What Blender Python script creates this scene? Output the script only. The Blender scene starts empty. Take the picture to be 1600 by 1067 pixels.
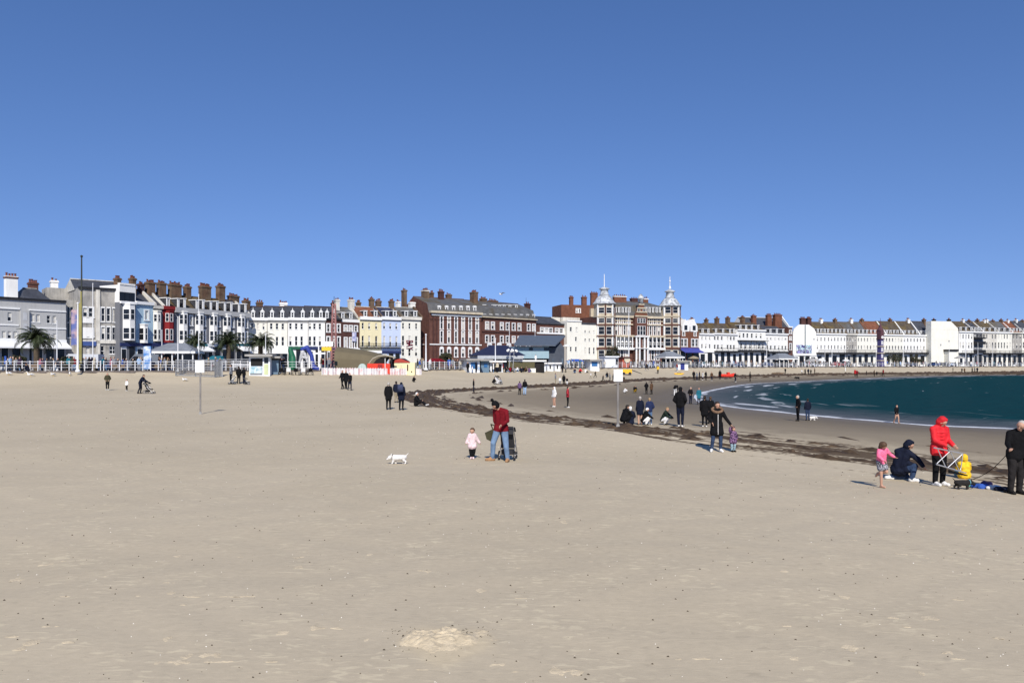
import bpy, bmesh, math, random
import numpy as np
from mathutils import Vector, Matrix
from math import radians as R, sin, cos, pi, atan2, sqrt, hypot
random.seed(7); np.random.seed(7)
S = bpy.context.scene
C = S.collection
# ------------------------------------------------------------ camera, sky, sun, exposure
EYE, F, CX, HY = 2.7, 1155.0, 800.0, 568.0
cam_d = bpy.data.cameras.new('camera'); cam = bpy.data.objects.new('camera', cam_d); C.objects.link(cam)
cam.location = (0, 0, EYE); cam.rotation_euler = (R(90), 0, 0)
cam_d.sensor_width = 36; cam_d.lens = 36*F/1600; cam_d.shift_y = (HY-533.5)/1600
cam_d.clip_start = .1; cam_d.clip_end = 9000
S.camera = cam
SUN_EL, SUN_AZ = 39.0, 3.0          # elevation; degrees the light drifts towards -X as it runs to +Y
w = bpy.data.worlds.new('World'); S.world = w; w.use_nodes = True
nt = w.node_tree; bg = nt.nodes['Background']
sky = nt.nodes.new('ShaderNodeTexSky'); sky.sky_type = 'NISHITA'; sky.sun_disc = False
sky.sun_elevation = R(SUN_EL); sky.sun_rotation = R(180-SUN_AZ)
sky.air_density = 1.0; sky.dust_density = 0.0; sky.ozone_density = 2.2; sky.altitude = 0
hs = nt.nodes.new('ShaderNodeHueSaturation'); hs.inputs['Saturation'].default_value = 1.2
nt.links.new(sky.outputs[0], hs.inputs['Color'])
tn = nt.nodes.new('ShaderNodeVectorMath'); tn.operation = 'MULTIPLY'; tn.inputs[1].default_value = (1.08, .955, 1.12)
nt.links.new(hs.outputs[0], tn.inputs[0]); nt.links.new(tn.outputs[0], bg.inputs['Color'])
# the sky darkens slowly towards the horizon: the look-up is flattened a little so that the low sky stays blue
tc_ = nt.nodes.new('ShaderNodeTexCoord'); mv = nt.nodes.new('ShaderNodeVectorMath'); mv.operation = 'MULTIPLY_ADD'
mv.inputs[1].default_value = (1, 1, .86); mv.inputs[2].default_value = (0, 0, .15)
nt.links.new(tc_.outputs['Generated'], mv.inputs[0]); nt.links.new(mv.outputs[0], sky.inputs['Vector'])
bg.inputs['Strength'].default_value = 0.12
sd = bpy.data.lights.new('sun', 'SUN'); sd.energy = 5.0; sd.angle = R(.5); sd.color = (1, .94, .85)
so = bpy.data.objects.new('sun', sd); C.objects.link(so)
ld = Vector((-sin(R(SUN_AZ))*cos(R(SUN_EL)), cos(R(SUN_AZ))*cos(R(SUN_EL)), -sin(R(SUN_EL))))
so.rotation_euler = ld.to_track_quat('-Z', 'Y').to_euler()
S.view_settings.view_transform = 'Standard'; S.view_settings.look = 'None'
S.view_settings.exposure = 0.0; S.view_settings.gamma = 1; S.view_settings.use_curve_mapping = False
S.render.engine = 'CYCLES'; S.cycles.max_bounces = 6; S.cycles.use_denoising = True

# ------------------------------------------------------------ helpers
def tag(o, label=None, cat=None, group=None, kind=None):
    if label: o['label'] = label
    if cat: o['category'] = cat
    if group: o['group'] = group
    if kind: o['kind'] = kind
    return o
def empty(name, loc, rz=0, label=None, cat=None, group=None):
    o = bpy.data.objects.new(name, None); C.objects.link(o); o.empty_display_size = .3
    o.location = loc; o.rotation_euler = (0, 0, rz); return tag(o, label, cat, group)
def link(name, me, parent=None, loc=(0,0,0), rz=0, rot=None, scale=None):
    o = bpy.data.objects.new(name, me); C.objects.link(o); o.parent = parent
    o.location = loc; o.rotation_euler = rot if rot else (0, 0, rz)
    if scale: o.scale = scale if hasattr(scale, '__len__') else (scale,)*3
    return o
def copy_tree(o, parent=None):
    c = o.copy(); C.objects.link(c); c.parent = parent
    for ch in list(o.children): copy_tree(ch, c)
    return c
class MB:
    def __init__(s): s.v = []; s.f = []; s.m = []
    def add(s, vs, fs, mi=0):
        n = len(s.v); s.v += [tuple(v) for v in vs]; s.f += [tuple(i+n for i in f) for f in fs]; s.m += [mi]*len(fs)
    def poly(s, pts, mi=0): s.add(pts, [tuple(range(len(pts)))], mi)
    def box(s, x0, y0, z0, x1, y1, z1, mi=0):
        s.add([(x0,y0,z0),(x1,y0,z0),(x1,y1,z0),(x0,y1,z0),(x0,y0,z1),(x1,y0,z1),(x1,y1,z1),(x0,y1,z1)],
              [(0,3,2,1),(4,5,6,7),(0,1,5,4),(1,2,6,5),(2,3,7,6),(3,0,4,7)], mi)
    def prism(s, pts, d, mi=0):
        """polygon pts extruded by vector d"""
        n = len(pts); q = [tuple(Vector(p)+Vector(d)) for p in pts]
        s.add(list(pts)+q, [tuple(range(n))[::-1], tuple(range(n, 2*n))]+[(i, (i+1) % n, n+(i+1) % n, n+i) for i in range(n)], mi)
    def tube(s, a, b, r0, r1=None, n=6, mi=0, caps=True):
        r1 = r0 if r1 is None else r1
        a = Vector(a); b = Vector(b); d = (b-a); 
        if d.length < 1e-6: return
        d.normalize(); u = d.orthogonal().normalized(); w_ = d.cross(u); vs = []
        for p, r in ((a, r0), (b, r1)):
            for k in range(n): vs.append(p+(u*cos(2*pi*k/n)+w_*sin(2*pi*k/n))*r)
        fs = [(k, (k+1) % n, n+(k+1) % n, n+k) for k in range(n)]
        if caps: fs += [tuple(range(n))[::-1], tuple(range(n, 2*n))]
        s.add(vs, fs, mi)
    def path(s, pts, r, n=6, mi=0):
        for i in range(len(pts)-1): s.tube(pts[i], pts[i+1], r, r, n, mi)
    def lathe(s, prof, c=(0,0,0), n=12, mi=0, a0=0):
        vs = []
        for r, z in prof:
            for k in range(n): vs.append((c[0]+r*cos(a0+2*pi*k/n), c[1]+r*sin(a0+2*pi*k/n), c[2]+z))
        fs = []
        for j in range(len(prof)-1):
            for k in range(n): fs.append((j*n+k, j*n+(k+1) % n, (j+1)*n+(k+1) % n, (j+1)*n+k))
        fs += [tuple(range(n))[::-1], tuple(range((len(prof)-1)*n, len(prof)*n))]
        s.add(vs, fs, mi)
    def mesh(s, name, mats, smooth=False):
        me = bpy.data.meshes.new(name); me.from_pydata(s.v, [], s.f)
        if not isinstance(mats, (list, tuple)): mats = [mats]
        for m in mats: me.materials.append(m)
        if len(mats) > 1: me.polygons.foreach_set('material_index', s.m)
        if smooth: me.polygons.foreach_set('use_smooth', [True]*len(s.f))
        me.update(); return me
    def build(s, name, mats, parent=None, loc=(0,0,0), rz=0, smooth=False):
        return link(name, s.mesh(name, mats, smooth), parent, loc, rz)

_M = {}
def M(name, col=None, rough=.85, var=.12, scale=1.5, bump=0.0, bscale=30, metal=0, stain=0, spec=.3, col2=None, s2=.4):
    """procedural material: base colour broken up by noise, grime streaks, optional second colour in blotches, bump"""
    if name in _M: return _M[name]
    m = bpy.data.materials.new(name); m.use_nodes = True; t = m.node_tree; N = t.nodes; L = t.links
    b = N['Principled BSDF']; b.inputs['Roughness'].default_value = rough; b.inputs['Metallic'].default_value = metal
    b.inputs['Specular IOR Level'].default_value = spec
    tc = N.new('ShaderNodeTexCoord')
    nz = N.new('ShaderNodeTexNoise'); nz.inputs['Scale'].default_value = scale; nz.inputs['Detail'].default_value = 6
    L.new(tc.outputs['Object'], nz.inputs['Vector'])
    mr = N.new('ShaderNodeMapRange'); mr.inputs[1].default_value = .3; mr.inputs[2].default_value = .7
    mr.inputs[3].default_value = 1-var; mr.inputs[4].default_value = 1+var; L.new(nz.outputs[0], mr.inputs[0])
    base = N.new('ShaderNodeRGB'); base.outputs[0].default_value = (*col, 1); cur = base.outputs[0]
    if col2:
        n2 = N.new('ShaderNodeTexNoise'); n2.inputs['Scale'].default_value = s2; n2.inputs['Detail'].default_value = 5
        L.new(tc.outputs['Object'], n2.inputs['Vector'])
        r2 = N.new('ShaderNodeMapRange'); r2.inputs[1].default_value = .45; r2.inputs[2].default_value = .6; L.new(n2.outputs[0], r2.inputs[0])
        mx = N.new('ShaderNodeMix'); mx.data_type = 'RGBA'; L.new(r2.outputs[0], mx.inputs[0]); L.new(cur, mx.inputs[6]); mx.inputs[7].default_value = (*col2, 1); cur = mx.outputs[2]
    if stain:
        mp = N.new('ShaderNodeMapping'); mp.inputs['Scale'].default_value = (2.2, 2.2, .18); L.new(tc.outputs['Object'], mp.inputs[0])
        n3 = N.new('ShaderNodeTexNoise'); n3.inputs['Scale'].default_value = 1.3; n3.inputs['Detail'].default_value = 7; L.new(mp.outputs[0], n3.inputs['Vector'])
        r3 = N.new('ShaderNodeMapRange'); r3.inputs[1].default_value = .5; r3.inputs[2].default_value = .72; r3.inputs[3].default_value = 1; r3.inputs[4].default_value = 1-stain; L.new(n3.outputs[0], r3.inputs[0])
        mm = N.new('ShaderNodeMath'); mm.operation = 'MULTIPLY'; L.new(mr.outputs[0], mm.inputs[0]); L.new(r3.outputs[0], mm.inputs[1]); fac = mm.outputs[0]
    else: fac = mr.outputs[0]
    vm = N.new('ShaderNodeVectorMath'); vm.operation = 'SCALE'; L.new(cur, vm.inputs[0]); L.new(fac, vm.inputs['Scale']); L.new(vm.outputs[0], b.inputs['Base Color'])
    if bump:
        nb = N.new('ShaderNodeTexNoise'); nb.inputs['Scale'].default_value = bscale; nb.inputs['Detail'].default_value = 4; L.new(tc.outputs['Object'], nb.inputs['Vector'])
        bn = N.new('ShaderNodeBump'); bn.inputs['Strength'].default_value = bump; bn.inputs['Distance'].default_value = .05
        L.new(nb.outputs[0], bn.inputs['Height']); L.new(bn.outputs[0], b.inputs['Normal'])
    _M[name] = m; return m

# ------------------------------------------------------------ map of the bay (metres; measured from the photograph)
def XY(px, Y): return ((px-CX)/F*Y, Y)
WATER = [(220,-200),(60,-90),(40,-40),(33,0),(30,15)]+[XY(p, Y) for p, Y in ((1600,37),(1450,39.3),(1300,45.1),(1225,49.5),(1150,55.2),(1094,62.5),(1085,77.8),(1120,96.5),(1169,119),(1225,131),(1300,149),(1400,177),(1500,200),(1600,218))]+[(190,240),(260,290),(400,380),(900,600),(2600,900)]
STRAND = [(50,-200),(28,-40),(18,0),(15.5,10)]+[XY(p, Y) for p, Y in ((1600,19.9),(1350,23.6),(1100,27.5),(960,31.5),(800,38),(700,45.9),(655,54.7),(645,66),(690,74),(800,84),(900,98),(1000,122),(1100,142),(1200,164),(1300,182),(1450,203),(1600,226))]+[(190,252),(260,300),(400,395),(900,615),(2600,915)]
RAIL = [(-260,70),(-110,80)]+[XY(p, Y) for p, Y in ((0,86),(200,88.5),(400,93),(500,97),(560,101),(620,106),(700,115),(800,130),(900,148),(1100,176),(1300,204),(1450,222),(1600,240))]+[(190,258),(260,310),(400,405),(900,630),(2600,930)]
def densify(P, step):
    """Catmull-Rom through the points"""
    out = []
    P = [Vector((p[0], p[1], 0)) for p in P]
    for i in range(len(P)-1):
        p0 = P[max(i-1, 0)]; p1 = P[i]; p2 = P[i+1]; p3 = P[min(i+2, len(P)-1)]
        n = max(1, int((p2-p1).length/step))
        n = min(n, 60)
        for k in range(n):
            t = k/n
            q = .5*((2*p1)+(p2-p0)*t+(2*p0-5*p1+4*p2-p3)*t*t+(3*p1-p0-3*p2+p3)*t**3)
            out.append((q.x, q.y))
    out.append((P[-1].x, P[-1].y)); return np.array(out)
WATER_L, STRAND_L, RAIL_L = densify(WATER, 4), densify(STRAND, 4), densify(RAIL, 5)
def sdist(pts, L):
    """signed distance (positive right of the line's direction) and arc length of nearest point"""
    pts = np.asarray(pts, float); best = np.full(len(pts), 1e18); sg = np.zeros(len(pts)); arc = np.zeros(len(pts)); s0 = 0
    for i in range(len(L)-1):
        a, b = L[i], L[i+1]; d = b-a; l = np.hypot(*d)
        t = np.clip(((pts-a)@d)/(l*l), 0, 1); q = pts-(a+t[:, None]*d); e = (q**2).sum(1)
        k = e < best-1e-9; best[k] = e[k]; cr = d[0]*q[:, 1]-d[1]*q[:, 0]; sg[k] = np.where(cr[k] < 0, 1, -1); arc[k] = s0+t[k]*l; s0 += l
    return sg*np.sqrt(best), arc
def sstep(t): t = np.clip(t, 0, 1); return t*t*(3-2*t)
Z_WATER, Z_PROM = -0.6, 1.73
MOUND = XY(695, 1155*2.7/(1003-568))
def heights(x, y):
    x = np.atleast_1d(np.asarray(x, float)); y = np.atleast_1d(np.asarray(y, float)); p = np.stack([x, y], 1)
    dw, _ = sdist(p, WATER_L); ds, arc = sdist(p, STRAND_L); dr, _ = sdist(p, RAIL_L)
    dw = -dw   # positive inland
    # land/sea side of each line: all run with the sea on the right
    t = np.where(ds > 0, np.clip(dw/(np.abs(dw)+np.abs(ds)+1e-6), 0, 1), 1.0)
    zs = -.38*sstep((31-y)/10); z = -0.6+(0.6+zs*np.exp(-(np.maximum(-ds, 0)/8.5)**2))*t**.9
    z = np.where(dw < 0, -0.6+np.maximum(dw*.045, -6), z)
    rise = np.interp(dr, [0, 3, 8, 14, 24], [1.5, 1.15, .45, .1, 0])
    z = np.where(dw > 0, np.minimum(z+rise*np.clip(dw/12, 0, 1), 1.55), z)
    z = np.where(dr < .3, 1.68, z)
    dry = np.clip(np.where(ds < 0, 1, 0)*1.0, 0, 1)*(dr > 1)
    und = .018*np.sin(x*.55+1.3*np.sin(y*.31))*np.sin(y*.72+.8*np.sin(x*.23))+.006*np.sin(x*2.9+2*np.sin(y*1.7))*np.sin(y*3.3+1.5*np.sin(x*1.9))+.02*np.sin(y*.19+.5)*np.sin(x*.13)
    z = z+und*(dry*np.clip(-ds/3, 0, 1)+.25)*(dr > .3)*np.clip(np.hypot(x, y)/6, .3, 1)
    mx, my = MOUND
    q = np.hypot((x-mx)/.42, (y-my)/.45); z = z+.02*np.exp(-q**2*1.3)
    return z, dw, ds, dr, arc
def gz(x, y):
    return float(heights(x, y)[0][0])
def on_ground(px, py):
    """the ground point seen at a pixel of the photograph"""
    lo, hi = 3.0, 330.0
    Ys = np.concatenate([np.linspace(3, 60, 400), np.linspace(60.2, 330, 700)])
    zz = heights((px-CX)/F*Ys, Ys)[0]; ray = EYE-(py-HY)/F*Ys
    k = np.where(zz >= ray)[0]
    Y = Ys[k[0]] if len(k) else 300.
    return Vector(((px-CX)/F*Y, Y, gz((px-CX)/F*Y, Y)))
_rx = RAIL_L[:, 0]/np.maximum(RAIL_L[:, 1], 1)
def rail_at(px, back=0):
    """point on the promenade edge seen at px, moved back from the beach"""
    r = (px-CX)/F; k = [i for i in range(len(RAIL_L)-1) if (_rx[i]-r)*(_rx[i+1]-r) <= 0 and RAIL_L[i, 1] > 60]
    i = k[0]; t = (r-_rx[i])/(_rx[i+1]-_rx[i]+1e-9); p = RAIL_L[i]*(1-t)+RAIL_L[i+1]*t; Y = p[1]+back
    return Vector((r*Y, Y, Z_PROM))
def rail_dir(px):
    a = rail_at(px-6); b = rail_at(px+6); return atan2(b.y-a.y, b.x-a.x)
# ------------------------------------------------------------ ground, sea, promenade
def nodes_of(m): m.use_nodes = True; return m.node_tree.nodes, m.node_tree.links
def sand_material():
    m = bpy.data.materials.new('sand'); N, L = nodes_of(m); b = N['Principled BSDF']; b.inputs['Specular IOR Level'].default_value = .15
    def nd(t, **k):
        n = N.new(t)
        for a, v in k.items(): setattr(n, a, v)
        return n
    def attr(n): a = nd('ShaderNodeAttribute'); a.attribute_name = n; return a.outputs['Fac']
    def noise(vec, sc, det=5, dist=0):
        n = nd('ShaderNodeTexNoise'); n.inputs['Scale'].default_value = sc; n.inputs['Detail'].default_value = det; n.inputs['Distortion'].default_value = dist; L.new(vec, n.inputs['Vector']); return n.outputs[0]
    def rng(x, a, b_, c, d):
        n = nd('ShaderNodeMapRange'); L.new(x, n.inputs[0])
        for i, v in zip((1, 2, 3, 4), (a, b_, c, d)): n.inputs[i].default_value = v
        return n.outputs[0]
    def math_(op, a, c):
        n = nd('ShaderNodeMath', operation=op)
        for i, v in ((0, a), (1, c)):
            if isinstance(v, (int, float)): n.inputs[i].default_value = v
            else: L.new(v, n.inputs[i])
        return n.outputs[0]
    def mix(f, a, c):
        n = nd('ShaderNodeMix', data_type='RGBA')
        if isinstance(f, (int, float)): n.inputs[0].default_value = f
        else: L.new(f, n.inputs[0])
        for i, v in ((6, a), (7, c)):
            if isinstance(v, tuple): n.inputs[i].default_value = (*v, 1)
            else: L.new(v, n.inputs[i])
        return n.outputs[2]
    pos = nd('ShaderNodeNewGeometry').outputs['Position']
    DRY, DRY2, PALE, DAMP, WET = (.485,.412,.295), (.455,.385,.272), (.57,.49,.34), (.25,.205,.142), (.150,.122,.085)
    big = noise(pos, .12, 5, .5); mid = noise(pos, .9, 6, .6); fine = noise(pos, 9, 6); vf = noise(pos, 120, 3)
    c = mix(rng(big, .38, .62, 0, 1), DRY, DRY2)
    mp = nd('ShaderNodeMapping'); mp.inputs['Scale'].default_value = (1.0, 2.6, 1); L.new(pos, mp.inputs[0])
    sc1 = noise(mp.outputs[0], 4.5, 6, .8)
    c = mix(math_('MULTIPLY', rng(sc1, .56, .63, 0, .8), rng(mid, .44, .56, 0, 1)), c, PALE)      # pale dry crusts
    c = mix(rng(sc1, .38, .26, 0, .35), c, (.30,.255,.185))
    wet = attr('wet'); w2 = math_('ADD', wet, math_('MULTIPLY', math_('SUBTRACT', mid, .5), .25))
    c = mix(rng(w2, .06, .3, 0, 1), c, DAMP); c = mix(rng(w2, .38, .8, 0, 1), c, WET)
    c = mix(attr('mound'), c, (.60,.49,.31))
    # weed stains along the strand line, in streaks that follow it
    uv = nd('ShaderNodeCombineXYZ'); L.new(math_('MULTIPLY', attr('arc'), .20), uv.inputs[0]); L.new(math_('MULTIPLY', attr('ds'), 2.1), uv.inputs[1])
    st = noise(uv.outputs[0], 1.0, 7, .5); s2 = noise(pos, 5, 5)
    band = attr('weed'); k = math_('ADD', math_('MULTIPLY', st, .75), math_('MULTIPLY', s2, .25))
    th = math_('SUBTRACT', k, math_('SUBTRACT', .80, math_('MULTIPLY', band, .395)))
    c = mix(rng(th, 0, .06, 0, .93), c, (.074,.048,.027))
    # small scale tone
    tone = math_('MULTIPLY', rng(fine, .25, .75, .95, 1.05), rng(vf, .2, .8, .93, 1.07))
    vm = nd('ShaderNodeVectorMath', operation='SCALE'); L.new(c, vm.inputs[0]); L.new(tone, vm.inputs['Scale']); L.new(vm.outputs[0], b.inputs['Base Color'])
    L.new(rng(w2, .6, 1.0, .95, .5), b.inputs['Roughness'])
    h = math_('ADD', math_('MULTIPLY', mid, .06), math_('ADD', math_('MULTIPLY', fine, .018), math_('MULTIPLY', vf, .002)))
    h = math_('ADD', h, math_('MULTIPLY', sc1, .03))
    bn = nd('ShaderNodeBump'); bn.inputs['Distance'].default_value = 1.0; L.new(h, bn.inputs['Height']); L.new(rng(wet, .3, .9, .15, .07), bn.inputs['Strength']); L.new(bn.outputs[0], b.inputs['Normal'])
    return m
def grid_mesh(name, X, Y, Z, mat, keep=None):
    nr, nc = X.shape; idx = np.arange(nr*nc).reshape(nr, nc)
    q = np.stack([idx[:-1, :-1], idx[:-1, 1:], idx[1:, 1:], idx[1:, :-1]], -1).reshape(-1, 4)
    if keep is not None: q = q[keep[:-1, :-1].reshape(-1) | keep[1:, 1:].reshape(-1)]
    me = bpy.data.meshes.new(name); me.vertices.add(nr*nc); me.vertices.foreach_set('co', np.stack([X, Y, Z], -1).reshape(-1))
    me.loops.add(q.size); me.loops.foreach_set('vertex_index', q.reshape(-1)); me.polygons.add(len(q))
    me.polygons.foreach_set('loop_start', np.arange(0, q.size, 4)); me.polygons.foreach_set('use_smooth', np.ones(len(q), bool)); me.update(calc_edges=True); me.validate(); me.materials.append(mat); return me
def set_attr(me, name, a):
    at = me.attributes.new(name, 'FLOAT', 'POINT'); at.data.foreach_set('value', np.asarray(a, np.float32).reshape(-1))
ang = np.concatenate([np.linspace(-180, -50, 40)[:-1], np.linspace(-50, 50, 560), np.linspace(50, 180, 40)[1:]])
rad = np.concatenate([[.2, 1, 2, 3, 4], np.geomspace(5, 330, 430), np.geomspace(345, 3500, 24)])
A, RR = np.meshgrid(np.radians(ang), rad)
GX, GY = RR*np.sin(A), RR*np.cos(A)
gzv, gdw, gds, gdr, garc = heights(GX.ravel(), GY.ravel())
me = grid_mesh('beach', GX, GY, gzv.reshape(GX.shape), sand_material())
tt = np.where(gds > 0, 1-np.clip(gdw/(np.abs(gdw)+np.abs(gds)+1e-6), 0, 1), 0)
set_attr(me, 'wet', tt); set_attr(me, 'arc', garc); set_attr(me, 'ds', gds)
near = np.interp(garc, [0, 200, 300, 330], [1, 1, 1, .8])
wid = 3.3
band = np.exp(-((gds-.6)/wid)**2)*1.0+.75*np.exp(-((gds-5)/1.3)**2)*.35
band = band*(gdr > 3)
set_attr(me, 'weed', band)
qq = np.hypot((GX.ravel()-MOUND[0])/.5, (GY.ravel()-MOUND[1])/.5)
ww = .5*np.sin(GX.ravel()*9+1)*np.sin(GY.ravel()*4)
set_attr(me, 'mound', sstep((1.1-qq+ww*.4)/.5)*.35)
beach = link('beach_sand', me); tag(beach, kind='structure')

def water_material():
    m = bpy.data.materials.new('sea_water'); N, L = nodes_of(m); b = N['Principled BSDF']
    def A_(n): a = N.new('ShaderNodeAttribute'); a.attribute_name = n; return a.outputs['Fac']
    def rng(x, a, b_, c, d):
        n = N.new('ShaderNodeMapRange'); L.new(x, n.inputs[0])
        for i, v in zip((1, 2, 3, 4), (a, b_, c, d)): n.inputs[i].default_value = v
        return n.outputs[0]
    def mth(op, a, c):
        n = N.new('ShaderNodeMath'); n.operation = op
        for i, v in ((0, a), (1, c)):
            if isinstance(v, (int, float)): n.inputs[i].default_value = v
            else: L.new(v, n.inputs[i])
        return n.outputs[0]
    pos = N.new('ShaderNodeNewGeometry').outputs['Position']
    cb = N.new('ShaderNodeCombineXYZ'); L.new(mth('MULTIPLY', A_('warc'), .10), cb.inputs[0]); L.new(mth('MULTIPLY', A_('off'), .55), cb.inputs[1])
    st = N.new('ShaderNodeTexNoise'); st.inputs['Scale'].default_value = 1.0; st.inputs['Detail'].default_value = 7; st.inputs['Distortion'].default_value = .4; L.new(cb.outputs[0], st.inputs['Vector'])
    ns = N.new('ShaderNodeTexNoise'); ns.inputs['Scale'].default_value = .5; ns.inputs['Detail'].default_value = 8; L.new(pos, ns.inputs['Vector'])
    off = A_('off')
    mx = N.new('ShaderNodeMix'); mx.data_type = 'RGBA'; L.new(rng(mth('ADD', off, mth('MULTIPLY', ns.outputs[0], 5)), 3, 11, 0, 1), mx.inputs[0])
    mx.inputs[6].default_value = (.10,.11,.125,1); mx.inputs[7].default_value = (.005,.040,.048,1)  # near-shore bluish grey: the sky's reflection is put into the base colour
    # foam: a solid lip at the edge, broken bands further out, a few whitecaps
    lip = rng(mth('SUBTRACT', off, mth('MULTIPLY', mth('SUBTRACT', ns.outputs[0], .3), 1.6)), .05, .5, 1, 0)
    bands = mth('MULTIPLY', rng(st.outputs[0], .585, .64, 0, 1), rng(off, 13, 4, 0, .6))
    caps = mth('MULTIPLY', rng(st.outputs[0], .70, .73, 0, 1), .5)
    foam = mth('MAXIMUM', mth('MAXIMUM', mth('MULTIPLY', lip, .8), bands), caps)
    m2 = N.new('ShaderNodeMix'); m2.data_type = 'RGBA'; L.new(foam, m2.inputs[0]); L.new(mx.outputs[2], m2.inputs[6]); m2.inputs[7].default_value = (.75,.78,.82,1)
    L.new(m2.outputs[2], b.inputs['Base Color']); L.new(rng(foam, 0, 1, .28, .8), b.inputs['Roughness']); b.inputs['Specular IOR Level'].default_value = 0
    mp = N.new('ShaderNodeMapping'); mp.inputs['Scale'].default_value = (.5, 1.0, 1); L.new(pos, mp.inputs[0])
    n4 = N.new('ShaderNodeTexNoise'); n4.inputs['Scale'].default_value = .9; n4.inputs['Detail'].default_value = 8; n4.inputs['Roughness'].default_value = .62; L.new(mp.outputs[0], n4.inputs['Vector'])
    bn = N.new('ShaderNodeBump'); bn.inputs['Strength'].default_value = 1; bn.inputs['Distance'].default_value = .5; L.new(n4.outputs[0], bn.inputs['Height']); L.new(bn.outputs[0], b.inputs['Normal'])
    gl = N.new('ShaderNodeBsdfGlossy'); gl.inputs['Roughness'].default_value = .22; L.new(bn.outputs[0], gl.inputs['Normal']); ms = N.new('ShaderNodeMixShader'); ms.inputs[0].default_value = .035
    L.new(b.outputs[0], ms.inputs[1]); L.new(gl.outputs[0], ms.inputs[2]); L.new(ms.outputs[0], N['Material Output'].inputs['Surface'])
    return m
wa = np.concatenate([np.linspace(8, 50, 330), np.linspace(50.5, 150, 40)])
wr = np.concatenate([np.geomspace(25, 320, 420), np.geomspace(335, 6000, 40)])
A, RR = np.meshgrid(np.radians(wa), wr); WX, WY = RR*np.sin(A), RR*np.cos(A)
P = np.stack([WX.ravel(), WY.ravel()], 1); wd, warc = sdist(P, WATER_L)   # positive seaward
wz = Z_WATER+.015*np.sin(wd*.9+.6*np.sin(warc*.11))*np.clip(wd/4, 0, 1)+.10*np.exp(-((wd-5.5-1.2*np.sin(warc*.09))/.5)**2)*(np.sin(warc*.21+1)>.1)+.08*np.exp(-((wd-9-1.5*np.sin(warc*.07+2))/.6)**2)*(np.sin(warc*.16)>.3)+.03*np.sin(P[:,0]*.8+P[:,1]*.5)*np.sin(P[:,1]*.9-P[:,0]*.3)*np.clip(wd/10, 0, 1)
me = grid_mesh('sea', WX, WY, wz.reshape(WX.shape), water_material(), keep=(wd.reshape(WX.shape) > -1.5))
set_attr(me, 'off', wd); set_attr(me, 'warc', warc); tag(link('sea', me), kind='structure')

def strip(name, a, b, z, mat, L=None, n0=0, n1=None):
    """sheet that follows the promenade edge between two offsets inland"""
    L = RAIL_L if L is None else L; L = L[n0:n1]; mb = MB(); pa, pb = [], []
    for i in range(len(L)):
        d = L[min(i+1, len(L)-1)]-L[max(i-1, 0)]; d = d/np.hypot(*d); n = np.array([-d[1], d[0]])
        pa.append(L[i]+n*a); pb.append(L[i]+n*b)
    for i in range(len(L)-1):
        mb.poly([(*pa[i], z), (*pa[i+1], z), (*pb[i+1], z), (*pb[i], z)][::1])
    return mb.build(name, mat)
m_pave = M('promenade_paving', (.20,.175,.155), var=.2, scale=.6, bump=.1)
m_asph = M('asphalt', (.055,.055,.058), var=.2, scale=.8, bump=.1)
m_town = M('town_ground', (.20,.19,.17), var=.2, scale=.05)
iN = int(np.argmax(RAIL_L[:, 0] > 300))
tag(strip('promenade', .2, 16, Z_PROM, m_pave, n1=iN), kind='structure')
tag(strip('road', 16, 27, Z_PROM-.03, m_asph, n1=iN), kind='structure')
tag(strip('pavement', 27.1, 60, Z_PROM+.01, m_pave, n1=iN), kind='structure')
mb = MB(); L_ = RAIL_L[:iN]
for i in range(len(L_)-1):
    a, b = L_[i], L_[i+1]; d = (b-a)/np.hypot(*(b-a)); n = np.array([-d[1], d[0]])
    p = [a, b, b+n*.35, a+n*.35]
    mb.prism([(q[0], q[1], .6) for q in p], (0, 0, Z_PROM+.12-.6))
mb.build('sea_wall', M('sea_wall', (.13,.11,.10), var=.3, scale=.7, stain=.4))
o = bpy.data.objects['sea_wall']; tag(o, kind='structure')
# kerb
mb = MB()
for i in range(len(L_)-1):
    a, b = L_[i], L_[i+1]; d = (b-a)/np.hypot(*(b-a)); n = np.array([-d[1], d[0]])
    a = a+n*27; b = b+n*27
    mb.prism([(*a, Z_PROM-.02), (*b, Z_PROM-.02), (*(b+n*.12), Z_PROM-.02), (*(a+n*.12), Z_PROM-.02)], (0, 0, .13))
tag(mb.build('kerb', M('kerb', (.4,.39,.37))), kind='structure')
# low hill behind the far terraces
mb = MB(); nx, ny = 60, 10
hx = np.linspace(350, 2600, nx); 
m_hill = M('hill', (.10,.11,.07), var=.35, scale=.02, col2=(.17,.14,.08), s2=.01)
for i in range(nx):
    for j in range(ny):
        e = sin(pi*j/(ny-1)); f = sstep((hx[i]-350)/500)
        mb.v.append((hx[i], 1150+j*90, -3+float(f)*e*(78+7*sin(hx[i]*.008)+4*sin(hx[i]*.031))))
for i in range(nx-1):
    for j in range(ny-1):
        mb.f.append((i*ny+j, (i+1)*ny+j, (i+1)*ny+j+1, i*ny+j+1)); mb.m.append(0)
tag(mb.build('hills', m_hill, smooth=True), kind='structure')

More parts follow.
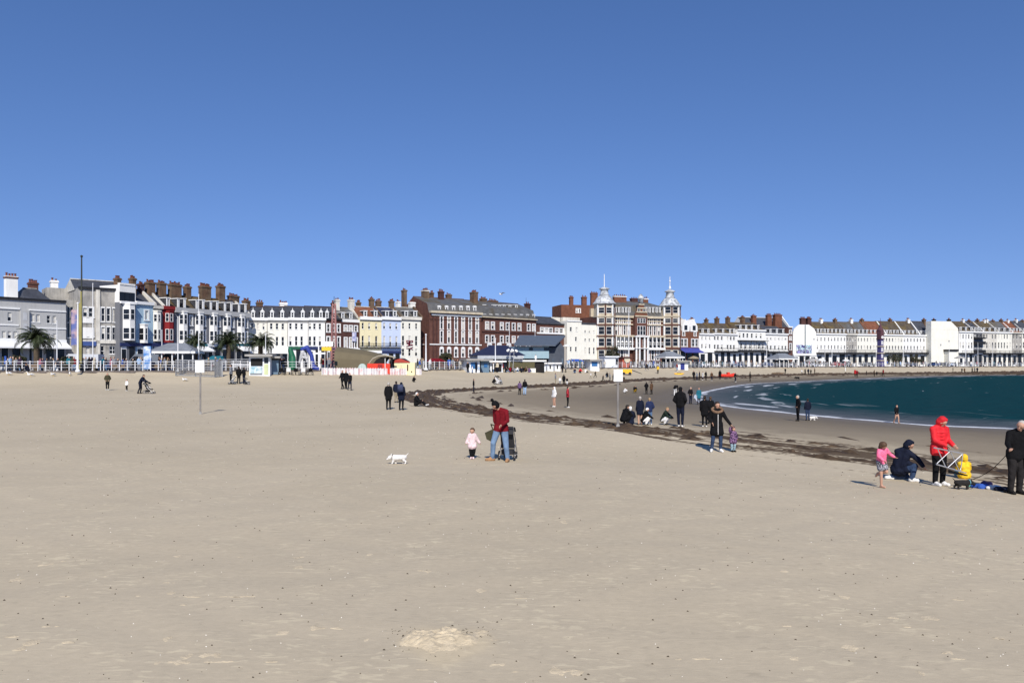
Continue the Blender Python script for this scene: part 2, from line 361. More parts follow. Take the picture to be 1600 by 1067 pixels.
# weed clumps on the strand line
rng_ = np.random.default_rng(3); mb = MB()
s_arc = np.concatenate([[0], np.cumsum(np.hypot(*np.diff(STRAND_L, axis=0).T))])
cand = []
for _ in range(15000):
    k = rng_.integers(6, len(STRAND_L)-1); p = STRAND_L[k]+(STRAND_L[min(k+1, len(STRAND_L)-1)]-STRAND_L[k])*rng_.random()
    if p[1] < 5 or p[1] > 240 or p[0] > 200 : continue
    d = STRAND_L[k]-STRAND_L[k-1]; d = d/np.hypot(*d); n = np.array([d[1], -d[0]])
    o_ = rng_.choice([-.5, .9, 2.0, 4.9], p=[.36, .44, .16, .04])+rng_.normal()*.26
    cand.append((*(p+n*o_), atan2(d[1], d[0])))
cand = np.array(cand); cz = heights(cand[:, 0], cand[:, 1])[0]
for (x, y, a), z in zip(cand, cz):
    s = rng_.uniform(.05, .22)*(1+y/80); l = s*rng_.uniform(1.5, 4.5); a += rng_.normal()*.25
    n = 6; ring = []
    for k in range(n):
        t = 2*pi*k/n; rr = rng_.uniform(.6, 1.15)
        ex, ey = l*cos(t)*rr, s*sin(t)*rr; ring.append((x+ex*cos(a)-ey*sin(a), y+ex*sin(a)+ey*cos(a), z-.02))
    top = (x+rng_.normal()*s*.2, y+rng_.normal()*s*.2, z+s*rng_.uniform(.2, .6))
    mb.add(ring+[top], [(k, (k+1) % n, n) for k in range(n)])
tag(mb.build('seaweed', M('seaweed', (.066,.043,.024), var=.5, scale=3, rough=.7)), 'dark brown seaweed strewn in bands along the tide line', 'seaweed', kind='stuff')
# pebbles, shells and crumbs of weed on the dry sand
def scatter(name, n, mat, smin, smax, zoff, flat, label, cat, seed):
    r = np.random.default_rng(seed); mb = MB(); P = []
    while len(P) < n:
        Y = 5.2+60*r.random()**1.8; X = (r.random()*1.06*1.4-.74)*Y
        P.append((X, Y))
    P = np.array(P); z, dw, ds, dr, _ = heights(P[:, 0], P[:, 1])
    for (x, y), zz, d in zip(P, z, ds):
        if d > 0: continue
        s = r.uniform(smin, smax)*(.7+y/30)
        k = 5; ring = [(x+s*cos(2*pi*i/k+r.random()*.6)*r.uniform(.6, 1.5), y+s*sin(2*pi*i/k)*r.uniform(.5, 1), zz-.004) for i in range(k)]
        mb.add(ring+[(x, y, zz+s*flat)], [(i, (i+1) % k, k) for i in range(k)])
    tag(mb.build(name, mat), label, cat, kind='stuff')
scatter('dark_pebble_scatter', 1500, M('weed_crumb', (.06,.045,.03), var=.4), .006, .02, 0, .7, 'small dark pebbles and weed crumbs scattered over the dry sand', 'pebbles', 1)
scatter('shell_scatter', 900, M('shell', (.78,.74,.66)), .005, .013, 0, .6, 'tiny white shell fragments scattered over the dry sand', 'shells', 2)
r = np.random.default_rng(9); mb = MB()
for k in range(70):      # twigs of weed on the fresh mound
    x = MOUND[0]+r.uniform(-.62, .5); y = MOUND[1]+r.choice([.30, -.2, .1], p=[.6, .2, .2])+r.normal()*.08; z = gz(x, y); a = r.uniform(0, pi); l = r.uniform(.01, .045)*r.random()
    mb.tube((x, y, z), (x+l*cos(a), y+l*sin(a)*.5, z+r.uniform(.0, .012)), .003, .002, 4)
tag(mb.build('weed_twigs', M('weed_crumb')), 'bits of dried weed stuck in the pale heap of fresh sand', 'weed', kind='stuff')

# fresh heap of pale sand and thin dry crusts, real little reliefs lying on the beach
from mathutils import noise as mnoise
def crust(px, py, wpx, hpx, hgt, seed, mb, res=.012):
    q = on_ground(px, py); rx = wpx/2*q.y/F; ya = on_ground(px, py-hpx/2).y; yb = on_ground(px, py+hpx/2).y; ry = max(.02, (ya-yb)/2); nx = min(120, max(8, int(2.6*rx/res))); ny = min(120, max(8, int(2.6*ry/res)))
    xs = np.linspace(q.x-1.3*rx, q.x+1.3*rx, nx); ys = np.linspace(q.y-1.3*ry, q.y+1.3*ry, ny); XX, YY = np.meshgrid(xs, ys); zz = heights(XX.ravel(), YY.ravel())[0].reshape(XX.shape); H_ = np.zeros_like(zz)
    for j in range(ny):
        for i in range(nx):
            x, y = XX[j, i], YY[j, i]; d = hypot((x-q.x)/rx, (y-q.y)/ry); n1 = mnoise.noise(V3(x*5/max(rx, .25)*.5, y*4, seed)); n2 = mnoise.noise(V3(x*22, y*22, seed+9)); n3 = mnoise.noise(V3(x*60, y*60, seed))
            e = 1-d+(.55 if hgt > .02 else 1.3)*n1+(0 if hgt > .02 else .5*n2); H_[j, i] = min(max(e, -.3), .55)*hgt/.55*(1+.35*n2)+hgt*.12*n3 if e > -.3 else -hgt
    n0 = len(mb.v); mb.v += [(XX[j, i], YY[j, i], zz[j, i]+H_[j, i]-.004) for j in range(ny) for i in range(nx)]
    for j in range(ny-1):
        for i in range(nx-1):
            if max(H_[j, i], H_[j+1, i], H_[j, i+1], H_[j+1, i+1]) > 0: mb.f.append((n0+j*nx+i, n0+j*nx+i+1, n0+(j+1)*nx+i+1, n0+(j+1)*nx+i)); mb.m.append(0)
V3 = lambda a, b, c: Vector((a, b, c))
m_heap = M('fresh_sand', (.56,.465,.315), var=.16, scale=9, bump=.3, bscale=60)
mb = MB(); crust(696, 1005, 145, 40, .05, 3.3, mb); tag(mb.build('sand_heap', m_heap, smooth=True), kind='structure')
mb = MB(); rr_ = random.Random(4)
for a in [(320,1027,60,9),(285,1036,40,5),(270,1043,46,5),(345,1036,40,5),(88,982,20,6),(22,999,26,6),(50,1004,24,5),(104,1007,18,7),(36,1020,20,5),(262,1003,22,5),(290,936,120,2.5),(375,934,90,3.5),(268,930,18,5),(438,990,20,7),(526,985,22,5),(425,1040,26,5),(600,1046,30,4),(870,1058,28,8),(805,1052,26,4),(780,1047,44,4),(905,1058,30,9),(1095,1033,70,4),(1060,1046,50,4),(1240,1038,22,6),(1475,1026,26,6),(1320,936,26,6),(1410,985,34,4),(1392,965,18,4),(1230,980,24,4),(1500,820,26,3),(1550,826,22,3),(880,817,14,7),(1330,846,22,3),(1320,819,18,4),(100,880,10,2),(165,900,12,2),(1025,800,16,3),(1110,914,26,3),(920,878,18,3),(580,868,12,3),(1495,940,22,3),(1560,1000,26,4)]+[(rr_.uniform(0,1600), rr_.uniform(850,1060), rr_.uniform(10,30), rr_.uniform(2,4.5)) for _ in range(26)]: crust(*a, .007, rr_.random()*50, mb, .016)
tag(mb.build('sand_crust', m_heap, smooth=True), 'pale dry crusts of sand lying in thin flakes over the near beach', 'sand crust', kind='stuff')
# ------------------------------------------------------------ buildings
def zof(py, Y): return EYE+(HY-py)*Y/F
m_glass = M('window_glass', (.012,.013,.016), rough=.12, var=.2, scale=.6, spec=.4)
m_frame = M('white_paint', (.78,.78,.76), rough=.6, var=.05)
m_blind = M('pale_blind', (.55,.53,.48), var=.15, scale=2)
m_dark = M('dark_interior', (.015,.014,.014), var=.3)
m_slate = M('slate', (.055,.058,.068), rough=.55, var=.25, scale=1.2, stain=.2, bump=.1, bscale=6)
m_slateb = M('slate_mossy', (.078,.062,.045), rough=.9, var=.3, scale=.8, col2=(.105,.075,.03), s2=.35, bump=.2, bscale=6)
m_slateg = M('slate_grey', (.105,.105,.105), rough=.7, var=.25, scale=1, col2=(.10,.085,.06), s2=.3, bump=.1, bscale=6)
m_tile = M('clay_tile', (.17,.065,.035), var=.3, scale=1, bump=.2, bscale=8)
m_brick = M('red_brick', (.120,.053,.040), var=.22, scale=1.2, stain=.2, bump=.1, bscale=25)
m_brickd = M('dark_brick', (.075,.032,.027), var=.22, scale=1.2, stain=.2)
m_bricko = M('orange_brick', (.165,.066,.038), var=.22, scale=1.2, stain=.2)
m_brickb = M('brown_brick', (.14,.095,.06), var=.28, scale=1, stain=.25, col2=(.13,.075,.045), s2=.7)
m_pot = M('clay_pot', (.20,.07,.045), var=.25)
m_white = M('white_render', (.80,.79,.75), var=.05, scale=.5, stain=.08)
m_cream = M('cream_render', (.77,.75,.66), var=.05, scale=.5, stain=.08)
m_yellow = M('yellow_render', (.76,.68,.43), var=.05, scale=.5, stain=.08)
m_blue = M('pale_blue_render', (.55,.63,.80), var=.04, scale=.5, stain=.06)
m_lblue = M('light_blue_render', (.36,.50,.60), var=.05, scale=.5, stain=.1)
m_grey = M('grey_render', (.155,.16,.175), var=.06, scale=.5, stain=.1)
m_lgrey = M('light_grey_render', (.43,.43,.42), var=.05, scale=.4, stain=.1)
m_stone = M('weathered_stone', (.42,.40,.36), var=.2, scale=.5, stain=.45, col2=(.25,.24,.22), s2=.5)
m_stonew = M('pale_stone', (.62,.59,.52), var=.15, scale=.6, stain=.35)
m_red = M('red_render', (.22,.016,.018), var=.1, scale=.8)
m_lead = M('lead_roof', (.52,.54,.55), rough=.5, var=.25, scale=1.6, col2=(.26,.27,.28), s2=1.2)
m_black = M('black_iron', (.02,.02,.022), rough=.5, var=.1)
m_navy = M('navy_paint', (.02,.03,.10), rough=.6, var=.1)
m_gold = M('cream_stone', (.52,.45,.33), var=.15, scale=1, stain=.2)
_W = {}
def window_mesh(w, h, style):
    w = round(w, 1); h = round(h, 1); k = (w, h, style)
    if k in _W: return _W[k], w, h
    mb = MB(); f = .09 if w > .8 else .045; sur = 's' in style; blind = 'b' in style; arch = 'a' in style
    if sur:
        t = .22
        mb.box(-t, -.07, -.12, 0, -.002, h+t, 0); mb.box(w, -.07, -.12, w+t, -.002, h+t, 0); mb.box(0, -.07, h, w, -.002, h+t, 0); mb.box(-t-.05, -.14, -.25, w+t+.05, -.002, -.12, 0)
        if arch: mb.prism([(-t, -.1, h+t)]+[(w/2-(w/2+t)*cos(pi*q/6), -.1, h+t+.45*sin(pi*q/6)) for q in range(1, 6)]+[(w+t, -.1, h+t)], (0, .098, 0), 0)
    else: mb.box(-.06, -.08, -.1, w+.06, -.002, -.002, 0)
    y0, y1 = .10, .16
    mb.box(.002, y0, 0, f, y1, h, 0); mb.box(w-f, y0, 0, w-.002, y1, h, 0); mb.box(f, y0, h-f, w-f, y1, h, 0); mb.box(f, y0, 0, w-f, y1, f, 0)
    mb.box(f, y0+.01, h*.48, w-f, y1, h*.48+.07, 0)
    if w > .9 and 'p' not in style: mb.box(w/2-.03, y0+.015, f, w/2+.03, y1-.005, h-f, 0)
    mb.poly([(f, .15, f), (w-f, .15, f), (w-f, .15, h-f), (f, .15, h-f)], 1)
    if blind: mb.box(f, .135, h*.5 if 'h' in style else f, w-f, .148, h-f, 2)
    _W[k] = mb.mesh('window', [m_frame, m_glass, m_blind]); return _W[k], w, h
_pot = None
def pot_mesh():
    global _pot
    if not _pot: mb = MB(); mb.lathe([(.15, 0), (.17, .1), (.13, .2), (.12, .75), (.16, .8), (.16, .9), (.1, .9)], n=8); _pot = mb.mesh('chimney_pot', m_pot, True)
    return _pot
_dm = {}
def dormer_mesh(w, h, style, mat):
    k = (round(w, 1), round(h, 1), style, mat.name)
    if k in _dm: return _dm[k]
    w, h = k[0], k[1]; mb = MB(); d = 1.9; f = .16
    mb.box(-w/2, 0, 0, -w/2+f, .15, h, 0); mb.box(w/2-f, 0, 0, w/2, .15, h, 0); mb.box(-w/2+f, 0, h-f, w/2-f, .15, h, 0); mb.box(-w/2+f, 0, 0, w/2-f, .15, .12, 0)
    mb.poly([(-w/2+f, .1, .1), (w/2-f, .1, .1), (w/2-f, .1, h-f), (-w/2+f, .1, h-f)], 1); mb.box(-w/2+f, .05, h*.45, w/2-f, .12, h*.45+.06, 0)
    mb.prism([(-w/2+.01, .15, 0), (-w/2+.01, d, h), (-w/2+.01, .15, h)], (w-.02, 0, 0), 2)
    if style == 'gable':
        mb.prism([(-w/2-.15, -.1, h), (w/2+.15, -.1, h), (0, -.1, h+w*.75)], (0, .2, 0), 0)
        mb.prism([(-w/2-.12, .1, h+.01), (w/2+.12, .1, h+.01), (0, .1, h+w*.72)], (0, d+.4, 0), 2)
        mb.box(-.05, -.12, h+w*.7, .05, 0, h+w*1.15, 0)
    elif style == 'arch': mb.prism([(-w/2-.1, -.08, h)]+[(-(w/2+.1)*cos(pi*q/6), -.08, h+.35*sin(pi*q/6)) for q in range(1, 6)]+[(w/2+.1, -.08, h)], (0, d, 0), 0)
    else: mb.box(-w/2-.1, -.1, h, w/2+.1, d, h+.14, 0)
    _dm[k] = mb.mesh('dormer', [m_frame, m_glass, mat]); return _dm[k]
class Bld:
    def __init__(s, name, label, a, b, cat='building', group=None, base=Z_PROM, depth=9.0):
        (s.px0, s.Y0), (s.px1, s.Y1) = a, b
        s.P0 = Vector((*XY(s.px0, s.Y0), 0)); s.P1 = Vector((*XY(s.px1, s.Y1), 0)); d = s.P1-s.P0; s.w = d.length; s.ang = atan2(d.y, d.x); s.base = base; s.depth = depth
        s.E = empty(name, (s.P0.x, s.P0.y, base), s.ang, label, cat, group)
        s.r = random.Random(int(s.px0*7))
    def x(s, px, y=0):
        """local x of the point on the plane y (local depth) seen at px"""
        c, n = cos(s.ang), sin(s.ang); ox, oy = s.P0.x-n*y, s.P0.y+c*y; r = (px-CX)/F
        return (r*oy-ox)/(c-r*n)
    def Yat(s, px, y=0): return s.P0.y+cos(s.ang)*y+sin(s.ang)*s.x(px, y)
    def z(s, py, px=None, y=0):
        px = (s.px0+s.px1)/2 if px is None else px
        return zof(py, s.Yat(px, y))-s.base
    def part(s, mb, name, mats, smooth=False, loc=(0,0,0)): return mb.build(name, mats, s.E, loc, smooth=smooth)
    def wall(s, mat, ytop, rows=(), z0=0, style='', back=None, x0=0, x1=None, y=0, pxw=None, recess=.2, low=None):
        """front wall with real openings; rows = (ytop, ybottom, [px centres], width px, style)"""
        x1 = s.w if x1 is None else x1; H = ytop if ytop < 100 else s.z(ytop, y=y); d = s.depth if back is None else back
        mppx = s.Yat((s.px0+s.px1)/2)/F*hypot(1, 0)/max(.25, abs(cos(s.ang)-(s.px0+s.px1-2*CX)/2/F*sin(s.ang)))
        holes = []
        for (yt, yb, pxs, wp, st) in rows:
            zt, zb = s.z(yt, y=y), s.z(yb, y=y)
            for p in pxs:
                xc = s.x(p, y); ww = wp*mppx
                zt_ = zt; me, w_, h_ = window_mesh(ww, max(.5, zt_-zb), st+('' if s.r.random() > .4 else ('bh' if s.r.random() > .4 else 'b')) )
                xa = min(max(xc-w_/2, x0+.05), x1-w_-.05); holes.append((xa, zb, xa+w_, zb+h_)); link('window', me, s.E, (xa, y, zb))
        xs = sorted({x0, x1} | {h[0] for h in holes} | {h[2] for h in holes}); zs = sorted({z0, H} | {h[1] for h in holes} | {h[3] for h in holes})
        xs = [v for v in xs if x0 <= v <= x1]; zs = [v for v in zs if z0 <= v <= H]
        mb = MB()
        for j in range(len(zs)-1):
            zm = (zs[j]+zs[j+1])/2; run = None
            for i in range(len(xs)-1):
                xm = (xs[i]+xs[i+1])/2; hole = any(h[0] < xm < h[2] and h[1] < zm < h[3] for h in holes)
                if not hole and run is None: run = xs[i]
                if (hole or i == len(xs)-2) and run is not None:
                    e = xs[i] if hole else xs[i+1]; mb.poly([(run, y, zs[j]), (e, y, zs[j]), (e, y, zs[j+1]), (run, y, zs[j+1])]); run = None
        for (a, b, c, e) in holes:
            R_ = recess; mb.poly([(a, y, b), (a, y, e), (a, y+R_, e), (a, y+R_, b)]); mb.poly([(c, y, e), (c, y, b), (c, y+R_, b), (c, y+R_, e)]); mb.poly([(a, y, e), (c, y, e), (c, y+R_, e), (a, y+R_, e)]); mb.poly([(c, y, b), (a, y, b), (a, y+R_, b), (c, y+R_, b)])
            mb.poly([(a, y+R_, b), (c, y+R_, b), (c, y+R_, e), (a, y+R_, e)])
        mb.poly([(x0, y, z0), (x0, y, H), (x0, y+d, H), (x0, y+d, z0)]); mb.poly([(x1, y, H), (x1, y, z0), (x1, y+d, z0), (x1, y+d, H)])
        mb.poly([(x1, y+d, z0), (x0, y+d, z0), (x0, y+d, H), (x1, y+d, H)]); mb.poly([(x0, y, H), (x1, y, H), (x1, y+d, H), (x0, y+d, H)])
        s.H = H; return s.part(mb, 'wall', mat)
    def band(s, yc, hm, out, mat, name='cornice', x0=0, x1=None, zc=None, y=0):
        z = zc if zc is not None else s.z(yc, y=y); x1 = s.w if x1 is None else x1; mb = MB(); mb.box(x0-.0, y-out, z-hm/2, x1, y-.003, z+hm/2); return s.part(mb, name, mat)
    def roof(s, ridge_py, mat, gmat, z0=None, x0=0, x1=None, y0=.35, yr=None, steep=None, hip=0, name='roof', back=None):
        """ridge_py seen at building middle; steep = (height, run) lower mansard slope"""
        x1 = s.w if x1 is None else x1; z0 = s.H if z0 is None else z0; d = s.depth if back is None else back; yr = d/2 if yr is None else yr
        zr = s.z(ridge_py, y=yr); pts = [(y0, z0-.05)]
        if steep: pts.append((y0+steep[1], z0+steep[0]))
        pts += [(yr, zr), (d-.1, z0-.05)]; mb = MB(); n = len(pts)
        def X(i, side): return (x0 if side == 0 else x1)+(hip if side == 0 else -hip)*(1 if i == n-2 else 0)
        for i in range(n-1):
            a, b = pts[i], pts[i+1]; mb.poly([(X(i, 0), *a), (X(i, 1), *a), (X(i+1, 1), *b), (X(i+1, 0), *b)], 0)
        for sd in (0, 1): mb.poly([(X(i, sd), *p) for i, p in enumerate(pts)], 0 if hip else 1)
        mb.box(x0+hip, yr-.12, zr-.04, x1-hip, yr+.12, zr+.1, 1)
        return s.part(mb, name, [mat, gmat])
    def dormers(s, pxs, yb, wpx, hm, style='flat', mat=None, y=.7):
        for p in pxs: link('dormer', dormer_mesh(wpx*s.Yat(p)/F, hm, style, mat or m_slate), s.E, (s.x(p, y), y, s.z(yb, p, y)))
    def chimney(s, px0, px1, ytop, ybase, mat, pots=3, y=4.5, dy=1.1, cap=None):
        if s.ang > .8: dy = min(dy, 1.0)
        xa, xb = s.x(px0, y+dy/2), s.x(px1, y-dy/2); xa, xb = (xa, xb) if xb > xa+.6 else ((xa+xb)/2-.35, (xa+xb)/2+.35); zt, zb = s.z(ytop, px0, y), s.z(ybase, px0, y)-1.5; mb = MB()
        mb.box(xa, y-dy/2, zb, xb, y+dy/2, zt-.35, 0); mb.box(xa-.1, y-dy/2-.1, zt-.35, xb+.1, y+dy/2+.1, zt-.12, 1); mb.box(xa-.03, y-dy/2-.03, zt-.12, xb+.03, y+dy/2+.03, zt, 0)
        c = s.part(mb, 'chimney', [mat, cap or mat])
        for k in range(pots): link('chimney_pot', pot_mesh(), c, (xa+(xb-xa)*(k+.5)/pots, y, zt), scale=(1.15, 1.15, s.r.uniform(.3, .65)))
    def party(s, pxs, ridge_py, mat, yr=None, y0=.3, th=.35):
        yr = s.depth/2 if yr is None else yr; zr = s.z(ridge_py, y=yr)+.35
        for p in pxs:
            x = s.x(p, 1); mb = MB(); mb.prism([(x-th/2, y0, s.H-.2), (x-th/2, y0, s.H+.4), (x-th/2, yr, zr), (x-th/2, s.depth, s.H+.4), (x-th/2, s.depth, s.H-.2)], (th, 0, 0)); s.part(mb, 'party_wall', mat)
    def shop(s, ytop, n, mat, fascia=None, awn=None, x0=.0, x1=None, fr=.25):
        """ground floor: glazed openings between piers under a fascia"""
        x1 = s.w if x1 is None else x1; zt = s.z(ytop); 
        mb = MB(); mb.box(x0, -.28, zt-.1, x1, -.003, zt+.45); s.part(mb, 'fascia', fascia or m_frame)
        st = (x1-x0)/n
        for k in range(n):
            me = MB(); a = x0+k*st+fr; b = x0+(k+1)*st-fr
            me.box(a, -.05, .1, b, -.004, zt-.15, 0); me.box(a+.08, -.06, .6, b-.08, -.051, zt-.6, 1)
            s.part(me, 'shop_window', [m_black if k % 3 else m_frame, m_glass])
        if awn:
            mb = MB(); mb.prism([(x0, -.3, zt), (x0, -2.2, zt-.8), (x0, -2.2, zt-1.0), (x0, -.3, zt-.12)], (x1-x0, 0, 0)); s.part(mb, 'awning', awn)
    def bay(s, pc, wpx, ytop, ybot, rows, mat, out=.9, n=3, wst=''):
        """projecting bay with splayed sides; rows of (yt, yb)"""
        xc = s.x(pc); w = wpx; zt, zb = s.z(ytop), s.z(ybot); q = w*.26
        prof = [(xc-w/2, -.003), (xc-w/2+q, -out), (xc+w/2-q, -out), (xc+w/2, -.003)]
        mb = MB(); mb.prism([(px_, py_, zb) for px_, py_ in prof], (0, 0, zt-zb)); 
        mb.prism([(xc-w/2-.08, -.003, zt), (xc-w/2+q-.05, -out-.12, zt), (xc+w/2-q+.05, -out-.12, zt), (xc+w/2+.08, -.003, zt)], (0, 0, .18))
        b = s.part(mb, 'bay', mat)
        for (yt, yb) in rows:
            z1, z0 = s.z(yt), s.z(yb)
            for i in range(3):
                (ax, ay), (bx, by) = prof[i], prof[i+1]; l = hypot(bx-ax, by-ay); an = atan2(by-ay, bx-ax)
                nw = 2 if i == 1 and l > 1.9 else 1
                for j in range(nw):
                    ww = (l/nw)-(.3 if l > 1.4 else .14); me = bay_pane(ww, z1-z0); t = (j+.5)/nw-ww/2/l
                    link('window', me, b, (ax+(bx-ax)*t+sin(an)*.02, ay+(by-ay)*t-cos(an)*.02, z0), an)
_bp = {}
def bay_pane(w, h):
    k = (round(w, 1), round(h, 1))
    if k not in _bp:
        w, h = max(k[0], .3), k[1]; mb = MB(); f = .08
        mb.box(0, -.03, 0, f, .01, h, 0); mb.box(w-f, -.03, 0, w, .01, h, 0); mb.box(f, -.03, h-f, w-f, .01, h, 0); mb.box(f, -.03, 0, w-f, .01, f, 0); mb.box(f, -.025, h*.5, w-f, .01, h*.5+.06, 0)
        mb.box(f, -.006, f, w-f, .008, h-f, 1); _bp[k] = mb.mesh('window', [m_frame, m_glass])
    return _bp[k]
def seq(a, b, n): return [a+(b-a)*i/(n-1) for i in range(n)] if n > 1 else [(a+b)/2]

# --- far left: pale grey flat-fronted block
B = Bld('seafront_building', 'long pale grey rendered block with awnings behind the palm at the left edge', (-60, 106), (103, 117), depth=12)
B.wall(m_lgrey, 467, [(488, 502, [15], 6, ''), (490, 502, [51, 59.5], 5.5, 'b'), (491, 503, [76, 85], 6, ''), (489, 502, [-40, -28, -10], 6, ''), (518, 529, [6, 15, 24, -40, -25], 6.5, 'b'), (520, 530, [76, 85], 6, 'b'), (520, 530, [-10], 6, '')])
B.band(466.5, .35, .25, m_black); B.band(482, .25, .18, m_frame, 'string_course', x1=B.x(31)); B.band(483, .2, .14, m_frame, 'string_course', x0=B.x(45)); B.band(508, .2, .12, m_frame, 'string_course', x1=B.x(29)); B.band(511, .2, .12, m_frame, 'string_course', x0=B.x(45)); B.band(531, .3, .2, m_black, 'string_course', x1=B.x(29))
mb = MB(); mb.box(B.x(31), -.35, 0, B.x(44.5), -.003, B.z(484)); o = B.part(mb, 'stair_bay', m_lgrey)
for yy in (488, 505, 520): mb = MB(); mb.box(B.x(34.5), -.38, B.z(yy+12), B.x(41), -.353, B.z(yy)); mb.build('window', M('pale_pane', (.45,.46,.47)), o)
B.shop(534, 9, m_lgrey, m_frame, m_frame)
B.chimney(6, 28, 431, 470, m_white, 4, y=6, dy=1.6, cap=m_brick); B.chimney(43, 60, 441, 470, m_brick, 4, y=9)
B.roof(449, m_slate, m_stone, x0=B.x(26, 6), x1=B.x(74, 6), y0=3, yr=7, hip=1.2)
B.chimney(-30, -14, 440, 470, m_brickb, 3, y=9)
# --- weathered stone block
B = Bld('seafront_building', 'weathered grey stone block with tall windows and a slate roof behind the green mast', (103, 117), (187, 122), depth=13)
B.wall(m_stone, 451, [(481, 495, [133, 141.5], 7, 'sp'), (514, 525, [133, 141.5], 7, 'sp'), (481, 501, [161, 169.5, 178], 5.5, 's'), (511, 530, [161, 169.5, 178], 5.5, 's'), (540, 553, [176], 11, ''), (541, 556, [160, 137], 6, '')], x0=B.x(122))
B.wall(m_stone, 470.5, [(481, 528, [107, 112.5], 4, '')], x0=0, x1=B.x(122)-.02, y=.9)
mb = MB(); mb.box(B.x(127), -.12, B.z(529), B.x(146), -.004, B.z(512)); mb.box(B.x(127), -.12, B.z(505), B.x(146), -.004, B.z(496)); 
mb.v and B.part(mb, 'white_panel', m_white)
B.band(450.5, .35, .3, m_black, x0=B.x(122)); B.band(534, .5, .25, m_stonew, 'string_course', x0=B.x(122)); B.band(537, .7, .32, M('blue_fascia', (.05,.09,.25)), 'fascia', x0=B.x(127), x1=B.x(150))
B.part((lambda m: (m.box(B.x(149.5), -.25, 0, B.x(156), -.003, B.z(452)), m)[1])(MB()), 'pilaster', m_stonew)
mb = MB(); mb.box(B.x(73, 8), 8, 0, B.x(122, 8), 13, B.z(450, 90, 8)); B.part(mb, 'rear_block', m_stone)
B.H = B.z(452); B.roof(438, m_slate, m_stonew, x0=B.x(113, 4), x1=B.x(182, 5), y0=2, yr=6)
B.chimney(78, 91, 438, 452, m_white, 2, y=9)
# --- left terrace, seen sharply from the side
LA, LB = (187, 121), (388, 146)
_l0, _l1 = Vector(XY(*LA)), Vector(XY(*LB))
def on_line(px, A, Bp):
    a, b = Vector(XY(*A)), Vector(XY(*Bp)); r = (px-CX)/F; d = b-a; t = (r*a.y-a.x)/(d.x-r*d.y); return (px, a.y+t*d.y)
def LT(px): return on_line(px, LA, LB)
zpar = 12.5
B = Bld('terraced_house', 'tall white ornate gabled house with stacked bays beside the stone block', LT(187), LT(212))
B.wall(m_grey, 473); B.wall(m_white, 446, z0=B.z(473)+.005, back=5); B.band(473, .4, .4, m_frame); B.bay(200, 1.9, 476, 532, [(483, 500), (512, 530)], m_white, 1.1); B.shop(540, 2, m_grey, m_navy)
for p in (190, 196, 202, 208): mb = MB(); x = B.x(p); mb.box(x-.35, -.1, B.z(446), x+.35, .5, B.z(443)); B.part(mb, 'battlement', m_white)
for p in (191, 198, 206): mb = MB(); x = B.x(p); mb.box(x-.5, -.06, B.z(471), x+.5, -.004, B.z(457)); B.part(mb, 'window', m_glass)
B.chimney(201, 213, 434, 450, m_brickb, 4, y=3); B.chimney(178, 189, 434, 452, m_brickb, 3, y=4); B.chimney(216, 224, 443, 452, m_brickd, 2, y=4)
B = Bld('terraced_house', 'narrow light blue house with one tall bay between the white gable and the cream house', LT(212), LT(239))
B.wall(m_lblue, 476, [(485, 499, [229], 5, 's')]); B.band(474, .5, .35, m_frame); B.bay(222, 1.3, 508, 536, [(513, 532)], m_white, 1.0); B.shop(540, 2, m_lblue, m_navy)
B.roof(452, m_slate, m_brickd); B.party([239], 453, m_stonew); B.chimney(226, 243, 440, 462, m_brickb, 5, y=4)
B = Bld('terraced_house', 'narrow cream fronted house immediately left of the dark red house', LT(239), LT(254))
B.wall(m_grey, 481, [(490, 503, [250], 2.6, '')]); B.band(480, .5, .3, m_stonew); B.bay(245, 1.4, 487, 533, [(491, 503), (515, 531)], m_cream, .6); B.shop(540, 1, m_grey, m_navy)
B.roof(456, m_slate, m_brickd); B.chimney(244, 260, 441, 462, m_brickb, 4, y=4); B.party([254], 456, m_stonew)
B = Bld('terraced_house', 'dark red painted house with white bow windows in the left terrace', LT(254), LT(272))
B.wall(m_red, 481); B.band(481, .6, .35, m_red); B.bay(264, 1.6, 487, 535, [(490, 503), (514, 532)], m_red, .6); B.shop(540, 1, m_red, m_navy); B.dormers([263], 481, 5, 1.7)
B.roof(459, m_slate, m_brickd); B.chimney(262, 284, 443, 470, m_brickb, 7, y=4, dy=1.8)
names = ['first', 'second', 'third', 'fourth', 'last']
cols = ['next to the red house', 'above the hipped shelter', 'behind the net cage', 'above the middle palm', 'at the corner by the white terrace']
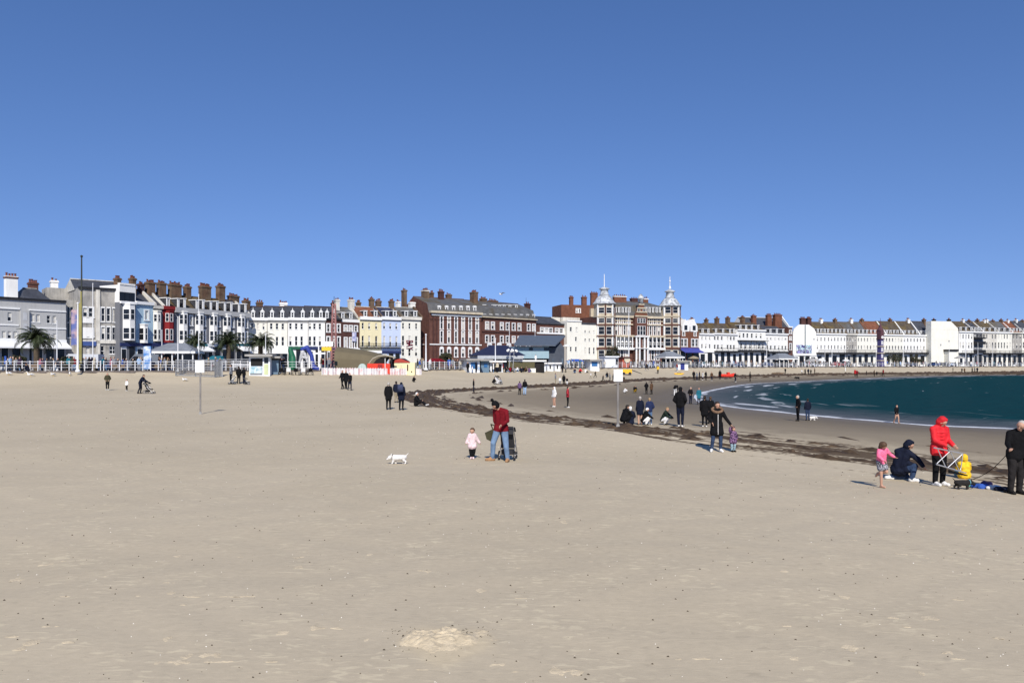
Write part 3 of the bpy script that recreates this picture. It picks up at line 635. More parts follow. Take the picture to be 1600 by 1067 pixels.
for i, (a, b, c, sgl, wm, lab) in enumerate([(272, 301, 286, [298.5], m_grey, 'grey house with white bow windows standing right against the dark red house'), (301, 323, 311, [319], m_grey, 'grey bow-windowed house seen right above the notice board'), (323, 345, 333, [341.5], m_grey, 'grey bow-windowed house just right of the notice board'), (345, 367, 354, [363.5], m_grey, 'grey bow-windowed house directly above the middle palm'), (367, 389, 376, [385], m_grey, 'grey bow-windowed corner house beside the long cream terrace')]):
    B = Bld('terraced_house', lab, LT(a), LT(b), group='grey houses with white bow windows')
    k = (i*1.1); B.wall(wm, float(zpar-Z_PROM-.35), [(493+k, 507+k*.9, sgl, 2.6, 's'), (516+k*.7, 532+k*.5, sgl, 2.6, 's')], recess=.15)
    B.band(0, .9, .45, m_lgrey, zc=zpar-Z_PROM-.3); B.bay(c, 1.75, 488+k*1.3, 537, [(491+k*1.2, 507+k*.9), (516+k*.7, 532+k*.5)], m_white, .65); B.shop(541, 2, m_grey, [m_navy, M('teal_fascia', (.02,.16,.2)), m_frame][i % 3], [None, m_frame, None][i % 3])
    B.roof(463+i*2, m_slateb if i < 4 else m_slate, m_brickb); B.dormers([a+7, a+17], 481+k*1.6, 3.4, 1.55)
    if i in (0,): B.chimney(286, 299, 447, 465, m_brickb, 5, y=4.5)
    if i == 1: B.chimney(310, 330, 446, 474, m_brickb, 8, y=4.5, dy=1.8)
    if i == 2: B.chimney(337, 352, 446, 474, m_brickb, 6, y=4.5, dy=1.5)
    if i == 3: B.chimney(355, 374, 461, 474, m_brickb, 5, y=5); 
    if i == 4: B.chimney(378, 391, 469, 478, m_brickb, 4, y=5); B.party([388], 474, m_stonew)
# --- long cream and white terrace, four houses with gabled dormers
WA, WB = (389, 149), (509, 156)
def WT(px): return on_line(px, WA, WB)
for i, (a, b, mt, wins, lab) in enumerate([(389, 418, m_cream, [394, 403, 412], 'cream terrace house behind the white kiosk and its palm'), (418, 450, m_cream, [424, 433, 442], 'cream terrace house just left of the green inflatable slide'), (450, 482, m_white, [454, 463, 471.5], 'white terrace house behind the green slide and blue arch'), (482, 509, m_white, [484.5, 491.5, 500], 'white terrace house joined to the dark brick pair')]):
    B = Bld('terraced_house', lab, WT(a), WT(b), group='white houses with gabled dormers')
    B.wall(mt, 497.5, [(505.5, 514.5, wins, 3.6, 'p'), (526, 540, wins, 3.6, 'p')]); B.band(498.5, .55, .4, m_frame); B.band(502.5, .12, .2, m_stone, 'string_course')
    B.roof(479, m_slate, m_brickd); B.dormers([a+(b-a)*.22, a+(b-a)*.72], 496.5, 5.2, 1.25, 'gable'); B.shop(545, 3, mt, [m_frame, m_frame, M('green_fascia', (.02,.10,.06)), m_navy][i], [m_frame, m_frame, None, None][i])
    mb = MB(); mb.box(B.w-.14, -.08, 0, B.w-.02, -.004, B.z(499)); B.part(mb, 'drainpipe', m_black if i == 3 else m_stone)
    if i == 0: B.chimney(400, 411, 472, 480, m_brickb, 3, y=5); B.chimney(380, 391, 473, 482, m_brickb, 4, y=6)
    if i == 1: B.chimney(436, 449, 473, 480, m_white, 4, y=5)
# --- dark brick pair
B = Bld('terraced_house', 'dark brick house with white windows behind the pink lattice mast', (509, 156), (534, 158))
B.wall(m_brickd, 498.5, [(507, 518, [513, 521, 529], 3.2, 's'), (527, 543, [513, 521, 529], 3.2, 's')]); B.band(499, .35, .3, m_black); B.roof(480, m_slate, m_brickd); B.dormers([511, 522], 497, 5, 1.2, 'gable'); B.chimney(517, 527, 473, 481, m_brickd, 3, y=5); B.chimney(522, 531, 468, 481, m_stonew, 2, y=4); B.shop(546, 3, m_brickd, m_navy)
B = Bld('terraced_house', 'dark brick house with a white parapet and a pale banner hung on its front', (534, 158), (562, 161))
B.wall(m_brickd, 503.5, [(509, 516.5, [540, 548, 556], 4, 's'), (528, 542, [540, 548, 556], 3.4, 's')]); B.wall(m_white, 499, z0=B.z(503.5)+.005, back=1.0); B.roof(481, m_slateg, m_stone); B.dormers([536, 548.5], 498, 5, 1.3, 'flat'); B.party([560], 482, m_stonew); B.chimney(543, 554, 468, 481, m_stonew, 3, y=4); B.chimney(556, 564, 472, 482, m_brickb, 3, y=6); B.shop(547, 3, m_brickd, m_frame)
mb = MB(); mb.box(B.x(549), -.35, B.z(533), B.x(555.5), -.28, B.z(519)); B.part(mb, 'banner', M('banner_mauve', (.35,.37,.58), col2=(.7,.68,.75), s2=1.5))
# --- yellow, blue, cream trio
for (a, b, Ya, Yb, mt, wins, lab, rf, rr) in [(562, 596, 161, 164, m_yellow, [567, 577, 588], 'pale yellow house with a clay tile roof behind the brown shell stage', m_tile, 480), (596, 626, 164, 167, m_blue, [600.5, 610, 619.5], 'pale blue house with tall windows and iron balconies above the cream hut', M('blue_slate', (.03,.035,.07)), 481), (626, 658, 167, 170, m_cream, [630, 640, 650.5], 'cream house end of the terrace with dark red lettering on its front', m_slateg, 481)]:
    B = Bld('terraced_house', lab, (a, Ya), (b, Yb), group='yellow, blue and cream houses')
    B.wall(mt, 496.5, [(505, 514, wins, 3.2, 'p'), (525, 542 if b < 658 else 540, wins, 3.4, 'p')]+([(545, 556, wins, 3.4, 'p')] if b == 658 else [])); B.band(497.5, .7, .4, m_frame if b < 658 else m_stonew); B.band(501, .12, .15, m_stone, 'string_course')
    B.roof(rr, rf, m_stonew); B.dormers([a+9, b-9], 494.5, 6, 1.2, 'flat'); B.party([b-.5], rr, m_brickb)
    if b < 658:
        for p in wins:
            mb = MB(); x = B.x(p)
            for k in range(9): mb.box(x-.9+k*.22, -.55, B.z(543), x-.87+k*.22, -.52, B.z(537))
            mb.box(x-.95, -.56, B.z(537), x+.95, -.5, B.z(536.4)); mb.box(x-.95, -.58, B.z(543.6), x+.95, -.003, B.z(542.6)); B.part(mb, 'balcony', m_black)
        B.shop(551, 3, mt, m_navy if b == 626 else m_frame)
    if a == 562: B.chimney(576, 585, 467, 482, m_brickb, 3, y=4.5); B.chimney(586, 596, 470, 482, m_brickb, 3, y=5.5)
    if a == 596: B.chimney(607, 616, 470, 490, m_brickb, 3, y=4.5); B.chimney(618, 626, 471, 484, m_white, 2, y=7)
    if a == 626:
        B.chimney(627, 636, 453, 480, m_brickb, 2, y=7, dy=1.6); B.chimney(638, 649, 472, 486, m_white, 2, y=8); mb = MB(); mb.box(B.w-.14, -.08, 0, B.w-.02, -.004, B.z(499)); B.part(mb, 'drainpipe', m_black)
        fc = bpy.data.curves.new('lettering', 'FONT'); fc.body = 'BAY'; fc.size = 2.0; fc.extrude = .03; fc.align_x = 'CENTER'
        fo = bpy.data.objects.new('tmp', fc); C.objects.link(fo); bpy.context.view_layer.update(); tm = bpy.data.meshes.new_from_object(fo.evaluated_get(bpy.context.evaluated_depsgraph_get())); bpy.data.objects.remove(fo)
        tm.materials.clear(); tm.materials.append(M('dark_red_letters', (.16,.01,.03)))
        o = link('lettering', tm, B.E, (B.x(634.5), -.12, B.z(539)), rot=(R(90), R(90), 0), scale=(.62, 1.25, 1))
# --- big brick hotels
B = Bld('hotel_building', 'large red brick hotel with six columns of tall white-framed windows', (671, 173), (752, 181), depth=17)
six = [690, 701.5, 712.5, 723.5, 734.5, 745.5]
B.wall(m_brick, 490, [(496, 514, six, 3.6, 's'), (518, 535, six, 3.6, 's'), (546, 557, six, 3.8, 'sa')]); B.band(488.8, .5, .8, m_gold); B.band(493, .35, .3, m_frame, 'string_course', x0=B.x(674)); B.band(538.5, .25, .25, m_frame, 'string_course'); B.band(500, .1, .12, m_brickd, 'string_course')
for p in (677, 682): mb = MB(); x = B.x(p); mb.box(x-.2, -.2, 0, x+.2, -.004, B.z(496)); B.part(mb, 'pilaster', m_brickd)
B.roof(467, m_slateg, m_brick, yr=8.5, steep=(2.2, .8), hip=0); B.dormers([686.5, 698, 709, 720.5, 731.5, 742], 487.5, 5, 1.25, 'arch')
B.chimney(658, 671, 453, 480, m_brickb, 4, y=8, dy=1.8, cap=m_stonew); B.chimney(671, 678, 457, 470, m_brickb, 2, y=12); B.chimney(684, 694, 455, 470, m_brickd, 3, y=7); B.chimney(696, 706, 460, 470, m_brickb, 3, y=9); B.chimney(734, 747, 456, 484, m_brickb, 4, y=6, dy=2)
for p in (660, 667): pass
mb = MB(); mb.box(-.3, 2.5, B.z(538.9), -.004, 16, B.z(538)); B.part(mb, 'string_course', m_frame)
B2 = Bld('hotel_building', 'long red brick block with two rows of dormers behind the navy tent roof', (752.5, 182), (838, 195), depth=14)
pr = [761, 770, 784, 793, 802.5, 811.5, 826, 834]
B2.wall(m_brick, 498, [(505, 515, pr, 4, 's'), (526, 535, pr[:7], 4, 's'), (540, 552, [765, 780, 795, 810, 825], 5, 'sa')]); B2.band(492.5, .25, .5, m_gold, zc=B2.z(497.5)); B2.band(519.5, .25, .2, m_brickd, 'string_course')
B2.roof(474, m_slateg, m_brickd, yr=7, steep=(2.6, .8)); B2.dormers(seq(757, 834, 9), 498.5, 5.5, 1.15, 'flat'); B2.dormers([757, 773, 781, 788, 797, 807], 483, 5, 1.0, 'flat', y=3.2)
B2.chimney(749, 761, 466, 476, m_brickb, 4, y=7); B2.chimney(762, 778, 469, 476, m_brickb, 5, y=8); B2.chimney(819, 829, 474, 484, m_brickd, 2, y=5); 
mb = MB(); x = B2.x(822, 5); z = B2.z(473, 822, 5); mb.tube((x, 5, z), (x, 5, z+1.4), .04, .03, 5); B2.part(mb, 'aerial', m_black)
B3 = Bld('brick_building', 'lower brick building with white windows behind the grey pavilion roof', (838.5, 196), (886, 203), depth=10)
w6 = [847, 854, 860.5, 870, 877, 883.5]
B3.wall(m_brick, 506.5, [(513, 520, w6, 4.8, 's')]); B3.band(506, .3, .3, m_slate); B3.band(521, .4, .25, m_frame, 'string_course'); B3.roof(496, m_slate, m_slate, hip=1.5)
mb = MB(); mb.box(B3.x(853, 7), 7, B3.z(505), B3.x(875, 7), 9.5, B3.z(495.3, 860, 7)); B3.part(mb, 'flat_roof_block', m_stonew)
B4 = Bld('seafront_building', 'plain cream building stepped in two heights left of the domed hotel', (886, 201), (934, 206), depth=10)
B4.wall(m_cream, 502, [(512, 518, [892, 901], 3.4, 'p'), (527, 533, [900], 3.0, 'p'), (542, 549, [892, 900], 3.0, 'p')], x1=B4.x(908.5)); B4.wall(m_cream, 507.5, [(516, 519.5, [914.5, 921, 928], 2.4, 'p'), (529, 533, [914.5, 921, 928], 2.4, 'p'), (543, 553, [914.5, 921, 928], 2.4, 'p')], x0=B4.x(908.5)+.01)
B4.band(502, .3, .25, m_frame, x1=B4.x(908.5)); mb = MB(); mb.box(B4.x(909), .4, B4.z(507.4), B4.w, 6, B4.z(504)); B4.part(mb, 'roof', m_slate); mb = MB(); mb.box(B4.x(880, 8), 8, B4.z(505), B4.x(906, 8), 9.8, B4.z(496, 890, 8)); B4.part(mb, 'rear_parapet', m_stonew)
B5 = Bld('brick_building', 'plain orange brick wing with three chimneys behind the cream building', (877, 219), (936, 222), depth=9)
B5.wall(m_bricko, 476.5, [(483, 488, [901.5, 905.5], 2.2, 's')]); B5.chimney(889, 896, 464, 477, m_bricko, 3, y=2); B5.chimney(908, 917, 464, 477, m_bricko, 3, y=2); B5.chimney(922, 934, 457.5, 478, m_bricko, 4, y=3)
mb = MB(); mb.box(B5.x(921), -1.2, B5.z(495), B5.w, -.004, B5.z(482)); B5.part(mb, 'oriel', m_gold)
# --- the domed hotel
H = Bld('grand_hotel', 'ornate brick and cream hotel with two pale domed turrets and a central Dutch gable', (932, 206), (1062, 216), depth=14)
fl1 = [963, 969.5, 976, 982.5]+[1010, 1016.5, 1023, 1029.5]
H.wall(m_brick, 496, [(498, 505, fl1, 2.8, 's'), (509.5, 523, fl1, 2.8, 's'), (529, 543, [963, 969.5, 976, 982.5, 1010, 1016.5, 1023, 1029.5], 4.4, 's'), (546, 562, [964, 972, 980, 1012, 1020, 1028], 4.4, 'sa')], recess=.3)
for yy, hh, oo, mt in ((495.5, .6, .7, m_gold), (507.3, .35, .4, m_gold), (525.5, .5, 1.3, m_gold), (535, .12, .9, m_frame), (538, .12, .9, m_frame), (545, .6, 1.3, m_frame), (501.5, .25, .12, m_gold)):
    H.band(yy, hh, oo, mt, 'cornice' if hh > .5 else 'string_course', x0=H.x(960), x1=H.x(1036))
for p in seq(960, 1035, 13): mb = MB(); x = H.x(p); mb.box(x-.12, -1.25, H.z(545), x+.12, -1.02, H.z(526)); H.part(mb, 'balcony_post', m_frame)
mb = MB(); mb.box(H.x(960), -1.2, 0, H.x(1036), -.3, .5); H.part(mb, 'plinth', m_frame)
def turret(p0, p1, yc, yd, yl, yt, yf, label):
    xa, xb = H.x(p0), H.x(p1); xc = (xa+xb)/2; r = (xb-xa)/2; pm = (p0+p1)/2; oct_ = pi/8; zc = H.z(yc, pm)
    yy = .6; k = r/cos(oct_)
    mb = MB(); mb.lathe([(k, 0), (k, zc)], (xc, yy, 0), 8, 0, oct_); t = H.part(mb, 'turret', m_gold)
    for ya, yb in ((507, 509), (524.5, 526.5), (543, 546), (494, 496)):
        mb = MB(); mb.lathe([(k+.25, H.z(yb, pm)), (k+.25, H.z(ya, pm))], (xc, yy, 0), 8, 0, oct_); mb.build('string_course', m_brick if ya != 494 else m_gold, t)
    for ya, yb in ((481, 490), (498, 505), (511, 523), (529, 541), (547, 560)):
        for q in (-1, 0, 1):
            a = -pi/2+q*pi/4; w_ = r*.42; me = bay_pane(w_*1.5, H.z(ya, pm)-H.z(yb, pm)); wd_ = round(w_*1.5, 1)
            an = a+pi/2; nx_, ny_ = cos(a), sin(a); link('window', me, t, (xc+nx_*(r+.03)-cos(an)*wd_/2, yy+ny_*(r+.03)-sin(an)*wd_/2, H.z(yb, pm)), an)
            mb = MB()
    for q in range(8):
        a = oct_+q*pi/4; mb = MB(); mb.tube((xc+k*cos(a), yy+k*sin(a), H.z(545, pm)), (xc+k*cos(a), yy+k*sin(a), zc), .22, n=4); 
        if sin(a) < .3: mb.build('pilaster', m_brick if q % 2 else m_frame, t)
    z1 = H.z(yd, pm); hd = z1-zc; mb = MB(); prof = [(k+.45, 0), (k+.47, .25), (k+.15, .45)]+[(k*(.97-.45*u**1.5) , .45+(hd-.45)*u) for u in (.15, .35, .55, .75, .9)]+[(k*.42, hd)]
    mb.lathe(prof, (xc, yy, zc), 16, 0, oct_); d = H.part(mb, 'dome', m_lead, True)
    z2 = H.z(yl, pm); mb = MB(); hl = z2-z1; mb.lathe([(k*.5, 0), (k*.42, .3), (k*.36, hl*.65), (k*.52, hl*.75), (k*.52, hl*.82), (k*.2, hl)], (xc, yy, z1), 10); H.part(mb, 'lantern', m_lead, True)
    mb = MB(); z3 = H.z(yf, pm); mb.tube((xc, yy, z2-.2), (xc, yy, z3), .13, .09, 6); 
    if yf > 430: mb.lathe([(.3, 0), (.3, .5), (.1, .8)], (xc, yy, z2+.3), 8); mb.lathe([(.12, 0), (.25, .3), (.1, .6)], (xc, yy, z2+2.2), 8)
    H.part(mb, 'flagpole' if yf < 430 else 'finial', m_frame)
turret(932.5, 959, 475.5, 461.5, 448.5, 0, 428, ''); turret(1036, 1061, 479, 465.5, 452.5, 0, 432, '')
H.H = H.z(496); H.roof(471.5, m_slateg, m_brick, x0=H.x(958), x1=H.x(1040), yr=7, steep=(3.4, 1.2), hip=2.5)
H.dormers([962, 967.5, 973, 978.5, 983.5, 1010, 1015, 1020.5, 1026, 1031], 488.5, 3.4, 1.35, 'flat', y=.45, mat=m_slateg)
H.chimney(957, 979, 462, 474, m_bricko, 6, y=6, cap=m_frame); H.chimney(984, 997, 466, 474, m_brickd, 3, y=7); H.chimney(1000, 1013, 466, 475, m_bricko, 4, y=7, cap=m_frame)
xa, xb = H.x(988), H.x(1007); xc = (xa+xb)/2; mb = MB(); mb.box(xa, -1.6, 0, xb, .3, H.z(495.5)); cb = H.part(mb, 'central_bay', m_brick)
z0 = H.z(495.5); zt = H.z(474, 997); hh = zt-z0; hw = (xb-xa)/2
mb = MB(); mb.prism([(xc-hw, -1.6, z0), (xc+hw, -1.6, z0), (xc+hw, -1.6, z0+hh*.22), (xc+hw*.8, -1.6, z0+hh*.3), (xc+hw*.72, -1.6, z0+hh*.55), (xc+hw*.45, -1.6, z0+hh*.62), (xc+hw*.4, -1.6, z0+hh*.85), (xc, -1.6, zt), (xc-hw*.4, -1.6, z0+hh*.85), (xc-hw*.45, -1.6, z0+hh*.62), (xc-hw*.72, -1.6, z0+hh*.55), (xc-hw*.8, -1.6, z0+hh*.3), (xc-hw, -1.6, z0+hh*.22)], (0, .5, 0)); mb.build('gable', m_bricko, H.E)
for f_, wf in ((.0, 1.02), (.3, .85), (.58, .72), (.85, .45)): mb = MB(); mb.box(xc-hw*wf, -1.8, z0+hh*f_, xc+hw*wf, -1.603, z0+hh*f_+.35); H.part(mb, 'string_course', m_gold)
mb = MB(); mb.lathe([(.7, 0), (.7, 1.2), (.95, 1.4), (.8, 1.9), (.5, 2.4), (.1, 2.8)], (xc, -1.3, zt-.2), 10); H.part(mb, 'cupola', m_lead, True)
for ya, yb, n_ in ((498, 505, 3), (510, 524, 3), (530, 543, 2), (482, 489, 2)):
    for p in seq(xa+1.1, xb-1.1, n_): me = bay_pane(.9, H.z(ya)-H.z(yb)); link('window', me, cb, (p-.45, -1.63, H.z(yb)))
for x_ in (xa+.15, xb-.15, xc-.8, xc+.8):
    mb = MB(); mb.tube((x_, -2.0, 0), (x_, -2.0, H.z(527)), .28, .24, 8); H.part(mb, 'column', m_frame)
mb = MB(); mb.box(xa-.3, -2.4, H.z(527), xb+.3, -1.603, H.z(525)); mb.box(xa-.3, -2.4, H.z(545), xb+.3, -1.62, H.z(544)); H.part(mb, 'porch', m_frame)
mb = MB(); mb.box(xc-.8, -1.65, 0, xc+.8, -1.61, H.z(549)); H.part(mb, 'doorway', m_dark)
# --- orange brick gabled house
B = Bld('brick_house', 'orange brick house with white gabled windows right of the domed hotel', (1062, 217), (1092, 221), depth=10)
B.wall(m_bricko, 517, [(530, 541, [1057.5+8, 1071, 1083, 1088], 5, 's'), (519, 524, [1068, 1086], 3, 's')]); B.roof(504, m_tile, m_bricko); B.shop(546, 3, m_bricko, M('blue_awning', (.06,.07,.30)), M('blue_awning'))
for p in (1071, 1084): mb = MB(); x = B.x(p); z = B.z(518); mb.prism([(x-1.4, -.15, z), (x+1.4, -.15, z), (x+1.4, -.15, z+1.6), (x, -.15, z+3.6), (x-1.4, -.15, z+1.6)], (0, 3, 0)); g = B.part(mb, 'gable', m_frame); mb = MB(); mb.box(x-.6, -.2, z+.4, x+.6, -.152, z+1.8); mb.build('window', m_glass, g)
B.chimney(1056, 1066, 497, 506, m_gold, 3, y=4); B.chimney(1077, 1085, 498, 512, m_bricko, 3, y=4, cap=m_white)
# --- white terraces up to the mural gable
def wrow(label, a, b, mt, ytop, rows, ridge, roofm, dorm=None, group=None, shop_y=550, chim=(), gm=None, iron=None, dst='flat', awn=None, depth=9):
    B = Bld('terraced_house', label, a, b, group=group, depth=depth); B.wall(mt, ytop, rows); B.band(ytop+1, .45, .4, m_frame if mt is not m_stone else m_stonew)
    B.roof(ridge, roofm, gm or m_brickb)
    if dorm: B.dormers(dorm, ytop-.8, 3.4, 1.25, dst)
    n = max(2, int(B.w/2.3)); B.shop(shop_y, n, mt, m_frame, awn, fr=.55)
    for c in chim: B.chimney(*c)
    if iron:
        y0, y1 = iron; mb = MB(); mb.box(0, -1.3, B.z(y1)-.35, B.w, -.004, B.z(y1)+.15)
        z = B.z(y1); zt = B.z(y0)
        mb.box(0, -1.32, z+.95, B.w, -1.26, z+1.02)
        for k in range(int(B.w/.3)): mb.box(k*.3, -1.3, z, k*.3+.05, -1.27, z+1)
        if zt-z > 1.6: mb.box(0, -1.45, zt-.12, B.w, -.004, zt)
        for k in range(0, int(B.w/2.4)+1): mb.box(min(k*2.4, B.w-.1), -1.31, z, min(k*2.4, B.w-.1)+.09, -1.22, zt)
        B.part(mb, 'balcony', m_black)
    return B
CA, CB = (1092, 222), (1232, 242)
def CT(px): return on_line(px, CA, CB)
B = wrow('white house with a pedimented dormer right of the orange brick house', CT(1092), CT(1115), m_white, 521, [(526, 530, [1097, 1103, 1109], 2.4, 'p'), (538, 544, [1097, 1103, 1109], 2.4, 'p')], 506, m_slateb, [1098, 1107], chim=[(1100, 1107, 499, 508, m_brickb, 3)])
B = wrow('white house with balconied bay left of the black veranda', CT(1115), CT(1152), m_white, 521, [(526, 531, [1117, 1122, 1128, 1137, 1142, 1147], 2.8, 'p'), (539, 545, [1117, 1122, 1128, 1137, 1142, 1147], 2.8, 'p')], 506, m_slateb, [1119, 1130, 1141, 1147], chim=[(1116, 1124, 497, 508, m_brickb, 3), (1133, 1141, 496, 508, m_brickb, 3)], iron=(546, 549))
B = wrow('taller white building with a long black veranda across its front', CT(1152), CT(1196), m_white, 515, [(521, 528, [1156, 1162, 1168, 1175, 1182, 1189], 3, 'p'), (536, 545, [1158, 1165, 1172, 1179, 1186, 1192], 3.4, 's')], 505, m_slateb, [1157, 1166, 1175, 1185], chim=[(1156, 1164, 495, 506, m_brickb, 3)], iron=(532, 548))
B = wrow('white building pair below the tall orange brick stack', CT(1196), CT(1231), m_white, 521, [(528, 530.5, [1199, 1204.5, 1211, 1217, 1222.5, 1227.5], 2.6, 'p'), (540, 546, [1199, 1204.5, 1211, 1217, 1222.5, 1227.5], 2.8, 'p')], 510, m_slate, [1204, 1214, 1224], iron=(547, 550))
B = Bld('brick_building', 'tall orange brick building with broad chimneys standing behind the white pair', (1165, 256), (1233, 262), depth=9)
B.wall(m_bricko, 512, []); B.roof(496.5, m_slate, m_white); B.chimney(1196, 1206, 492, 505, m_bricko, 4, y=0); B.chimney(1207, 1222, 491.5, 505, m_bricko, 6, y=-.5, dy=1.5); B.chimney(1173, 1182, 493, 505, m_bricko, 3, y=2); B.party([1232], 495, m_white)
B = Bld('narrow_house', 'very narrow brick and white striped house squeezed against the mural gable', (1231.5, 242), (1238, 243), depth=8)
B.wall(m_brick, 511, [(516, 521, [1235], 3, 's'), (526, 531, [1235], 3, 's'), (537, 546, [1235], 3, 's')]); B.band(511, .4, .3, m_frame)
# gable with painted mural
G = Bld('gable_house', 'end house of the far white terrace with a painted mural on its blank white gable', (1239, 244), (1275, 246), depth=8)
G.wall(m_white, 520.5, [(529, 531, [1272], 2, 'p')])
mb = MB(); mb.prism([(0, 0, G.z(520.4)), (G.w, 0, G.z(520.4)), (G.w, 0, G.z(519)), (G.x(1272), 0, G.z(513)), (G.x(1264), 0, G.z(507.2)), (G.x(1249), 0, G.z(507.2)), (G.x(1241), 0, G.z(514))], (0, .5, 0)); G.part(mb, 'gable', m_white)
mb = MB(); mb.box(G.x(1257.2), -.15, G.z(560), G.x(1258.6), -.005, G.z(507.5)); G.part(mb, 'drainpipe', M('grey_pipe', (.22,.26,.27)))
G.chimney(1249, 1259, 497, 508, m_brickd, 4, y=.9); G.chimney(1259, 1268, 497, 508, m_brickd, 4, y=.9)
mm = bpy.data.materials.new('mural_paint'); N, L = nodes_of(mm); tcn = N.new('ShaderNodeTexCoord'); vz = N.new('ShaderNodeTexNoise'); vz.inputs['Scale'].default_value = .55; vz.inputs['Detail'].default_value = 1; vz.inputs['Distortion'].default_value = 1.6; L.new(tcn.outputs['Object'], vz.inputs['Vector'])
cr = N.new('ShaderNodeValToRGB'); L.new(vz.outputs[0], cr.inputs[0]); cr.color_ramp.interpolation = 'CONSTANT'; e = cr.color_ramp.elements; e[0].color = (.05,.03,.12,1); e[1].position = .42; e[1].color = (.12,.08,.30,1)
for p_, c_ in ((.47, (.25,.45,.5,1)), (.52, (.7,.72,.75,1)), (.57, (.03,.04,.08,1)), (.62, (.28,.25,.5,1))): q = e.new(p_); q.color = c_
L.new(cr.outputs[0], N['Principled BSDF'].inputs['Base Color'])
mb = MB(); mb.box(G.x(1244), -.1, G.z(552), G.x(1257), -.006, G.z(539)); mb.box(G.x(1258.8), -.1, G.z(552), G.x(1268), -.006, G.z(539)); G.part(mb, 'mural', mm)
G.shop(555, 4, m_white, m_frame)
# far white terrace
DA, DB = (1275, 246), (1455, 262)
def DT(px): return on_line(px, DA, DB)
wid = [(1275, 1297, m_white, m_slateb, 'white house attached right behind the mural gable'), (1297, 1322, m_white, m_slateb, 'white terrace house left of the grey stone house'), (1322, 1339, m_stone, m_slateg, 'only grey stone fronted house in the far white terrace'), (1339, 1358, m_cream, m_slateg, 'cream house with tall porch between the stone house and the clock tower'), (1358, 1383, m_cream, m_tile, 'cream house with a rusty roof directly behind the clock tower'), (1383, 1411, m_cream, m_slateb, 'cream house right of the clock tower with dark square vents'), (1411, 1436, m_white, m_slateb, 'cool white house in the middle of the row right of the clock tower'), (1436, 1457, m_white, m_slate, 'white house tucked against the blank cream gable')]
for i, (a, b, mt, rf, lab) in enumerate(wid):
    ws = seq(a+2.4, b-2.4, max(4, int((b-a)/4.6))); ds = seq(a+3, b-3, max(3, int((b-a)/5.5)))
    B = wrow(lab, DT(a), DT(b), mt, 520.8+(a-1275)*.016, [(527.5+i*.2, 532.5+i*.2, ws, 2.0, 'p'), (539.5+i*.15, 545+i*.15, ws, 2.0, 'p')], 503.5 if i < 4 else 502.5, rf, ds, 'far white terrace between the two gables', 553, [(a+4, a+11, 499, 506, m_brickb if i % 2 else m_white, 4)]if i not in (4,) else [], iron=(548.5, 551.5))
    if i in (4, 5, 6): B.party([b-1], 503, m_white)
    elif i in (0, 1, 2, 3): B.party([b-1], 504, m_brickb)
# blank cream gable and last terrace
G = Bld('gable_house', 'tall cream end house with a big blank gable wall and a flat porch', (1455, 259), (1497, 262), depth=2.6)
G.wall(m_cream, 515, [(532, 534, [1483], 2, 'p'), (538, 540, [1470], 2, 'p')])
mb = MB(); mb.prism([(0, 0, G.z(514.9)), (G.w, 0, G.z(514.9)), (G.w, 0, G.z(513)), (G.x(1486), 0, G.z(502)), (G.x(1455), 0, G.z(502))], (0, 2.4, 0)); G.part(mb, 'gable', m_cream)
G.chimney(1456, 1462, 499, 503, m_black, 2, y=1); G.chimney(1480, 1485, 499, 503, m_black, 2, y=1); mb = MB(); mb.box(G.x(1474), -2.5, G.z(549), G.x(1489), -.004, G.z(546)); G.part(mb, 'porch', m_black); mb = MB(); mb.box(G.x(1475), -2.2, 0, G.x(1488), -.005, G.z(549)); G.part(mb, 'porch_wall', m_cream)
EA, EB = (1498, 262), (1640, 280)
def ET(px): return on_line(px, EA, EB)
for i, (a, b, mt, lab) in enumerate([(1498, 1521, m_white, 'white house right of the tall cream gable'), (1521, 1535, m_grey, 'dark fronted house with stacked iron balconies in the last terrace'), (1535, 1558, m_stonew, 'off white house with dormers right of the iron balconies'), (1558, 1581, m_cream, 'pale yellow washed house near the right edge'), (1581, 1597, m_stone, 'stone fronted house second from the right edge'), (1597, 1640, m_cream, 'cream house cut by the right edge of the picture')]):
    ws = seq(a+2.6, b-2.6, max(3, int((b-a)/4.6)))
    B = wrow(lab, ET(a), ET(b), mt, 517.5+(a-1498)*.02, [(522.5, 529, ws, 2.1, 'p'), (535, 544, ws, 2.1, 'p')], 503, [m_slateb, m_slate, m_slateb, m_slateg, m_tile, m_slate][i], seq(a+3, b-3, max(3, int((b-a)/6))), 'last terrace at the right edge', 553, [(a+3, a+9, 499.5, 506, [m_white, m_brickb][i % 2], 3), (a+13, a+19, 500.5, 506, m_white if i % 2 else m_brickb, 3)], iron=(548, 552) if i != 1 else (522, 528), awn=None)
    if i == 1:
        for y_ in (538, 551): mb = MB(); mb.box(0, -1.3, B.z(y_), B.w, -.005, B.z(y_)+1.0); B.part(mb, 'balcony', m_black)
    B.party([b-1], 504, m_white if i % 2 else m_stonew)
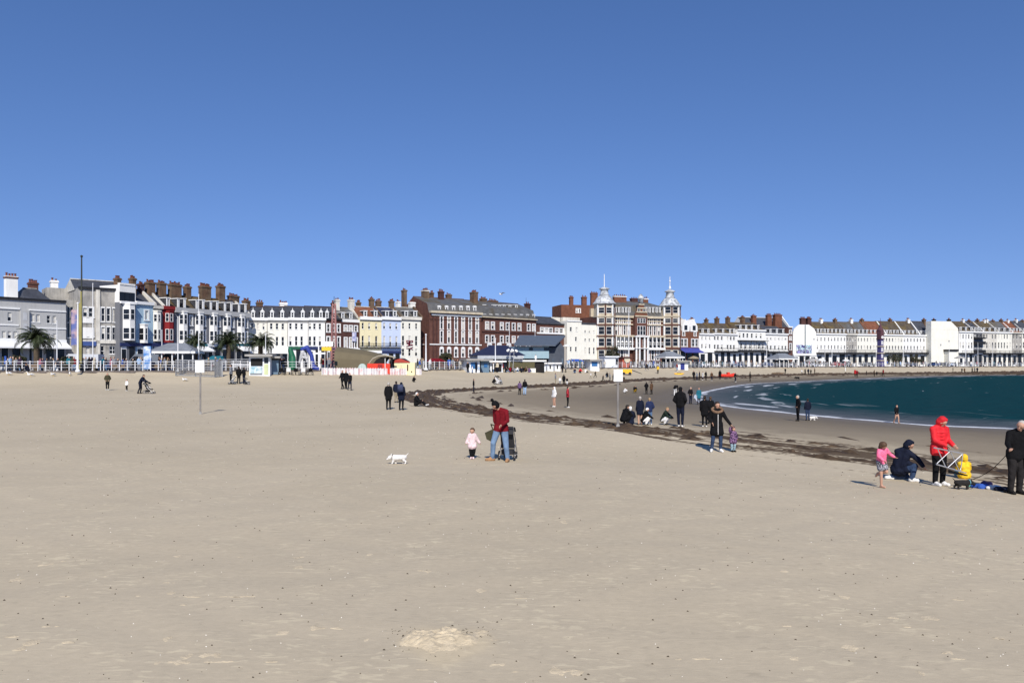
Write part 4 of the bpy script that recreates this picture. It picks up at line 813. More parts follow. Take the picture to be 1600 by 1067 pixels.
# ------------------------------------------------------------ people and animals
skin = M('skin', (.50,.29,.20), rough=.6, var=.06)
hair_b = M('dark_hair', (.025,.017,.012), rough=.6, var=.2); hair_br = M('brown_hair', (.09,.05,.028), rough=.6, var=.2); hair_g = M('grey_hair', (.42,.39,.35), rough=.7, var=.15); hair_bl = M('fair_hair', (.35,.23,.12), rough=.6, var=.15)
def cl(name, c=None, r=.85): return M('cloth_'+name, c, rough=r, var=.25, scale=7, bump=.7, bscale=8, spec=.12)
black = cl('black', (.007,.007,.008)); navy = cl('navy', (.009,.012,.026)); denim = cl('denim', (.10,.17,.29)); dkdenim = cl('dark_denim', (.03,.05,.10)); redc = cl('red', (.62,.02,.025), .5); maroon = cl('maroon', (.16,.008,.014)); pink = cl('pink', (.85,.17,.30)); palepink = cl('pale_pink', (.72,.55,.56)); yellow = cl('yellow', (.80,.50,.03)); whitec = cl('white', (.78,.77,.75)); greyc = cl('grey', (.22,.23,.25)); olive = cl('olive', (.055,.052,.03)); teal = cl('teal', (.02,.14,.19)); purple = cl('purple', (.13,.08,.17)); brown = cl('brown', (.10,.055,.03)); khaki = cl('khaki', (.30,.25,.17)); blue = cl('blue', (.04,.10,.38)); green = cl('green', (.03,.15,.06)); shoe_w = cl('shoe_white', (.70,.69,.66)); shoe_k = cl('shoe_dark', (.02,.018,.016)); lightb = cl('light_blue', (.33,.47,.66)); cream = cl('cream', (.60,.53,.40))
def V(*a): return Vector(a)
def capsule(mb, a, ra, b, rb, n=10):
    a = Vector(a); b = Vector(b); d = b-a
    if d.length < 1e-4: d = V(0, 0, 1e-3); b = a+d
    d = d.normalized(); u = d.orthogonal().normalized(); w_ = d.cross(u); prof = []
    for k in (0, 1, 2): t = pi/2*k/2.6; prof.append((a-d*ra*cos(t), ra*sin(t)+ra*.03))
    prof.append((a, ra)); prof.append((b, rb))
    for k in (2, 1, 0): t = pi/2*k/2.6; prof.append((b+d*rb*cos(t), rb*sin(t)+rb*.03))
    vs = [c+(u*cos(2*pi*k/n)+w_*sin(2*pi*k/n))*r for c, r in prof for k in range(n)]
    fs = [(j*n+k, j*n+(k+1) % n, (j+1)*n+(k+1) % n, (j+1)*n+k) for j in range(len(prof)-1) for k in range(n)]+[tuple(range(n))[::-1], tuple(range((len(prof)-1)*n, len(prof)*n))]
    mb.add(vs, fs)
def fuse(name, segs, voxel, mats=None, smooth=3, picker=None):
    """one continuous skin over tapered limbs: segs = (a, ra, b, rb[, material index])"""
    mb = MB()
    for s_ in segs: capsule(mb, *s_[:4])
    me = mb.mesh('tmp', []); ob = bpy.data.objects.new('tmp', me); C.objects.link(ob)
    md = ob.modifiers.new('r', 'REMESH'); md.mode = 'VOXEL'; md.voxel_size = voxel; md.use_smooth_shade = True
    if smooth: sm = ob.modifiers.new('s', 'SMOOTH'); sm.factor = .5; sm.iterations = smooth
    dg = bpy.context.evaluated_depsgraph_get(); out = bpy.data.meshes.new_from_object(ob.evaluated_get(dg)); bpy.data.objects.remove(ob); out.name = name; out.materials.clear()
    for m in (mats or []): out.materials.append(m)
    if mats and len(mats) > 1:
        nf = len(out.polygons); ce = np.zeros(nf*3); out.polygons.foreach_get('center', ce); ce = ce.reshape(-1, 3); best = np.full(nf, 9.); idx = np.zeros(nf, int)
        for s_ in segs:
            a = np.array(s_[0]); b = np.array(s_[2]); d = b-a; L2 = max(d@d, 1e-9); t = np.clip((ce-a)@d/L2, 0, 1); dist = np.linalg.norm(ce-(a+t[:, None]*d), axis=1)-(s_[1]+(s_[3]-s_[1])*t)
            k = dist < best; best[k] = dist[k]; idx[k] = s_[4]
        out.polygons.foreach_set('material_index', idx)
    return out
def sk(**kw):
    J = dict(pel=(0,0,.93), chest=(0,0,1.30), neck=(0,0,1.47), head=(0,-.02,1.61), face=(0,-1,0), hipL=(.085,0,.92), kneeL=(.095,-.02,.50), ankL=(.10,.03,.09), toeL=(.12,-.13,.035),
             hipR=(-.085,0,.92), kneeR=(-.095,-.02,.50), ankR=(-.10,.03,.09), toeR=(-.12,-.13,.035), shL=(.165,0,1.41), elL=(.23,.03,1.14), haL=(.235,-.07,.90), shR=(-.165,0,1.41), elR=(-.23,.03,1.14), haR=(-.235,-.07,.90))
    J.update(kw); return {k: Vector(v) for k, v in J.items()}
POSES = {
 'stand': sk(),
 'walk': sk(hipL=(.08,0,.92), kneeL=(.09,-.14,.52), ankL=(.09,-.16,.10), toeL=(.10,-.33,.05), kneeR=(-.09,.06,.50), ankR=(-.09,.30,.15), toeR=(-.09,.17,.04), elL=(.22,.14,1.17), haL=(.21,.12,.92), elR=(-.22,-.04,1.15), haR=(-.20,-.24,1.0)),
 'pockets': sk(elL=(.27,.06,1.15), haL=(.15,-.10,.98), elR=(-.27,.06,1.15), haR=(-.15,-.10,.98), head=(0,-.05,1.60), ankL=(.07,0,.09), toeL=(.09,-.16,.035)),
 'push': sk(chest=(0,-.16,1.25), neck=(0,-.24,1.40), head=(0,-.32,1.52), face=(0,-.9,-.4), shL=(.16,-.22,1.34), shR=(-.16,-.22,1.34), elL=(.21,-.38,1.12), haL=(.16,-.62,1.02), elR=(-.21,-.38,1.12), haR=(-.16,-.62,1.02), kneeL=(.09,-.06,.5), ankR=(-.09,.16,.10), toeR=(-.1,.02,.035)),
 'bend': sk(pel=(0,.12,.88), chest=(0,-.22,1.08), neck=(0,-.40,1.12), head=(0,-.52,1.06), face=(0,-.6,-.8), hipL=(.085,.12,.87), hipR=(-.085,.12,.87), shL=(.16,-.36,1.12), shR=(-.16,-.36,1.12), elL=(.18,-.42,.84), haL=(.12,-.52,.62), elR=(-.18,-.42,.84), haR=(-.12,-.52,.62)),
 'crouch': sk(pel=(0,.10,.28), chest=(0,-.05,.60), neck=(0,-.12,.77), head=(0,-.18,.89), face=(0,-.8,-.5), hipL=(.10,.10,.27), hipR=(-.10,.10,.27), kneeL=(.16,-.28,.46), ankL=(.12,-.05,.09), toeL=(.13,-.22,.04), kneeR=(-.16,-.28,.46), ankR=(-.12,-.05,.09), toeR=(-.13,-.22,.04), shL=(.16,-.09,.72), shR=(-.16,-.09,.72), elL=(.22,-.28,.52), haL=(.14,-.48,.40), elR=(-.22,-.28,.52), haR=(-.14,-.48,.40)),
 'sit': sk(pel=(0,.10,.14), chest=(0,.08,.50), neck=(0,.04,.68), head=(0,.0,.82), hipL=(.10,.08,.13), hipR=(-.10,.08,.13), kneeL=(.14,-.30,.36), ankL=(.14,-.62,.09), toeL=(.15,-.76,.13), kneeR=(-.14,-.30,.36), ankR=(-.14,-.62,.09), toeR=(-.15,-.76,.13), shL=(.16,.06,.62), shR=(-.16,.06,.62), elL=(.22,-.08,.42), haL=(.12,-.30,.40), elR=(-.22,-.08,.42), haR=(-.12,-.30,.40)),
 'child': sk(head=(0,-.02,1.57), shL=(.16,0,1.36), shR=(-.16,0,1.36)),
 'run': sk(chest=(0,-.06,1.28), neck=(0,-.1,1.45), head=(0,-.15,1.58), kneeL=(.09,-.30,.62), ankL=(.09,-.22,.22), toeL=(.09,-.38,.16), kneeR=(-.09,.12,.52), ankR=(-.09,.42,.32), toeR=(-.09,.40,.16), elL=(.24,.16,1.2), haL=(.2,-.02,1.05), elR=(-.24,-.14,1.18), haR=(-.14,-.34,1.2)),
}
def lerp(a, b, t): return a+(b-a)*t
def trunk_segs(J, g, mi, f=0.):
    out = []; side = (J['shL']-J['shR']).normalized(); hs_ = (J['hipL']-J['hipR']).normalized()
    out.append((J['pel']-hs_*.06, .108+f, J['pel']+hs_*.06, .108+f, mi))
    for s_ in (-1, 1): out.append((J['pel']+hs_*s_*.05+V(0,0,.03), .100+f, J['chest']+side*s_*.068, .100+f, mi)); out.append((J['chest']+side*s_*.068, .102+f, lerp(J['chest'], J['neck'], .55)+side*s_*.07, .075+f, mi))
    out.append((J['shL'], .054+f, lerp(J['shL'], J['neck'], .75), .06+f, mi)); out.append((J['shR'], .054+f, lerp(J['shR'], J['neck'], .75), .06+f, mi)); return out
def arm_segs(J, mi, f=0., bare=False):
    out = []
    for s_ in 'LR': out.append((J['sh'+s_], .056+f, J['el'+s_], .044+f, mi)); out.append((J['el'+s_], .044+f, lerp(J['el'+s_], J['ha'+s_], .88), .031+f, mi))
    return out
def leg_segs(J, mi, f=0., k0=0, k1=1.):
    out = []
    for s_ in 'LR': out.append((J['hip'+s_], .092+f, J['knee'+s_], .060+f, mi)); out.append((J['knee'+s_], .060+f, lerp(J['knee'+s_], J['ank'+s_], k1), (.042 if k1 == 1 else .06-.018*k1)+f, mi))
    return out
def foot_segs(J, mi, f=0.):
    out = []
    for s_ in 'LR':
        a, t = J['ank'+s_], J['toe'+s_]; heel = a+(a-t).normalized()*.03; heel = V(heel.x, heel.y, min(a.z, max(t.z, .04)) if a.z < .2 else a.z-.03)
        out.append((heel, .042+f, t, .034+f, mi)); out.append((a, .043+f, lerp(a, t, .4)-V(0,0,.01), .04+f, mi))
    return out
def head_segs(J, mi, big=1.):
    h, fc = J['head'], J['face'].normalized(); up = (h-J['neck']).normalized(); up = (up-fc*up.dot(fc)).normalized() if abs(up.dot(fc)) < .95 else up
    side = fc.cross(up).normalized()
    return [(h+up*.03-fc*.012, .090*big, h+up*.03+fc*.012, .086*big, mi), (h-up*.02+fc*.02, .073*big, h-up*.055+fc*.035, .05*big, mi), (J['neck'], .052, h-up*.02, .05, mi),
            (h+fc*.092*big-up*.005, .012, h+fc*.108*big-up*.026, .013, mi), (h+side*.083*big, .018, h+side*.086*big-up*.02, .013, mi), (h-side*.083*big, .018, h-side*.086*big-up*.02, .013, mi)], up, side, fc
def hand_segs(J, s_, mi):
    el, ha = J['el'+s_], J['ha'+s_]; d = (ha-el).normalized(); x = 1 if s_ == 'L' else -1
    th = V(0, -1, 0)-d*d.dot(V(0, -1, 0)); th = th.normalized() if th.length > .1 else V(x, 0, 0); inw = d.cross(th).normalized()*(-x)
    w_ = lerp(el, ha, .92); out = [(w_, .027, w_+d*.05+th*.014, .024, mi), (w_, .027, w_+d*.05-th*.014, .024, mi)]
    for k, (o, l) in enumerate(((.032, .065), (.011, .075), (-.011, .07), (-.032, .055))):
        b = w_+d*.075+th*o; m_ = b+d*l*.5+inw*.008; out += [(w_+d*.04+th*o*.8, .0105, b, .0100, mi), (b, .0098, m_, .0092, mi), (m_, .0092, m_+d*l*.42+inw*l*.45, .0082, mi)]
    b = w_+d*.02+th*.03; out += [(b, .012, b+d*.03+th*.022, .0105, mi), (b+d*.03+th*.022, .0105, b+d*.055+th*.024+inw*.012, .009, mi)]
    return out
# ---- low-detail bodies, shared by the people farther off; slots: skin, top, bottom, shoe, hair
def low_body(pose, coat=0., puff=.02, legs=True, skirt=0, child=False, hood=False):
    J = POSES[pose]; hd, up, side, fc = head_segs(J, 0, 1.25 if child else 1.); sg = hd[:5] if not hood else hd[:2]
    sg += trunk_segs(J, 't', 1, puff)+arm_segs(J, 1, puff*.8)+leg_segs(J, 2, .012)+foot_segs(J, 3, .006)
    for s_ in 'LR': e, h = J['el'+s_], J['ha'+s_]; d = (h-e).normalized(); sg.append((h-d*.02, .030, h+d*.09, .02, 0))
    if coat:
        for s_ in 'LR': sg.append((J['hip'+s_], .10+puff, lerp(J['hip'+s_], J['knee'+s_], coat), .105+puff, 1))
        sg.append((J['pel'], .11+puff, lerp(lerp(J['hipL'], J['kneeL'], coat), lerp(J['hipR'], J['kneeR'], coat), .5), .11+puff, 1))
    h = J['head']; b_ = 1.25 if child else 1
    sg += [(h+up*.055-fc*.03, .092*b_, h+up*.03-fc*.05, .088*b_, 1 if hood else 4)]
    if hood: sg += [(h+up*.04-fc*.035, .112*b_, h-up*.05-fc*.035, .10*b_, 1)]
    return fuse('person_body', sg, .033, [skin, black, denim, shoe_k, hair_b], 2)
LOW = {}
def low(kind):
    if kind not in LOW:
        pose, opt = {'stand': ('stand', {}), 'coat': ('stand', dict(coat=.5, puff=.02)), 'pockets': ('pockets', dict(puff=.025)), 'walk': ('walk', dict(puff=.025)), 'walkcoat': ('walk', dict(coat=.4, puff=.018)), 'push': ('push', dict(puff=.025)), 'bend': ('bend', dict(puff=.03)), 'crouch': ('crouch', dict(puff=.035)), 'sit': ('sit', dict(puff=.03)),
                     'child': ('child', dict(child=True, puff=.03)), 'childsit': ('crouch', dict(child=True, puff=.035)), 'run': ('run', {}), 'hood': ('stand', dict(hood=True, puff=.035))}[kind]
        LOW[kind] = low_body(pose, **opt)
    return LOW[kind]
def person(kind, loc, H, face_deg, label, top=black, bottom=black, shoes=shoe_k, hair=hair_b, skin_=None, group=None, lean=0):
    """face_deg: 0 looks at the camera side (-Y), 90 looks right (+X), 180 away"""
    o = link('person', low(kind), None, loc, R(face_deg), scale=H/1.72 if kind not in ('crouch', 'sit', 'childsit') else H/1.72)
    for i, m in enumerate((skin_ or skin, top, bottom, shoes, hair)): o.material_slots[i].link = 'OBJECT'; o.material_slots[i].material = m
    return tag(o, label, 'person', group)
# ---- near figures: whole body plus garments as parts
def figure(J, loc, H, face_deg, label, wear, hair='short', hairm=hair_br, big=1., name='person'):
    E = empty(name, loc, R(face_deg), label, 'person'); s = H/1.72; E.scale = (s, s, s)
    hd, up, side, fc = head_segs(J, 0, big); body = hd+trunk_segs(J, 't', 0)+arm_segs(J, 0)+leg_segs(J, 0)+foot_segs(J, 0)+hand_segs(J, 'L', 0)+hand_segs(J, 'R', 0)
    link('body', fuse('body', body, .0105, [skin], 3), E)
    h = J['head']
    for sd in (-1, 1):
        mb = MB(); capsule(mb, h+fc*.083*big+side*sd*.032*big+up*.018, .010, h+fc*.085*big+side*sd*.030*big+up*.018, .010, 6); mb.build('eye', m_black, E)
    mb = MB(); capsule(mb, h+fc*.082*big+side*.02-up*.047, .006, h+fc*.082*big-side*.02-up*.047, .006, 6); mb.build('mouth', M('lips', (.35,.12,.10)), E)
    for g, m, segs, vox in wear: link(g, fuse(g, segs, vox, [m], 3), E)
    if hair == 'short': link('hair', fuse('hair', [(h+up*.045*big-fc*.02*big, .090*big, h+up*.02*big-fc*.035*big, .092*big), (h-fc*.05*big, .072*big, h-up*.04*big-fc*.045*big, .058*big)], .016, [hairm], 2), E)
    if hair == 'long': link('hair', fuse('hair', [(h+up*.045*big-fc*.01*big, .096*big, h+up*.01*big-fc*.035*big, .100*big), (h-fc*.02*big+side*.07*big, .050*big, h-up*.18*big+fc*.01+side*.085*big, .040*big), (h-fc*.02*big-side*.07*big, .050*big, h-up*.18*big+fc*.01-side*.085*big, .040*big), (h-fc*.05*big, .075*big, h-up*.14*big-fc*.05, .055*big)], .016, [hairm], 2), E)
    return E
def top_segs(J, f, coat=0., flare=.13): 
    o = trunk_segs(J, 't', 0, f)+arm_segs(J, 0, f*.9)
    for s_ in 'LR': o.append((J['hip'+s_]+V(0,0,.05), .105+f, lerp(J['hip'+s_], J['knee'+s_], .06), .108+f, 0))
    if coat:
        m = lerp(lerp(J['hipL'], J['kneeL'], coat), lerp(J['hipR'], J['kneeR'], coat), .5); o.append((J['pel'], .12+f, m, flare, 0))
        for s_ in 'LR': o.append((J['hip'+s_], .10+f, lerp(J['hip'+s_], J['knee'+s_], coat), flare-.02, 0))
    return o
def hood_segs(J, big=1.):
    h = J['head']; fc = J['face'].normalized(); up = (h-J['neck']).normalized(); up = (up-fc*up.dot(fc)).normalized()
    return [(h+up*.05*big-fc*.03*big, .104*big, h-up*.02-fc*.045*big, .102*big), (h-up*.09-fc*.03, .078, J['neck']-fc*.01, .085), (h+up*.10+fc*.03, .05*big, h+up*.02+fc*.0, .09*big)]
def shoes(J, m, f=.012): 
    fs = foot_segs(J, 0, f); return [('shoe', m, fs[0:2], .014), ('shoe', m, fs[2:4], .014)]

g = on_ground
# man in the dark red jumper pushing a pushchair away from us, head bowed
p = g(783, 721)
J = sk(pel=(0,0,.95), chest=(.01,-.02,1.28), neck=(-.02,-.10,1.47), head=(-.06,-.21,1.585), face=(-.45,-.7,-.6), hipL=(.10,0,.93), hipR=(-.10,0,.93), kneeL=(.17,-.03,.50), ankL=(.20,.02,.09), toeL=(.24,-.12,.04), kneeR=(-.22,-.06,.52), ankR=(-.29,.02,.09), toeR=(-.42,-.10,.04),
       shL=(.18,-.03,1.42), shR=(-.17,-.05,1.42), elL=(.24,-.06,1.16), haL=(.18,-.34,1.04), elR=(-.20,.0,1.14), haR=(-.17,.12,.92))
m1 = figure(J, p, 1.74, -28, 'man in a dark red jumper, black bobble hat and light jeans beside a pushchair', [('jumper', maroon, top_segs(J, .016), .015), ('jeans', denim if 0 else M('cloth_light_denim', (.15,.23,.35), var=.4, scale=5, bump=.3, bscale=8), leg_segs(J, 0, .022), .015)]+shoes(J, cl('shoe_tan', (.35,.20,.10))), hair='none')
hh = J['head']; fc = J['face'].normalized(); up = V(-.15, -.25, .95)-fc*fc.dot(V(-.15, -.25, .95)); up.normalize()
hat = link('bobble_hat', fuse('bobble_hat', [(hh+up*.05-fc*.01, .103, hh+up*.005-fc*.02, .105)], .015, [black], 2), m1); mb = MB(); capsule(mb, hh+up*.19, .045, hh+up*.2, .045, 10); mb.build('bobble', black, hat)
mb = MB(); mb.prism([(-.20,.14,.93), (-.47,.10,.80), (-.42,.12,.62), (-.30,.14,.56), (-.20,.16,.70)], (0, .12, 0)); mb.path([(-.24, .16, .9), (-.30, .18, 1.05), (-.2, .12, 1.02)], .018)
bag = mb.build('shoulder_bag', olive, None, p); tag(bag, 'small dark olive bag with a loop held by the man in the red jumper', 'bag')
def pushchair(loc, rz, label, mat=black, s=1., hoodm=None):
    E = empty('pushchair', loc, rz, label, 'pushchair'); E.scale = (s, s, s)
    def wheel(x, y, r):
        mb = MB(); n = 14
        for k in range(n): a, b = 2*pi*k/n, 2*pi*(k+1)/n; mb.tube((x, y+r*cos(a), r+r*sin(a)*.9), (x, y+r*cos(b), r+r*sin(b)*.9), .02, n=5)
        w_ = mb.build('wheel', m_black, E); mb = MB()
        for k in range(5): a = 2*pi*k/5; mb.tube((x, y, r), (x, y+r*.92*cos(a), r+r*.82*sin(a)), .01, n=4)
        mb.tube((x-.03, y, r), (x+.03, y, r), .03, n=8); mb.build('hub', M('grey_metal', (.35,.35,.36), rough=.4, metal=.6), w_)
    for x in (-.24, .24): wheel(x, .22, .14); wheel(x*.8, -.42, .09)
    mt = M('grey_metal')
    for x in (-.22, .22):
        mb = MB(); mb.path([(x, .22, .14), (x, -.10, .55), (x, .38, 1.02)], .014); mb.path([(x, -.42, .10), (x, .05, .60)], .014); mb.build('frame', mt, E)
    mb = MB(); mb.path([(-.22, .38, 1.02), (.22, .38, 1.02)], .02); mb.build('handle', m_black, E)
    mb = MB(); mb.prism([(-.2, -.30, .36), (-.2, .06, .34), (-.2, .28, .82), (-.2, .22, .86), (-.2, .0, .44), (-.2, -.30, .42)], (.4, 0, 0)); mb.build('seat', mat, E)
    mb = MB(); n = 7
    for k in range(n-1):
        a, b = radians_(20+k*22), radians_(20+(k+1)*22); cy, cz, r = .12, .70, .30
        mb.prism([(-.22, cy+r*cos(a), cz+r*sin(a)), (-.22, cy+r*cos(b), cz+r*sin(b)), (-.22, cy+(r-.02)*cos(b), cz+(r-.02)*sin(b)), (-.22, cy+(r-.02)*cos(a), cz+(r-.02)*sin(a))], (.44, 0, 0))
    mb.build('hood', hoodm or mat, E); mb = MB(); mb.box(-.18, -.15, .16, .18, .22, .30); mb.build('basket', mat, E); return E
radians_ = R
pushchair(p+V(.20, .55, 0), R(170), 'black and grey pushchair behind the man in the dark red jumper', M('cloth_charcoal', (.03,.03,.034)), .95)
# toddler in the pale pink coat
p = g(738, 718); J = sk(head=(0,-.03,1.50), neck=(0,0,1.34), chest=(0,0,1.16), pel=(0,0,.80), hipL=(.085,0,.79), hipR=(-.085,0,.79), kneeL=(.10,-.04,.45), kneeR=(-.10,.0,.45), ankL=(.04,.02,.10), ankR=(-.06,.0,.10), toeL=(.07,-.13,.05), toeR=(-.08,-.15,.05), shL=(.15,0,1.28), shR=(-.15,0,1.28), elL=(.27,.0,1.06), haL=(.40,-.02,.86), elR=(-.24,0,1.05), haR=(-.32,-.05,.86), face=(-.3,-.85,-.35))
t1 = figure(J, p, .93, 0, 'toddler in a pale pink coat near the man in the dark red jumper', [('coat', palepink, top_segs(J, .045, .30, .19), .018), ('leggings', black, leg_segs(J, 0, .03), .016)]+shoes(J, palepink, .02), 'short', hair_br, 1.45)
link('hood', fuse('hood', [(V(.08,.05,1.34), .07, V(-.08,.05,1.34), .07), (V(0,.09,1.38), .08, V(0,.1,1.30), .07)], .018, [palepink], 2), t1)
# mother in the long black fur-trimmed coat, child in purple
p = g(1120, 707); J = sk(kneeL=(.12,-.05,.50), ankL=(.13,.0,.09), toeL=(.15,-.15,.04), kneeR=(-.13,-.02,.5), ankR=(-.17,.03,.09), toeR=(-.22,-.11,.04), elL=(.30,-.02,1.16), haL=(.46,-.10,.93), shL=(.17,0,1.40), elR=(-.25,.05,1.13), haR=(-.18,-.08,1.0), face=(.15,-.9,-.2), head=(.0,-.04,1.60))
m2 = figure(J, p, 1.68, 0, 'woman in a long black fur-hooded coat holding a child by the hand', [('coat', black, top_segs(J, .022, .62, .15), .016), ('jeans', dkdenim, leg_segs(J, 0, .012), .015)]+shoes(J, shoe_w), 'long', hair_b)
fur = M('fur_trim', (.26,.16,.10), var=.5, scale=30, bump=1, bscale=60); mb = MB(); n = 16
for k in range(n): a, b = 2*pi*k/n, 2*pi*(k+1)/n; capsule(mb, (.165*cos(a), .03-.07*(sin(a) < 0)*1-.05, 1.45+.085*sin(a)), .045, (.165*cos(b), .03-.07*(sin(b) < 0)*1-.05, 1.45+.085*sin(b)), .045, 7)
mb.build('fur_trim', fur, m2); mb = MB(); mb.box(-.011, -.165, .62, .011, -.155, 1.30); mb.build('zip', M('zip_metal', (.55,.53,.5), rough=.4), m2)
pc = g(1147, 708); pc = V(p.x+.56, p.y+.05, gz(p.x+.56, p.y+.05)); J = sk(head=(0,-.03,1.50), neck=(0,0,1.34), chest=(0,0,1.16), pel=(0,0,.80), hipL=(.085,0,.79), hipR=(-.085,0,.79), kneeL=(.10,-.04,.45), kneeR=(-.10,.0,.45), ankL=(.09,.0,.10), ankR=(-.09,.0,.10), toeL=(.1,-.15,.05), toeR=(-.1,-.15,.05), shL=(.15,0,1.28), shR=(-.15,0,1.28), elL=(.24,.0,1.06), haL=(.26,-.06,.88), elR=(-.25,-.03,1.40), haR=(-.28,-.08,1.62), face=(.5,-.8,-.1))
flow = M('cloth_flowered', (.035,.018,.055), var=.3, scale=8, col2=(.26,.14,.26), s2=16)
t2 = figure(J, pc, .86, 15, 'small child in a purple flowered coat and dark hat holding the hand of a woman', [('coat', flow, top_segs(J, .06, .3, .20), .018), ('leggings', cl('pale_blue_grey', (.25,.35,.40)), leg_segs(J, 0, .03), .016), ('hat', cl('plum', (.05,.012,.04)), [(V(0,.0,1.58), .14, V(0,.02,1.50), .14)], .018)]+shoes(J, shoe_k, .02), 'none', hair_br, 1.4)
# the group at the right edge
p = g(1467, 759); J = sk(head=(.03,-.08,1.60), face=(.55,-.6,-.55), shL=(.17,-.02,1.42), shR=(-.16,-.0,1.42), elL=(.20,-.05,1.16), haL=(.17,-.30,1.03), elR=(-.17,-.08,1.15), haR=(-.02,-.30,1.03), kneeL=(.11,-.02,.5), ankL=(.11,.02,.09), toeL=(.16,-.13,.04), ankR=(-.09,.02,.09), toeR=(-.08,-.14,.04))
quilt = M('quilted_red', (.62,.022,.03), rough=.62, var=.2, scale=5, bump=.5, bscale=12, spec=.15)
m3 = figure(J, p, 1.72, 8, 'person in a red quilted hooded jacket and black trousers holding a folded metal frame', [('jacket', quilt, top_segs(J, .030, .18, .15), .015), ('trousers', black, leg_segs(J, 0, .02), .015), ('hood', quilt, hood_segs(J), .015)]+shoes(J, shoe_w), 'none')
for zz in (1.02, 1.10, 1.18, 1.26, 1.34): mb = MB(); n = 20; [mb.tube((.205*cos(2*pi*k/n)*(1 if zz > 1.1 else .98), .132*sin(2*pi*k/n), zz), (.205*cos(2*pi*(k+1)/n)*(1 if zz > 1.1 else .98), .132*sin(2*pi*(k+1)/n), zz), .012, n=5) for k in range(n)]; mb.build('quilt_seam', quilt, m3)
fr = empty('folding_frame', p+V(.0, -.30, 0), 0, 'folded aluminium trolley frame of crossed bars held by the person in red', 'frame'); mt = M('aluminium', (.55,.56,.58), rough=.35, metal=.7)
def barz(a, b, nm='bar', r=.012, m=None): mb = MB(); mb.tube(a, b, r, r, 6); return mb.build(nm, m or mt, fr)
A_, B_, C_, D_ = (-.30, 0, .99), (.42, 0, .84), (-.24, 0, .58), (.50, 0, .36)
barz(A_, B_, 'top_bar', .018); barz(C_, D_, 'lower_bar', .016)
for a, b in (((-.2, .02, .97), (-.0, .02, .52)), ((-.22, 0, .60), (.10, 0, .90)), ((.12, .02, .9), (.34, .02, .42)), ((.05, 0, .50), (.42, 0, .84)), ((.42, 0, .84), (.36, 0, .40))): barz(a, b, 'cross_bar', .011)
mb = MB(); mb.prism([(.10, .03, .44), (.56, .03, .31), (.56, .03, .28), (.10, .03, .36)], (0, .04, 0)); mb.build('canvas', black, fr)
# pink top girl on one leg
p = g(1377, 762); J = sk(pel=(.0,.0,.93), chest=(-.04,-.06,1.26), neck=(-.07,-.12,1.42), head=(-.12,-.20,1.53), face=(.3,-.6,-.7), kneeL=(.14,-.10,.58), ankL=(.10,.26,.48), toeL=(.10,.34,.36), kneeR=(-.03,-.02,.50), ankR=(.02,.02,.09), toeR=(.03,-.13,.04), shL=(.13,-.10,1.36), shR=(-.18,-.08,1.36), elL=(.28,-.12,1.20), haL=(.44,-.16,1.10), elR=(-.24,-.1,1.16), haR=(-.14,-.25,1.0))
dots = M('spotted_cloth', (.02,.02,.03), var=.1, col2=(.5,.5,.55), s2=40)
figure(J, p, 1.16, 20, 'barefoot girl in a bright pink top and dark spotted shorts balancing on one leg', [('top', pink, trunk_segs(J, 't', 0, .025)+arm_segs(J, 0, .02), .016), ('shorts', dots, [(J['hipL'], .12, lerp(J['hipL'], J['kneeL'], .6), .11), (J['hipR'], .12, lerp(J['hipR'], J['kneeR'], .55), .11)], .016)], 'long', hair_br, 1.2)
# kneeling in navy
p = g(1407, 751); J = sk(pel=(-.02,.05,.26), chest=(.02,-.04,.62), neck=(.07,-.10,.82), head=(.14,-.17,.94), face=(.8,-.4,-.45), hipL=(.06,.02,.26), hipR=(-.08,.10,.25), kneeL=(.26,-.20,.40), ankL=(.18,-.22,.08), toeL=(.30,-.28,.04), kneeR=(.20,.10,.10), ankR=(-.16,.16,.08), toeR=(-.28,.18,.05), shL=(.12,-.14,.76), shR=(-.08,.0,.76), elL=(.30,-.26,.60), haL=(.42,-.34,.40), elR=(.08,-.10,.5), haR=(.34,-.20,.38))
figure(J, p, 1.72, 0, 'person crouching on the sand in a navy hooded coat beside the girl in pink', [('coat', navy, top_segs(J, .028, .3, .15), .016), ('jeans', dkdenim, leg_segs(J, 0, .022), .016), ('hood', navy, hood_segs(J), .016)]+shoes(J, shoe_w, .016), 'none')
# child in yellow, sitting, back to us
p = g(1506, 748); J = dict(POSES['sit']); J = {k: v.copy() for k, v in J.items()}; J['head'] = V(0, .02, .86)
figure(J, p+V(0, 0, .0), 1.08, 165, 'small child sitting in a bright yellow hooded jacket and turquoise trousers', [('jacket', yellow, top_segs(J, .06), .018), ('trousers', cl('turquoise', (.20,.50,.58)), leg_segs(J, 0, .03), .018), ('hood', yellow, hood_segs(J, 1.35), .018)]+shoes(J, shoe_w, .02), 'none', hair_br, 1.3)
# old man at the right edge, hand out on the lead
p = g(1587, 772); J = sk(chest=(0,-.05,1.29), neck=(0,-.12,1.46), head=(-.02,-.21,1.58), face=(-.75,-.5,-.35), elR=(-.24,-.08,1.16), haR=(-.34,-.32,1.06), elL=(.24,.02,1.14), haL=(.24,-.08,.92), shL=(.18,-.08,1.40), shR=(-.18,-.06,1.40))
m5 = figure(J, p, 1.76, 0, 'grey haired man in a black jacket at the right edge holding a dog lead', [('jacket', black, top_segs(J, .02, .15, .14), .016), ('trousers', cl('dark_grey_trousers', (.02,.018,.018)), leg_segs(J, 0, .022), .016)]+shoes(J, shoe_k), 'short', hair_g)
mb = MB(); mb.prism([(.10, -.17, .86), (.24, -.17, .84), (.22, -.17, .66), (.12, -.17, .66)], (0, .03, 0)); mb.build('green_pouch', green, m5)
